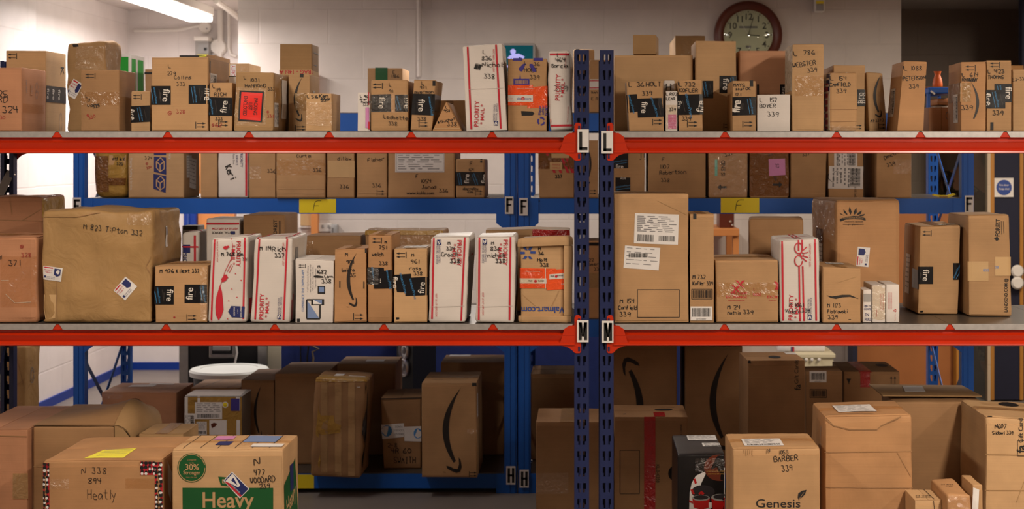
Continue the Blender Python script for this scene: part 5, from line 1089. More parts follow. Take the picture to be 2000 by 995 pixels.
C(B_, 'brown taped box with a pink note marked 57, blue shelf', (1465, 272, 1540, 386), 7.0, .28, 'F', 'kraft', RC(1465, 300, 1540, 383, 'brown_tape'), QD([(1501, 311), (1533, 310), (1534, 342), (1502, 344)], 'pink_paper', 'pink_note'), TXT(1518, 324, 7, '57', 'print', 90), W(1499, 300, 6, '339', deg=-15), TXT(1514, 348, 6, 'UP', 'print', 90, .02), PG([(1528, 361), (1521, 355), (1521, 359), (1509, 359), (1509, 363), (1521, 363), (1521, 367)], 'print', 'arrow'), cr=.003, rnd=.007, group=g)
C(B_, 'plain box between the pink note box and the barcode labelled box, blue shelf', [(1545, 272), (1615, 272), (1612, 386), (1544, 386)], 7.0, .28, 'F', 'kraft', W(1566, 300, 6, '337', deg=-8), LN([[(1546, 378), (1611, 378)]], 1, 'kraft_light', 'crease'), cr=.003, group=g)
C(B_, 'box with two white barcode labels and a looped pen stroke, blue shelf', [(1617, 272), (1686, 272), (1686, 386), (1619, 386)], 7.0, .3, 'F', 'kraft', LABEL(1629, 290, 1674, 330, vert=True), TXT(1636, 314, 5, 'DS-18902', 'print', -90, .01), LABEL(1619, 325, 1685, 369, deg=1, vert=True), W(1640, 332, 26, 'S', deg=70, w=.9), TXT(1670, 376, 4, 'DPS 2019', 'print', -90), cr=.003, group=g)
C(B_, 'box marked 339 at the end of the blue shelf near the yellow strap', (1712, 272, 1780, 386), 6.99, .3, 'F', 'kraft', W(1725, 306, 7, 'Dmeth', deg=-25, w=1.4), W(1731, 320, 7, '339', deg=-15, w=1.4), RC(1745, 312, 1780, 340, 'clear_film', 'clear_wrap'), yaw=3, cr=.002, group=g)
# ---------------------------------------------------------------- parcels on the front lower shelf (M), left bay
g = 'parcels on the front lower shelf, left bay'
C(B_, 'red-brown box rising behind the box marked 371 at the left frame edge', (-40, 386, 83, 632), 5.32, .22, 'M', 'kraft_red',
  LN([[(-40, 429), (83, 432)], [(20, 386), (24, 420)], [(42, 432), (82, 408)]], 1.2, 'kraft_brown', 'crease'), ON('R', RC(0, 2, 130, 40, 'packing_brown', 'brown_tape')), cr=.006, rnd=.008, top='x', tape='tan_tape', group=g)
C(B_, 'red-brown box marked 371 beside the huge paper-wrapped parcel', [(-74, 464), (70, 464), (71, 632), (-74, 632)], 5.02, .26, 'M', 'kraft_red',
  W(-6, 486, 7, '3'), W(-24, 498, 8, 'Hollard', sx=.7), W(18, 508, 11, '371', w=1.4), W(40, 476, 10, '@', col='red_ink', w=1.2), W(43, 494, 8, '328', col='red_ink'), LN([[(3, 548), (18, 548)], [(12, 575), (30, 592), (62, 590)]], .9, 'tape_white', 'crease'), RC(2, 500, 71, 600, 'clear_tape'), ON('R', RC(10, 6, 60, 150, 'clear_tape')), cr=.005, rnd=.008, top='x', tape='tan_tape', group=g)
C('paper_parcel', 'huge square parcel in crumpled brown wrapping paper with two postal stickers', [(81, 412), (296, 413), (296, 632), (82, 632)], 5.02, .36, 'M', 'brown_paper',
  W(166, 437, 10, 'M 823 T:Pton 332', deg=7, w=1.3, sx=.92), STICKER(103, 535, 38, 27, 7), STICKER(245, 564, 36, 30, -50), PG([(78, 576), (110, 576), (108, 622), (84, 626), (77, 604)], 'tan_paper_tape', 'torn_fold'), RC(248, 414, 297, 440, 'clear_film', 'clear_wrap'), LN([[(84, 424), (150, 424), (196, 416)], [(110, 550), (112, 626)], [(298, 500), (285, 520), (300, 545)]], 1.2, 'kraft_brown', 'crease'),
  ON('R', RC(100, 34, 118, 76, 'paper', 'sticker'), RC(104, 36, 114, 52, 'usps_blue', 'blue_mark')), cr=.011, rnd=.013, flap=None, freq=7, bow=.004, group=g)
C(B_, 'box marked 976 with two black tape squares, before the paper parcel', [(303, 521), (405, 520), (404, 630), (304, 631)], 5.02, .25, 'M', 'kraft',
  W(313, 526, 7, 'M 976', w=1.5), W(345, 526, 7, 'Kliest 337', w=1.5, sx=.86), FIRE(304, 559, 340, 595, (.8, 'f', 93), (.2, 'b', 82)), FIRE(361, 556, 404, 592, (.22, 'f', -86), (.9, 'b', 82)), ARR(365, 614, 384, 627, 'R'), DISC(341, 620, 2, 1.6, 'red_ink'), RC(392, 522, 404, 630, 'clear_film', 'clear_wrap'), cr=.003, top='x', tape='tan_tape', group=g)
q = [(348, 457), (380, 452), (386, 511), (350, 512)]
C('mailing_carton', 'small white postal carton tucked behind the box marked 976', [(357, 456), (387, 452), (387, 632), (357, 632)], 5.36, .16, 'M', 'white_board',
  RC(379, 460, 383, 512, 'usps_red', 'red_line'), RC(358, 478, 372, 494, 'usps_blue', 'postal_emblem'), TXT(362, 502, 7, 'PRIO', 'usps_blue', 90, .02), TXT(354, 502, 7, 'MAIL', 'usps_blue', 90, .02), RC(350, 481, 387, 484, 'usps_red', 'red_line'), ON('T', RC(0, 60, 40, 66, 'usps_red', 'red_line')), cr=.005, flap=None, rnd=.008, group=g)
C(B_, 'small grey box peeping above the white carton by the paper parcel', (356, 441, 390, 632), 5.54, .07, 'M', 'grey_board', RC(358, 441, 386, 449, 'black_board', 'dark_panel'), flap=None, group=g)
C('mailing_carton', 'upside-down white postal carton with one red line across its top', [(403, 428), (468, 428), (466, 632), (401, 632)], 5.35, .2, 'M', 'white_board',
  RC(403, 435, 468, 439, 'usps_red', 'red_line'), TXT(440, 447, 3.6, 'VISIT US AT USPS.COM', 'usps_red', 180, .01), TXT(437, 455, 4.4, 'POSTAL SERVICE', 'print', 180, .02), RC(451, 452, 459, 458, 'usps_blue', 'postal_emblem'), cr=.004, flap=None, rnd=.006, top='x', group=g)
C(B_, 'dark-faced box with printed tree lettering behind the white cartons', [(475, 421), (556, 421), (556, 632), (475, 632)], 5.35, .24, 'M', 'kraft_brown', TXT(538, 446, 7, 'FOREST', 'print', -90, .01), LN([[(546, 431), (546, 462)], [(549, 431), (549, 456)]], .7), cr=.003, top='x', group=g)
q = [(413, 468), (484, 464), (481, 628), (406, 629)]
C('mailing_carton', 'white postal carton with red snowy hill drawing and shield, marked 776', q, 5.02, .22, 'M', 'white_board',
  USPS(q, words='TR', emb=False, url='', lines=(.07, .90)), PG([(430, 557), (434, 570), (436, 590), (437, 605), (433, 618), (427, 626), (422, 616), (421, 600), (423, 580)], 'usps_red', 'hill_drawing'), LN([[(430, 560), (440, 530), (452, 505), (455, 480), (452, 465)], [(444, 531), (452, 516)], [(448, 533), (455, 519)]], 1, 'usps_red', 'slope_line'), PG([(432, 546), (438, 538), (442, 536), (446, 542), (441, 549), (435, 552)], 'usps_red', 'sledge_drawing'), DISC(441, 484, 4.5, 3.4, 'usps_red'), DISC(446, 482, 2.5, 2, 'usps_red'),
  *[DISC(x, y, 1.1, 1.1, 'usps_red', 'snowflake') for x, y in ((460, 535), (471, 548), (453, 565), (463, 581), (447, 588), (445, 623))], PG([(446, 609), (452, 598), (478, 599), (477, 621), (453, 620)], 'usps_blue', 'shield'), TXT(471, 609, 3.6, 'TRACKED', 'paper', 90, .01), TXT(464, 609, 3, '* * *', 'paper', 90), TXT(458, 609, 3, 'INSURED', 'paper', 90),
  W(433, 493, 7, 'M 768 Km', w=1.6, sx=.95), W(474, 504, 5, '337', w=1.3), TXT(425, 490, 3, 'LARGE FLAT RATE BOX', 'usps_red', 90), ON('T', LN([[(0, 60), (75, 60)], [(60, 0), (64, 120)]], 3, 'usps_red', 'red_line')), ON('R', RC(20, 120, 80, 150, 'usps_red', 'red_band')), cr=.004, rnd=.008, flap=None, top='x', group=g)
q = [(498, 467), (572, 465), (565, 631), (489, 630)]
C('mailing_carton', 'white postal carton marked 114 and 337, in the middle of the white trio', q, 5.02, .25, 'M', 'white_board',
  USPS(q, words='BL', emb='BR', url='TR'), W(508, 481, 8, 'M 114', w=1.5, sx=.85), W(532, 482, 9, 'Rich', w=1.5), W(537, 495, 8, '337', w=1.4), ON('T', LN([[(6, 0), (6, 150)], [(62, 0), (62, 150)], [(0, 60), (76, 60)]], 3.4, 'usps_red', 'red_line')), ON('R', RC(30, 20, 60, 60, 'grey_print', 'printed_square'), LN([[(8, 120), (14, 160)], [(20, 110), (20, 160)]], 4, 'usps_red', 'red_marks'), RC(2, 4, 120, 40, 'clear_film', 'clear_wrap')), cr=.004, rnd=.007, flap=None, top='x', group=g)
q = [(577, 507), (652, 510), (650, 631), (577, 631)]
C('mailing_carton', 'white carton printed with blue telephone and tablet drawings, marked 1682', q, 5.02, .22, 'M', 'white_board',
  ARR(583, 516, 597, 524, 'L'), TXT(591.5, 568, 4.6, 'EXPERIENCE THE ZAPPOS APP', 'steel_blue', -90, .012, .95), *[TXT(x, 545, 2.6, s, 'grey_print', -90) for x, s in ((601, '* 24/7 Best Features For Shopping'), (606, '  with easy Exclusive Mobile App Only!'), (611, '* iPhone, iPad, Android & Kindle'), (616, '* Tap screen to open away!'))],
  BOXL(599, 586, 625, 623, 3, 'print', 'tablet_frame'), PG([(600.5, 588), (623.5, 622), (600.5, 622)], 'steel_blue', 'tablet_screen'), RC(608, 584.5, 633, 596, 'print', 'phone_frame'), PG([(612, 586), (629, 586), (629, 594.5)], 'steel_blue', 'phone_screen'), PG([(612, 586), (629, 594.5), (612, 594.5)], 'paper', 'phone_screen'), RC(620.5, 559, 635, 574, 'print', 'app_icon'), RC(623, 561, 633, 571, 'steel_blue', 'app_picture'), RC(580, 623, 586, 630, 'print', 'registration_mark'),
  W(621, 518, 6, 'M', w=1.4), W(618, 527, 8, '1682', w=1.4, sx=.85), PG([(613, 539), (620, 538), (631, 540), (632, 543), (620, 543), (613, 542)], 'ink', 'black_scribble'), W(634, 538, 5, 'Lorn', w=1.3), W(628, 546, 8, '338', w=1.5), cr=.002, flap=None, top='y', group=g)
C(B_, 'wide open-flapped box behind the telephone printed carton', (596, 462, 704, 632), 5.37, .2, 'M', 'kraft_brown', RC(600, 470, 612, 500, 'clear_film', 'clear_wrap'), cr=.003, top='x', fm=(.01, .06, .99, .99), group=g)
tf = [U(592, 461, 5.36), U(700, 462, 5.36), U(704, 457.5, 5.52), U(588, 454, 5.52)]
C(B_, 'box with a large black smile mark, handwriting over it, beside the 751 box', [(654, 488), (715, 486), (716, 629), (653, 631)], 5.02, .2, 'M', 'kraft_warm',
  SMILE(676, 494, 698, 600), RC(713, 486, 716, 494, 'print', 'registration_mark'), ARR(690, 612, 710, 626, 'R'), LN([[(664, 549), (664, 562)], [(711, 550), (711, 564)]], 2), W(675, 494, 7, 'M', w=1.4), W(677, 508, 7, '901', w=1.4), W(668, 524, 7, 'balara', w=1.4, sx=.75), W(684, 534, 7, '35', w=1.4), TXT(679, 600, 2, 'TM'), cr=.002, top='y', tape='tan_tape', group=g)
C(B_, 'tall narrow box marked 751 with twisted black tape', [(719, 459), (765, 460), (765, 629), (718, 629)], 5.02, .24, 'M', 'kraft_warm',
  ARR(727, 464, 746, 476, 'L'), W(752, 471, 5, 'M', w=1.4), W(741, 480, 7, '751', w=1.3), W(727, 493, 7, 'welch', w=1.3, sx=.85), W(741, 511, 7, '338', w=1.2), QD([(719, 522), (750, 523), (752, 558), (720, 555)], 'tape_black', 'parcel_tape'), TXT(731, 540, 5, 'amazonPrime', 'tape_blue', 80), QD([(731, 531), (767, 527), (767, 563), (731, 564)], 'tape_black', 'parcel_tape'), TXT(760, 546, 5, 'amazonPrime', 'tape_blue', 80), TXT(748, 548, 10, '...', 'tape_white', 90, .03), RC(719, 524, 740, 556, 'clear_film', 'clear_wrap'), cr=.004, rnd=.007, top='y', tape='tan_tape', group=g)
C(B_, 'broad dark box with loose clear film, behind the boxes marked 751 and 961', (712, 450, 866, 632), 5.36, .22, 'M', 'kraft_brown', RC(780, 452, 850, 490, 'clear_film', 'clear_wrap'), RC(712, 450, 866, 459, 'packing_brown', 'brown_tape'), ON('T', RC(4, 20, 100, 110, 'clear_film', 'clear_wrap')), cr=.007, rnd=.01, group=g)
C(B_, 'box marked 961 with broad stepped black tape, beside the 751 box', [(770, 487), (834, 486), (834, 629), (770, 630)], 5.02, .22, 'M', 'kraft_light',
  ARR(774, 492, 794, 505, 'L'), W(804, 495, 6, 'M', w=1.4), W(803, 507, 7.5, '961', w=1.4), W(800, 521, 7, 'ross', w=1.4), W(808, 531, 7, '338', w=1.4), QD([(770, 537), (803, 535), (804, 571), (769, 571)], 'tape_black', 'parcel_tape'), TXT(772, 552, 12, 'fire', 'tape_white', 88, .012), QD([(792, 543), (835, 541), (835, 577), (792, 578)], 'tape_black', 'parcel_tape'), TXT(788, 553, 5.5, 'amazonPrime', 'tape_blue', 76), TXT(807, 564, 5.5, 'amazonPrime', 'tape_blue', 76), TXT(823, 562, 12, 'fire', 'tape_white', -84, .012), RC(774, 620, 780, 630, 'print', 'registration_mark'), ON('T', LABEL(14, 60, 60, 120, bars=0)), cr=.002, top='y', tape='tan_tape', group=g)
for q, lab, marks in (([(841, 464), (917, 463), (909, 628), (838, 629)], 'white postal carton marked 334 and 338 with a torn right edge', (W(875, 472, 6, 'M', w=1.4), W(872, 482, 7, '334', w=1.4), W(862, 493, 8, 'Croall', w=1.4, sx=.9), W(879, 506, 8, '338', w=1.6))),
                      ([(930, 463), (1006, 462), (1004, 627), (929, 626)], 'white postal carton marked 836 on the lower shelf, beside the orange-taped open box', (W(960, 472, 6, 'M', w=1.4), W(958, 482, 8, '836', w=1.4), W(953, 495, 8, 'nichols', w=1.4, sx=.85), W(968, 506, 8, '338', w=1.6)))):
    C('mailing_carton', lab, q, 5.02, .24, 'M', 'white_board', USPS(q, words='TR', emb='TL', url='BL', lines=(.06, .86)), *marks, LN([[(q[3][0]+2, 600), (q[2][0]-2, 598)]], .8, 'crease_grey', 'crease'), ON('R', LN([[(40, 10), (40, 150)], [(70, 40), (110, 40)]], 3, 'usps_red', 'red_line'), RC(10, 40, 34, 110, 'grey_print', 'printed_block')), cr=.005, rnd=.008, flap=None, top='x', group=g)
wq = [(1016, 470), (1114, 466), (1114, 629), (1016, 628)]
wc = C(B_, 'crushed box with an orange tape band and inverted blue web address', wq, 5.04, .2, 'M', 'kraft_light',
  *[PG([(x-2.4*sx_, y), (x+2.4*sx_, y+1.5), (x2+3.2, y2), (x2-3.2, y2)], 'brand_blue', 'spark_mark') for x, y, x2, y2, sx_ in ((1028, 488, 1024, 482, 1), (1034, 488, 1038, 482, 1), (1028, 500, 1024, 506, 1), (1034, 500, 1037, 506, 1))], RC(1015, 492, 1025, 496.5, 'brand_blue', 'spark_mark'), RC(1036, 491, 1046, 495.5, 'brand_blue', 'spark_mark'),
  W(1052, 483, 6, 'M', w=1.4), W(1052, 492, 6.5, '36', w=1.4), W(1050, 504, 6.5, 'Holt', w=1.5), W(1055, 514, 7, '338', w=1.5),
  QD([(1007, 524), (1086, 525), (1086, 563), (1007, 564)], 'orange_tape', 'orange_tape'), RC(1007, 544, 1070, 554, 'tape_white', 'white_band'), TXT(1036, 549.5, 4, 'site', 'print', 180, .02), TXT(1057, 549.5, 4, 'store', 'print', 180, .02), DISC(1046, 549.5, 2.8, 2.8, 'usps_red'), QD([(1067, 527), (1120, 525), (1120, 564), (1068, 567)], 'orange_tape', 'orange_tape'), QD([(1073, 536), (1120, 532), (1120, 543), (1073, 546)], 'tape_white', 'white_band'), TXT(1079, 540, 4, 'site', 'print', 180, .02), TXT(1094, 539, 4, 'store', 'print', 180, .02), DISC(1086.5, 540, 2.6, 2.6, 'usps_red'), TXT(1040, 531, 2.2, 'Save money. Live better.', 'tape_white', 180), TXT(1106, 556, 4, 'Walmart', 'tape_white', 180), RC(1064.5, 524, 1066, 564, 'tape_white', 'white_line'), TXT(1064, 606, 12.5, 'Walmart.com', 'brand_blue', 180, .025, .95), PG([(1023, 624), (1031, 624), (1028, 628.5), (1026, 628.5)], 'brand_blue', 'blue_mark'), PG([(1033, 624), (1040, 624), (1037, 628.5), (1035, 628.5)], 'brand_blue', 'blue_mark'), LN([[(1020, 575), (1046, 598)], [(1092, 568), (1078, 598)]], .9, 'kraft', 'crease'), RC(1008, 526, 1060, 564, 'clear_tape', 'clear_wrap'), cr=.006, rnd=.01, fm=(.02, .06, .86, .93), group=g)
for nm, u0, v0, u1, v1, t_ in (('folded_edge', .0, .0, 1.0, .075, .016), ('folded_edge', .875, .08, 1.0, .92, .014), ('folded_edge', .0, .925, .98, .995, .014)):
    wc.ft['F'] = 0; wc.slab(nm, 'F', u0, v0, u1, v1, t_)
C(B_, 'flat-lidded box glimpsed behind the orange-taped box and white carton', (948, 450, 1112, 632), 5.38, .18, 'M', 'kraft_light', RC(1040, 450, 1112, 461, 'red_tape', 'red_tape'), LN([[(950, 462), (1036, 462)]], 6, 'kraft_brown', 'brown_band'), top='x', cr=.004, group=g)  # browner band near the top of the front
C(B_, 'box on the rear lower blue shelf seen between the navy uprights', (1140, 472, 1182, 623), 7.0, .3, 'G', 'kraft_warm', W(1150, 505, 6, '22'), W(1150, 513, 6, 'beers'), W(1160, 523, 6, '336'), RC(1140, 533, 1182, 563, 'tan_tape'), RC(1140, 474, 1182, 480, 'black_board', 'dark_strip'), group='parcels on the blue rear shelves')
# ---------------------------------------------------------------- M, right bay
g = 'parcels on the front lower shelf, right bay'
C(B_, 'tallest box on the lower shelf, two customs forms and an empty printed frame', [(1199, 380), (1344, 380), (1345, 631), (1200, 632)], 5.02, .3, 'M', 'kraft',
  LABEL(1239, 418, 1325, 477, deg=2, bars=2, lines=9, name='customs_form'), LABEL(1219, 482, 1288, 526, deg=4, bars=0, lines=5), BAR(1228, 495, 1266, 503), BOXL(1245, 566, 1327, 620, 1.1), W(1211, 584, 8, 'M 154', w=1.5), W(1208, 597, 8, 'Canfield', w=1.4, sx=.75), W(1210, 610, 9, '339', w=1.5), LN([[(1285, 393), (1310, 405), (1342, 420)]], 1, 'kraft_dull', 'crease'), cr=.002, top='x', tape='tan_tape', group=g)
C(B_, 'tall narrow box marked 732 with a barcode label low on its front', (1348, 419, 1394, 632), 5.02, .24, 'M', 'kraft',
  RC(1354, 418, 1360, 428, 'print', 'registration_mark'), W(1353, 537, 8, 'M 732', w=1.4, sx=.8), W(1353, 550, 7, 'Kofler 339', w=1.3, sx=.72), BOXL(1351, 565, 1391, 584, 1), BAR(1353, 567, 1390, 582), RC(1349, 599, 1391, 626, 'paper', 'barcode_label'), BAR(1352, 602, 1388, 619), TXT(1370, 623, 2.6, 'sprSUbSubBr1'), cr=.0015, top='y', tape='tan_tape', group=g)
C(B_, 'square box with red double X marks, marked 24 and 339', [(1397, 510), (1519, 509), (1520, 629), (1399, 630)], 5.03, .3, 'M', 'kraft',
  *[PG([(x0+a*s_, y0+b*s_) for a, b in q_], 'usps_red', 'red_x_mark') for x0, y0, s_ in ((1436, 548, 1), (1428, 557, 1)) for q_ in (((0, 0), (4, 0), (18, 14), (14, 14)), ((14, 0), (19, 0), (5, 15), (0, 15)))],
  TXT(1443, 572.5, 5.6, 'EXCHAN', 'usps_red', 0, .04), TXT(1438, 580, 5.6, 'EXCHANGE', 'usps_red', 0, .04), TXT(1438, 586.5, 2.6, 'shopmyexchange.com', 'usps_red'), TXT(1478, 575, 5.6, 'NGE', 'usps_red', 0, .03), TXT(1473, 565, 5, 'L', 'usps_red', 0, .03), TXT(1508, 580, 5.6, 'EXCH', 'usps_red', 0, .03), PG([(1512, 549), (1519, 553), (1519, 566), (1513, 566), (1516, 559)], 'usps_red', 'red_x_mark'), TXT(1509, 586, 2.6, 'shopmyex', 'usps_red'),
  W(1421, 596, 8, 'M 24', w=1.4), W(1421, 608, 7, 'Mathis', w=1.3, sx=.8), W(1452, 606, 8, '339', w=1.3), RC(1400, 552, 1519, 580, 'clear_tape'), cr=.002, top='x', tape='tan_tape', group=g)
C(B_, 'dark brown box behind the red-marked box and the white ribbon carton', (1462, 428, 1569, 632), 5.37, .2, 'M', 'kraft_brown', cr=.003, rnd=.01, yaw=-6, top='x', flap=None, group=g)
q = [(1522, 470), (1599, 467), (1602, 632), (1524, 632)]
C('mailing_carton', 'white postal carton with a printed red ribbon and bow', q, 5.02, .24, 'M', 'white_board',
  USPS(q, words='BL', emb='BR', url='TR', lines=(.05, .88)), QD([(1559, 520), (1562, 520), (1564, 628), (1561, 628)], 'usps_red', 'ribbon'), QD([(1566, 520), (1569, 520), (1572, 628), (1569, 628)], 'usps_red', 'ribbon'), QD([(1558, 469), (1561, 469), (1561, 490), (1558, 490)], 'usps_red', 'ribbon'), QD([(1565, 469), (1568, 469), (1568, 490), (1565, 490)], 'usps_red', 'ribbon'),
  LN([ell(1559.5, 485, 7.5, 10.5, 20), ell(1559.5, 509.5, 7.5, 10.5, 20), ell(1566, 497, 3.2, 3.4, 12), [(1567, 490), (1576, 482)], [(1568, 495), (1578, 493)], [(1568, 500), (1578, 503)], [(1567, 504), (1575, 511)]], 2, 'usps_red', 'bow'),
  W(1542, 592, 8, 'M 1061', w=1.2, sx=.85), W(1534, 604, 8, 'Valero', w=1.2, sx=.8), W(1566, 603, 8, '339', w=1.2, sx=.8), ON('T', LN([[(0, 70), (80, 70)], [(36, 0), (36, 140)], [(44, 0), (44, 140)]], 2.6, 'usps_red', 'ribbon')), cr=.004, rnd=.008, flap=None, top='x', group=g)
C(B_, 'box marked 1173 with a faint wavy black mark, beside the ribbon carton', [(1607, 522), (1681, 525), (1681, 632), (1607, 632)], 5.02, .26, 'M', 'kraft',
  PG([(1614, 577), (1625, 579), (1645, 576), (1660, 576), (1677, 584), (1660, 580), (1645, 581), (1632, 584), (1622, 582)], 'smile_black', 'wavy_mark'), W(1616, 593, 8, 'M 1173', w=1.4, sx=.8), W(1616, 605, 7, 'Piotrowski', w=1.3, sx=.72), W(1617, 616, 8, '339', w=1.3), RC(1657, 624, 1662, 632, 'print', 'registration_mark'), LN([[(1634, 553), (1672, 541)]], .8, 'kraft_dull', 'crease'), ON('T', LABEL(20, 40, 56, 80, bars=1)), cr=.002, top='y', tape='tan_tape', group=g)
C(B_, 'big box with printed leaf emblem behind the box marked 1173', [(1633, 392), (1757, 391), (1758, 615), (1633, 616)], 5.285, .3, 'M', 'kraft_warm',
  *[PG([(1664+ox, 422+oy), (1664+ox+lx-3, 422+oy-ly), (1664+ox+2*lx, 422+oy-2*ly), (1664+ox+lx+3, 422+oy-ly+2)], 'print', 'leaf_print') for ox, oy, lx, ly in ((-14, 0, -5, 3), (-9, -1, -4, 6), (-3, -2, -1, 8), (4, -2, 2, 7), (9, -1, 5, 5), (13, 0, 6, 2))],
  PG([(1640, 428), (1652, 424), (1667, 422), (1682, 423), (1690, 427), (1690, 431), (1682, 429), (1667, 428), (1652, 429), (1641, 433)], 'print', 'banner_print'), TXT(1666, 425.5, 3, 'SOUTH GEORGIA PECAN CO.', 'kraft', 0, .01, .72), TXT(1667, 433, 2.6, 'VALDOSTA, GEORGIA'), TXT(1666, 438, 3, 'www.georgiapecan.com', 'print', 0, .02),
  STICKER(1685, 502, 38, 24, -85), ON('L', RC(4, 4, 160, 70, 'clear_film', 'clear_wrap'), RC(40, 60, 80, 200, 'brown_tape'), LABEL(60, 90, 80, 160, bars=0)), yaw=8, cr=.004, rnd=.013, top='x', group=g)
C('small_carton', 'small opened white carton leaning left of the medicine cartons', [(1686, 567), (1702, 566), (1702, 632), (1685, 632)], 5.03, .1, 'M', 'white_board', RC(1687, 574, 1701, 590, 'grey_board', 'grey_panel'), TXT(1694, 598, 4, 'DJECTS', 'usps_blue', 0, .02, .7), TXT(1694, 604, 4, 'CONTE', 'usps_blue', 0, .02, .7), TXT(1693, 615, 6, 'EN', 'usps_blue', 0, .03, .8), TXT(1695, 624, 6, 'FULL', 'usps_blue', 0, .03, .7), flap=None, cr=.002, group=g)
C('small_carton', 'slim white carton with fine red print, touching the opened carton', (1704, 558, 1729, 632), 5.03, .16, 'M', 'white_board', *[TXT(x, y, 1.6, 'Dose and storage details inside pack', 'usps_red', -90) for x in (1719, 1722, 1725) for y in (590,)], TXT(1712, 612, 1.8, 'Lot and expiry', 'usps_red', -90), RC(1704, 558, 1729, 632, 'clear_tape', 'clear_wrap'), flap=None, cr=.002, group=g)
C('small_carton', 'slim white carton with a red recycling mark, end of the lower row', (1731, 556, 1756, 632), 5.03, .16, 'M', 'white_board', *[TXT(x, 588, 1.6, 'Dose and storage details inside pack', 'usps_red', -90) for x in (1735, 1738, 1741)], LN([ell(1748, 607, 2.2, 2.2, 8, 10, 100), ell(1748, 607, 2.2, 2.2, 8, 130, 220), ell(1748, 607, 2.2, 2.2, 8, 250, 340)], 1.2, 'usps_red', 'recycling_mark'), TXT(1748, 620, 1.6, 'Recycle carton', 'usps_red', -90), flap=None, cr=.002, group=g)
C(B_, 'tilted box with up arrows and two black tape patches, right end', [(1797, 443), (1876, 441), (1871, 616), (1792, 615)], 5.28, .26, 'M', 'kraft',
  ARR(1801, 450, 1819, 462, 'L'), FIRE(1792, 521, 1822, 555, (.55, 'f', 93)), FIRE(1861, 514, 1874, 547, (.5, 'b', -65)), RC(1797, 607, 1803, 615, 'print', 'registration_mark'), ON('L', LABEL(30, 60, 66, 140, bars=0), RC(90, 86, 150, 124, 'tape_black', 'parcel_tape')), ON('T', LABEL(40, 110, 110, 140, bars=1)), cr=.003, rnd=.006, top='y', tape='tan_tape', group=g)
C(B_, 'leaning box printed with a web address on end and two tan tape patches', [(1891, 422), (1970, 421), (1976, 620), (1892, 619)], 5.215, .3, 'M', 'kraft',
  TXT(1948, 445, 9, 'FOREST', 'print', -88, .012, .8), LN([[(1955, 432), (1956, 458)], [(1959, 432), (1960, 456)]], .8), PG([(1941, 466), (1947, 462), (1951, 468), (1946, 471)], 'print', 'tree_print'), RC(1887, 511, 1930, 549, 'tan_paper_tape', 'tan_tape'), RC(1943, 502, 1974, 539, 'tan_paper_tape', 'tan_tape'), TXT(1925, 528, 5.5, '800', 'steel_blue', 0, .02), TXT(1946, 522, 5.5, '08', 'steel_blue', 0, .02), TXT(1964, 577, 6.6, 'LANDSEND.COM @', 'print', -90, .012, .80),
  cr=.003, rnd=.006, top='x', group=g)
o = MB().prism([U(1862, 432, 5.5), U(1879, 432, 5.5), U(1880, 452, 5.5), U(1876, 452, 5.5), U(1874, 437, 5.5), U(1862, 437, 5.5)], (0, .004, 0))
# ---------------------------------------------------------------- big parcels on the floor and the lowest rear shelf
g = 'large parcels standing on the floor in front'
C(B_, 'big box at the left frame edge, top lit, beside the open-flapped box', (-70, 840, 54, 995), 5.05, .47, 'floor', 'kraft_red', RC(26, 925, 54, 975, 'tan_tape'), ON('T', TXT(90, 30, 10, 'From: 0271', 'grey_print')), LN([[(-60, 850), (52, 853)]], 1.4, 'kraft_brown', 'crease'), top='y', cr=.003, rnd=.006, group=g)
c = C(B_, 'box with humped top and a raised flap behind the box marked 894', (64, 834, 222, 995), 5.08, .43, 'floor', 'kraft_brown', ON('T', RC(96, 40, 122, 180, 'paper', 'label_strip', deg=0)), LN([[(64, 912), (110, 912)]], 1, 'kraft_dull'), cr=.003, rnd=.008, flap=None, group=g)
# humped lid: raised centre with a drooping end flap
mb = MB(); rows = []
x0, x1, y0, y1, zt = XP(64, 5.08), XP(222, 5.08), 5.08, 5.50, ZP(834, 5.08)
n, m = 14, 8
for lay in (0, -.004):
    for j in range(m+1):
        for i in range(n+1):
            u, v = i/n, j/m; mb.v.append(Vector((x0+(x1-x0)*u, y0+.003+(y1-y0)*v, zt+.005+.055*math.sin(math.pi*min(1, v*1.1))*(u**1.5)+lay)))
T = (n+1)*(m+1)
for j in range(m):
    for i in range(n):
        a = j*(n+1)+i; mb.f.append((a, a+1, a+n+2, a+n+1)); mb.f.append((T+a, T+a+n+1, T+a+n+2, T+a+1))
mb.build('raised_flap', 'kraft_brown', c.o, smooth=True)
mb = MB(); ns, nt_ = 12, 6; hump = lambda v: .055*math.sin(math.pi*min(1, v*1.1))
for lay in (0, -.004):
    for k in range(nt_+1):
        for i in range(ns+1):
            v, t_ = i/ns, k/nt_; mb.v.append(Vector((x1+.001+.06*math.sin(t_*math.pi/2), y0+.003+(y1-y0-.02)*v*(1-.12*t_), zt+.005+hump(v)*(1-.55*t_)-.075*t_**2+lay)))
T = (ns+1)*(nt_+1)
for k in range(nt_):
    for i in range(ns):
        a = k*(ns+1)+i; mb.f += [(a, a+ns+1, a+ns+2, a+1), (T+a, T+a+1, T+a+ns+2, T+a+ns+1)]
mb.build('side_flap', 'kraft_dull', c.o, smooth=True)
MB().prism([(x1+.002, y0+.004, zt+.002), (x1+.03, y0+.004, zt-.008), (x1+.05, y0+.004, zt-.035), (x1+.061, y0+.004, zt-.07), (x1+.05, y0+.004, zt-.12), (x1+.004, y0+.004, zt-.125)], (0, .004, 0)).build('end_gusset', 'kraft_dull', c.o)
g2 = 'large parcels standing on the floor in front'
q = [(85, 902), (316, 899), (318, 995), (83, 995)]
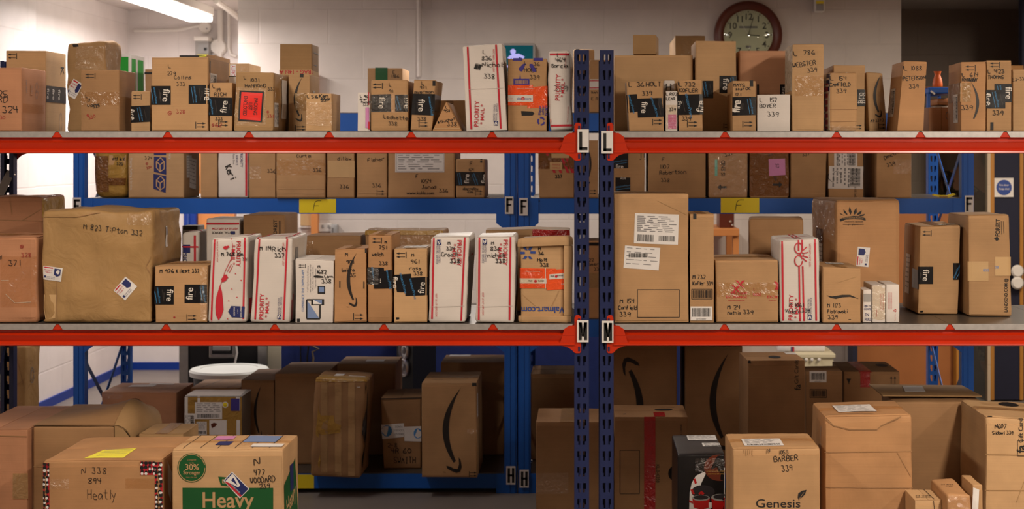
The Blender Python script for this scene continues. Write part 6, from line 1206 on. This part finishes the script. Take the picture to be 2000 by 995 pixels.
def POLKA(x0, y0, x1, y1):
    """red tape scattered with plain black and white blobs"""
    def f(p):
        o = p.mesh('patterned_tape', 'red', [p.rect(x0, y0, x1, y1)]); r = random.Random(int(x0+y0)); kb, kw = [], []
        def el(x, y, a, b): return ([(min(max(px, x0), x1), min(max(py, y0), y1)) for px, py in ell(x, y, a, b, 14)], [tuple(range(15 if False else 14))])
        y = y0+2
        while y < y1-1:
            x = x0+r.uniform(1, 5)
            while x < x1:
                a = r.uniform(2.6, 4); kb.append(el(x, y+r.uniform(-1.5, 1.5), a, a*1.1))
                if r.random() < .6: kw.append(el(x+r.uniform(-2, 2), y+3.5, r.uniform(1.8, 3), r.uniform(1.8, 3)))
                x += 7.5
            y += 9
        p.mesh('black_spots', 'ink', kb, parent=o); p.mesh('white_spots', 'paper', kw, parent=o)
    return f
C(B_, 'box marked 894 with red patterned tape down both sides, yellow note on top', q, 4.6, .38, 'floor', 'kraft_warm',
  W(160, 914, 13, 'N', w=1.3), W(180, 914, 12, '338', w=1.1), W(173, 934, 11, '894', w=1.4), W(172, 957, 18, 'Heatly', w=1.2, sx=.66), POLKA(84, 905, 97, 1080), POLKA(303, 903, 318, 1080), POLKA(274, 902, 303, 928), RC(98, 936, 135, 956, 'clear_film', 'clear_wrap'), RC(245, 935, 303, 955, 'clear_tape'),
  ON('T', QD([(88, 150), (150, 132), (152, 230), (74, 232)], 'yellow_paper', 'yellow_note'), LN([[(92, 150+i*15), (146, 146+i*15)] for i in range(5)], 2, 'grey_print')), ON('R', QD([(40, 10), (70, 40), (60, 96), (40, 70)], 'paper', 'label')), cr=.002, rnd=.005, top='x', group=g2)
C(B_, 'dull box between the box marked 894 and the green printed carton', (272, 849, 358, 995), 5.12, .2, 'floor', 'kraft_dull', RC(300, 860, 356, 880, 'clear_tape'), top='y', tape='tan_tape', cr=.003, group=g2)
q = [(336, 880), (553, 879), (556, 995), (335, 995)]
C('printed_carton', 'moving carton with green Heavy panel and 30% Stronger disc', q, 4.6, .24, 'floor', 'kraft_light',
  DISC(375, 914, 28, 28.5, 'dark_green'), LN([ell(375, 914, 26, 26.5)], 1.3, 'duck_tan', 'ring'), TXT(375, 898, 3.4, 'Designed', 'kraft_dull'), TXT(375, 904, 3.4, 'to be', 'kraft_dull'), TXT(375.5, 912, 12, '30%', 'duck_tan', 0, .03), TXT(375.5, 923, 7.2, 'Stronger', 'duck_tan', 0, .025, .95), TXT(375, 932, 3, 'than the rest', 'kraft_dull'),
  PG([(427, 931), (450, 933), (450, 950), (432, 948)], 'dark_green', 'brand_banner'), TXT(438, 940, 8, 'D', 'duck_tan', 0, .03),
  RC(357, 953, 534, 1045, 'dark_green', 'green_panel'), TXT(445, 976, 31, 'Heavy', 'duck_tan', 0, .03, .94), TXT(445, 1020, 31, 'Duty', 'duck_tan', 0, .03),
  QD([(454, 921), (488, 955), (469, 974), (437, 939)], 'paper', 'postal_sticker'), QD([(454, 923), (486, 955), (470, 971), (439, 939)], 'usps_blue', 'blue_field'), QD([(440, 941), (444, 939), (473, 968), (470, 971)], 'usps_red', 'red_stripe'), PG([(441, 940), (455, 925), (461, 932), (470, 948), (466, 952), (455, 946)], 'paper', 'eagle_mark'), PG([(452, 938), (457, 933), (465, 948)], 'usps_blue', 'eagle_mark'), TXT(461, 954, 2.4, 'UNITED STATES', 'paper', 45),
  W(497, 894, 16, 'N', w=1.8), W(497, 917, 11, '477', w=1.6, sx=.8), W(489, 934, 12, 'WOODARD', w=1.6, sx=.68, deg=-6), W(506, 946, 9, '239', w=1.4, deg=-6),
  ON('T', LN([[(20+i*34, 2), (20+i*34, 150)] for i in range(6)], 1.2), RC(58, 20, 96, 60, 'pink_paper', 'pink_slip'), RC(76, 80, 104, 120, 'usps_blue', 'postal_sticker'), RC(116, 8, 200, 124, 'clear_film', 'document_pouch'), RC(150, 108, 212, 140, 'paper', 'paper_slip'), RC(124, 20, 190, 90, 'steel_blue', 'document')), ON('R', QD([(6, 70), (120, 40), (150, 170), (6, 170)], 'dark_green', 'green_panel'), TXT(70, 110, 34, 'Heavy', 'duck_tan', -12, .03, .8), RC(62, 44, 96, 96, 'usps_blue', 'postal_sticker')), cr=.0022, rnd=.006, top='x', tape='clear_tape', group=g2)
g3 = 'large parcels on the lowest blue rear shelf'
C(B_, 'wide box with worn taped top behind the humped box', (199, 768, 345, 925), 7.15, .31, 'H', 'kraft_red', ON('T', RC(30, 30, 80, 60, 'paper', 'label_strip'), RC(60, 10, 110, 24, 'paper', 'label_strip'), RC(0, 60, 40, 120, 'clear_film', 'clear_wrap')), RC(199, 768, 240, 780, 'clear_film', 'clear_wrap'), cr=.003, top='x', tape='clear_tape', group=g3)
C(B_, 'grey-white box striped with brown tape and covered in labels', (361, 774, 472, 925), 6.98, .19, 'H', 'grey_board',
  RC(361, 776, 472, 800, 'packing_brown', 'brown_tape'), RC(361, 800, 472, 850, 'packing_brown', 'brown_tape'), RC(361, 776, 367, 850, 'paper', 'white_strip'), RC(386, 774, 391, 786, 'paper', 'white_strip'), RC(461, 776, 469, 803, 'paper', 'white_strip'), LABEL(381, 786, 434, 819, bars=1, lines=5), RC(451, 779, 468, 803, 'violet', 'stamp_sheet'), DISC(440, 791, 6, 6, 'paper', 'sticker'), DISC(440, 791, 4.4, 4.4, 'yellow_card', 'smiling_face'), LN([ell(440, 791, 2.6, 2.6, 8, 30, 150)], .6, 'print'), LABEL(358, 808, 381, 850, vert=True), LABEL(384, 824, 404, 850, bars=1), RC(409, 821, 443, 850, 'paper', 'label'), PG([(412, 829), (418, 826), (425, 828), (420, 834), (414, 837)], 'clock_wood', 'flower_print'), RC(462, 821, 469, 850, 'paper', 'white_strip'), ON('T', RC(0, 0, 300, 300, 'white_board', 'white_paper')), cr=.003, flap=None, group=g3)
C(B_, 'low box with a warm tan top in front of the white bin lid', (372, 759, 468, 925), 7.31, .28, 'H', 'kraft_warm', ON('T', LN([[(40, 10), (20, 110)], [(90, 60), (70, 116)]], 1.4)), top='x', group=g3)
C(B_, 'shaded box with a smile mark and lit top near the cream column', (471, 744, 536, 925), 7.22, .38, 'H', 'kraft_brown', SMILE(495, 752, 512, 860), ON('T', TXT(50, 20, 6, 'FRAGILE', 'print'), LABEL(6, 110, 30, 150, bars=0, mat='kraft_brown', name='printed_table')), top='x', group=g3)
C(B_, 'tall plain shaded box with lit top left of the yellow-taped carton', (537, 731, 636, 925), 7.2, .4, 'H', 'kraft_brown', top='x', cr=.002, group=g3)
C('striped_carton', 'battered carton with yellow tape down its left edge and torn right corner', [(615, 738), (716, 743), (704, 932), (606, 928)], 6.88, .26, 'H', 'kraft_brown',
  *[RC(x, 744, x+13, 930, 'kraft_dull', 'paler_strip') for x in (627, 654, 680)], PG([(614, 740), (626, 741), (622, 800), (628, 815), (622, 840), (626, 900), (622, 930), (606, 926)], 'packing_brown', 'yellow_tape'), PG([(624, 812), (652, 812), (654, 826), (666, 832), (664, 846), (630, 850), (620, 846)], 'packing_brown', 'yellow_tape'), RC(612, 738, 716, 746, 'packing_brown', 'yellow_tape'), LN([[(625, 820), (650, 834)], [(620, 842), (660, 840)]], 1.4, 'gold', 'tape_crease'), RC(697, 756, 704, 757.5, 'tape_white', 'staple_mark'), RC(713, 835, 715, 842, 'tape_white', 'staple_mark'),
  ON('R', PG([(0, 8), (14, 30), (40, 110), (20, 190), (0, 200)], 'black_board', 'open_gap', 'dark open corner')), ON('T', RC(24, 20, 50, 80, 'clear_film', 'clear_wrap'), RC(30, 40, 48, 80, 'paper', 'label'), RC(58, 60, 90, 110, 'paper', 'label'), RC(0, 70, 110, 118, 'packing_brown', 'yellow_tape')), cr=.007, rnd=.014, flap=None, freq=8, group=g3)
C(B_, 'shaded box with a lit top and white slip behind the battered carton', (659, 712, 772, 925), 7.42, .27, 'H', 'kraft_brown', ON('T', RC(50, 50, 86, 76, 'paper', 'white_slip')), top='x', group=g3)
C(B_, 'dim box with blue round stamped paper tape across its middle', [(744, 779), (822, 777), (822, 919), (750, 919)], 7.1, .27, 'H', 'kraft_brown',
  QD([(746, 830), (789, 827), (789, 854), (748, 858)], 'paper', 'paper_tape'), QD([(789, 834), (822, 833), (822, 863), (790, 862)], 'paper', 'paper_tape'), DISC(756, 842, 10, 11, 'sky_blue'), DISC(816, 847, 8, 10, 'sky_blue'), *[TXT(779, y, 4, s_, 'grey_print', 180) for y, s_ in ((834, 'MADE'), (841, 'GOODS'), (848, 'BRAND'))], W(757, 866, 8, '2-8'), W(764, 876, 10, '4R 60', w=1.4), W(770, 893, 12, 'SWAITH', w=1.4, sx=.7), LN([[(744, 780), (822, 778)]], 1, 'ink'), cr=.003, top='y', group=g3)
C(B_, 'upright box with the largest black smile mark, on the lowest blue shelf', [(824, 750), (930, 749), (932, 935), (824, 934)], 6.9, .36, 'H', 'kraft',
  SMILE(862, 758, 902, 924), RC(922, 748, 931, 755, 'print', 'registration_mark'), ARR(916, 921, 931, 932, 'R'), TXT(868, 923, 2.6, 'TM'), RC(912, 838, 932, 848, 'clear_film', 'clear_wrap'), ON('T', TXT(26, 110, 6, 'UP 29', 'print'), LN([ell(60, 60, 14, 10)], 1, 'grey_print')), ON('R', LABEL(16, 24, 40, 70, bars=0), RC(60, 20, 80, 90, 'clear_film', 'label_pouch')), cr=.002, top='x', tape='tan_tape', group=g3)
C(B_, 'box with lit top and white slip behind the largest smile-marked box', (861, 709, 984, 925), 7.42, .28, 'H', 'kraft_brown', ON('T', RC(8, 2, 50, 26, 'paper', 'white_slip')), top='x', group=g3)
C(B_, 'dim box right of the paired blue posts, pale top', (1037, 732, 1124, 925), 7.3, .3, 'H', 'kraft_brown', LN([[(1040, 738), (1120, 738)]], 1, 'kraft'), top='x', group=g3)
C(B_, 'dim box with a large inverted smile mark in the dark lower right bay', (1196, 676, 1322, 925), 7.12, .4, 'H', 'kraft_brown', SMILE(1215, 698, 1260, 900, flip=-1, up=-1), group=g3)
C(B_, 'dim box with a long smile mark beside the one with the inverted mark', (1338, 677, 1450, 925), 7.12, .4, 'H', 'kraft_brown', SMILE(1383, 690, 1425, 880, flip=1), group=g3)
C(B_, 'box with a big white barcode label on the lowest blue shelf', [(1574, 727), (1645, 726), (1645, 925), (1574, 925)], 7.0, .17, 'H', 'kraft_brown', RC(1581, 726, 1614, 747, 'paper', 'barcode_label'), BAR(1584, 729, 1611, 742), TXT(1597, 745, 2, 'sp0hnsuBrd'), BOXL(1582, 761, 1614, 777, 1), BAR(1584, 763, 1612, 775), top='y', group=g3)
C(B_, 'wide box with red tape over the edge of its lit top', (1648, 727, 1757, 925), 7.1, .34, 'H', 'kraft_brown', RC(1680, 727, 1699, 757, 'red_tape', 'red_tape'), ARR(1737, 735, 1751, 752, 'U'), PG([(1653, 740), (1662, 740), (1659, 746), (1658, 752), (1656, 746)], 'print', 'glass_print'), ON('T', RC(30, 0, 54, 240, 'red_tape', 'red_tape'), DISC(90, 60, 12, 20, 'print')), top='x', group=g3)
# middle distance, on the floor of the aisle
g4 = 'large parcels standing in the aisle'
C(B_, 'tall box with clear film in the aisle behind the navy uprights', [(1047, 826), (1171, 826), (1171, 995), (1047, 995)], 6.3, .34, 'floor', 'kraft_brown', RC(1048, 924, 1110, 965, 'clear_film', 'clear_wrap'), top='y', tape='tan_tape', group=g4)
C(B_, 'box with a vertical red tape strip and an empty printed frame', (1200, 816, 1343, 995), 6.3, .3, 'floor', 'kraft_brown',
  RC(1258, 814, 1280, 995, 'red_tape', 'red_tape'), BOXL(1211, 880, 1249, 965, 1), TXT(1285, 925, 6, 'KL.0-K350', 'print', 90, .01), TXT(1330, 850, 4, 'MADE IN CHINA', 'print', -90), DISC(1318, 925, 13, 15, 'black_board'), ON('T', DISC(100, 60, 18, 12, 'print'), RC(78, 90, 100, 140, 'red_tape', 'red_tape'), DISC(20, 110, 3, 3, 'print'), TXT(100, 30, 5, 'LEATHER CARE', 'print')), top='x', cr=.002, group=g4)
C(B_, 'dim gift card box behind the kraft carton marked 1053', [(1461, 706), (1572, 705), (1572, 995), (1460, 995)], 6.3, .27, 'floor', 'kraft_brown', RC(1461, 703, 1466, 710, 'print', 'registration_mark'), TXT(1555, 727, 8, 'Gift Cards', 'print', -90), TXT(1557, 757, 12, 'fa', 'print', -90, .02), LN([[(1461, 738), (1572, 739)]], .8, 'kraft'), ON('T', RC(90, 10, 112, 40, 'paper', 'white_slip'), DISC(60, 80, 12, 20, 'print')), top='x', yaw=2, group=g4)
C(B_, 'paper-wrapped crate at far left behind the navy post, round stamp on its side', (-40, 676, 50, 995), 6.0, .16, 'floor', 'brown_paper', RC(-40, 706, 8, 786, 'paper', 'shipping_paper'), DISC(1, 790, 5, 7, 'pink_paper'), LN([[(-30, 800), (50, 740)], [(30, 690), (50, 770)]], 1.2, 'kraft_dull', 'crease'), ON('R', LN([ell(34, 62, 10, 15), ell(34, 62, 6, 10)], 1.4, 'grey_print')), cr=.008, rnd=.012, flap=None, group=g4)
# front right
q = [(1324, 890), (1416, 888), (1416, 995), (1322, 995)]
C('cookware_carton', 'glossy black carton with a picture of red pots and pans', q, 5.1, .36, 'floor', 'black_board',
  PG([(1346, 995), (1347, 962), (1351, 944), (1359, 930), (1373, 923), (1416, 915), (1416, 995)], 'paper', 'picture'), DISC(1405, 914, 30, 26, 'clock_wood', 'brown_disc'), PG([(1372, 923), (1416, 908), (1416, 888), (1368, 888)], 'black_board', 'black_arc'), TXT(1398, 921, 2.6, 'HARD ENAMEL COOK', 'gold'), TXT(1398, 926, 2.6, 'DISHWASHER SAFE', 'gold'),
  DISC(1373, 961, 23, 13, 'pan_dark', 'pan_drawing'), QD([(1354, 936), (1358, 935), (1361, 944), (1357, 946)], 'pan_red', 'pan_handle'), QD([(1348, 957), (1353, 956), (1357, 965), (1353, 966)], 'pan_red', 'pan_handle'), PG([(1352, 973), (1386, 973), (1385, 992), (1370, 996), (1355, 992)], 'pan_red', 'pot_drawing'), DISC(1369, 973, 17, 6, 'metal_grey', 'pot_lid'), DISC(1369, 972, 14.5, 4.4, 'pan_dark', 'pot_lid'), PG([(1364, 964), (1370, 959), (1376, 964), (1372, 968), (1369, 964), (1366, 968)], 'pan_red', 'lid_handle'), PG([(1389, 973), (1416, 973), (1416, 995), (1392, 995)], 'pan_red', 'pot_drawing'), DISC(1408, 972, 19, 7, 'metal_grey', 'pot_lid'), DISC(1409, 971, 16, 5, 'pan_dark', 'pot_lid'), QD([(1346, 977), (1353, 980), (1353, 984), (1346, 981)], 'pan_red', 'pot_handle'), RC(1384, 982, 1390, 993, 'paper', 'price_tag'),
  RC(1358, 896, 1416, 922, 'clear_film', 'clear_wrap'), ON('T', LABEL(30, 8, 90, 60, bars=0), LABEL(56, 90, 120, 130)), cr=.002, rnd=.005, flap=None, group=g2)
q = [(1431, 878), (1601, 876), (1603, 995), (1430, 995)]
C('printed_carton', 'kraft carton printed Genesis with a leaf, marked 1053', q, 4.6, .25, 'floor', 'kraft',
  W(1498, 877, 9, 'N', w=1.2), W(1521, 880, 8, '1053', w=1.3, sx=.8), W(1511, 892, 11, 'BARBER', w=1.5, sx=.86, deg=-5), W(1526, 910, 12, '339', w=1.5, sx=.75, deg=-5), TXT(1519, 983, 17, 'Genesis', 'print', 0, .004, 1.18), PG([(1558, 972), (1559, 964), (1566, 959), (1575, 957), (1572, 966), (1566, 972), (1561, 974), (1561, 977), (1560, 977)], 'print', 'leaf_mark'), LN([[(1561, 974), (1570, 962)]], .6, 'kraft'), LN([[(1453+i*4, 879), (1453+i*4, 886+(i*5) % 7)] for i in range(5)], .8, 'kraft_brown', 'scuff'),
  ON('L', RC(70, 4, 120, 160, 'clear_film', 'clear_wrap')), ON('T', RC(30, 40, 220, 120, 'clear_film', 'clear_wrap'), LABEL(26, 70, 104, 140, bars=1)), cr=.002, rnd=.007, top='x', tape='clear_tape', group=g2)
q = [(1611, 815), (1781, 812), (1783, 995), (1610, 995)]
C(B_, 'big box with a torn curved upper flap and a clear document pouch on top', q, 4.75, .27, 'floor', 'kraft_warm',
  LN([[(1612, 818), (1628, 832), (1660, 840), (1712, 840), (1720, 832), (1760, 814)]], 1.8, 'kraft_brown', 'flap_tear'), PG([(1613, 816), (1628, 831), (1660, 838.5), (1712, 838.5), (1720, 831), (1758, 815)], 'kraft_warm', 'torn_flap'), LN([[(1611, 884), (1782, 882)], [(1612, 952), (1782, 953)]], 1.6, 'kraft_brown', 'crease'), LN([[(1752, 884), (1778, 930)]], .8, 'kraft_brown', 'crease'),
  ON('T', RC(30, 30, 118, 140, 'clear_film', 'document_pouch'), LABEL(34, 50, 110, 130, bars=0, name='document'), LN([[(10, 150), (100, 150)]], 2)), ON('L', RC(60, 20, 110, 200, 'clear_film', 'clear_wrap'), TXT(120, 80, 8, 'HANDLE WITH CARE', 'grey_print', -90)), cr=.004, rnd=.008, top='x', tape='clear_tape', group=g2)
c = C(B_, 'large dark open-topped box with its back flap lifted, behind the curved-flap box', (1746, 786, 1921, 995), 5.2, .22, 'floor', 'kraft_brown', cr=.003, rnd=.005, flap=None, group=g2)
x0, x1, zt = XP(1742, 5.2), XP(1921, 5.2), ZP(785, 5.2)
MB().hexa([(x0-.02, 5.26, zt+.008), (x1+.01, 5.26, zt+.006), (x1+.01, 5.26, zt+.010), (x0-.02, 5.26, zt+.012)], [(x0-.03, 5.46, zt+.016), (x1-.01, 5.46, zt+.012), (x1-.01, 5.46, zt+.016), (x0-.03, 5.46, zt+.020)]).build('lifted_flap', 'kraft_dull', c.o)
MB().hexa([(x0+.07, 5.32, zt+.0145), (x0+.14, 5.32, zt+.0142), (x0+.14, 5.32, zt+.0152), (x0+.07, 5.32, zt+.0155)], [(x0+.08, 5.42, zt+.0195), (x0+.15, 5.42, zt+.0190), (x0+.15, 5.42, zt+.0200), (x0+.08, 5.42, zt+.0205)]).build('paper_slip', 'paper', c.o)
q = [(1926, 815), (2060, 822), (2060, 995), (1922, 995)]
C(B_, 'gift card box marked 607 at the right frame edge', q, 4.85, .33, 'floor', 'kraft_light',
  W(1943, 828, 9, 'N607', w=1.4, sx=.75), W(1938, 842, 7, 'Sidawi 339', w=1.3, sx=.78), RC(1929, 809, 1938, 815, 'print', 'registration_mark'), TXT(1993, 839, 9, 'Gift Cards', 'print', -90, .005), TXT(1993, 877, 16, 'fa', 'print', -90, .03), BOXL(1987, 861, 2002, 891, .8), LN([[(1924, 888), (2060, 890)], [(1924, 958), (2060, 958)], [(1985, 980), (2000, 940)]], 1.2, 'kraft_dull', 'crease'),
  ON('L', LABEL(30, 150, 70, 200, vert=True)), ON('T', DISC(90, 40, 20, 26, 'print'), RC(30, 30, 120, 60, 'clear_film', 'clear_wrap')), cr=.004, rnd=.008, top='x', tape='tan_tape', group=g2)
g5 = 'small boxes in front of the big boxes at lower right'
C(B_, 'pale small box with a seam and writing on top, beside the curved-flap box', (1787, 978, 1839, 1100), 4.6, .14, 'floor', 'kraft_light', LN([[(1823, 979), (1825, 1000)]], 1), ON('T', TXT(22, 60, 8, 'N 330', 'ink'), TXT(22, 72, 7, 'Brookes', 'ink'), LN([[(36, 0), (38, 90)]], 1.2)), top='y', cr=.002, group=g5)
C(B_, 'small box with crinkled clear plastic end, marked on top', (1850, 967, 1896, 1100), 4.55, .22, 'floor', 'kraft_warm', RC(1852, 969, 1896, 1000, 'clear_film', 'plastic_bag'), ON('T', TXT(20, 60, 7, 'N 602', 'ink'), TXT(20, 74, 7, '330', 'ink')), top=None, cr=.006, rnd=.008, group=g5)
C(B_, 'small box with a tilted white label below the gift card box', (1900, 948, 1919, 1100), 4.6, .14, 'floor', 'kraft', QD([(1901, 952), (1912, 957), (1910, 995), (1900, 995)], 'paper', 'label'), cr=.003, group=g5)
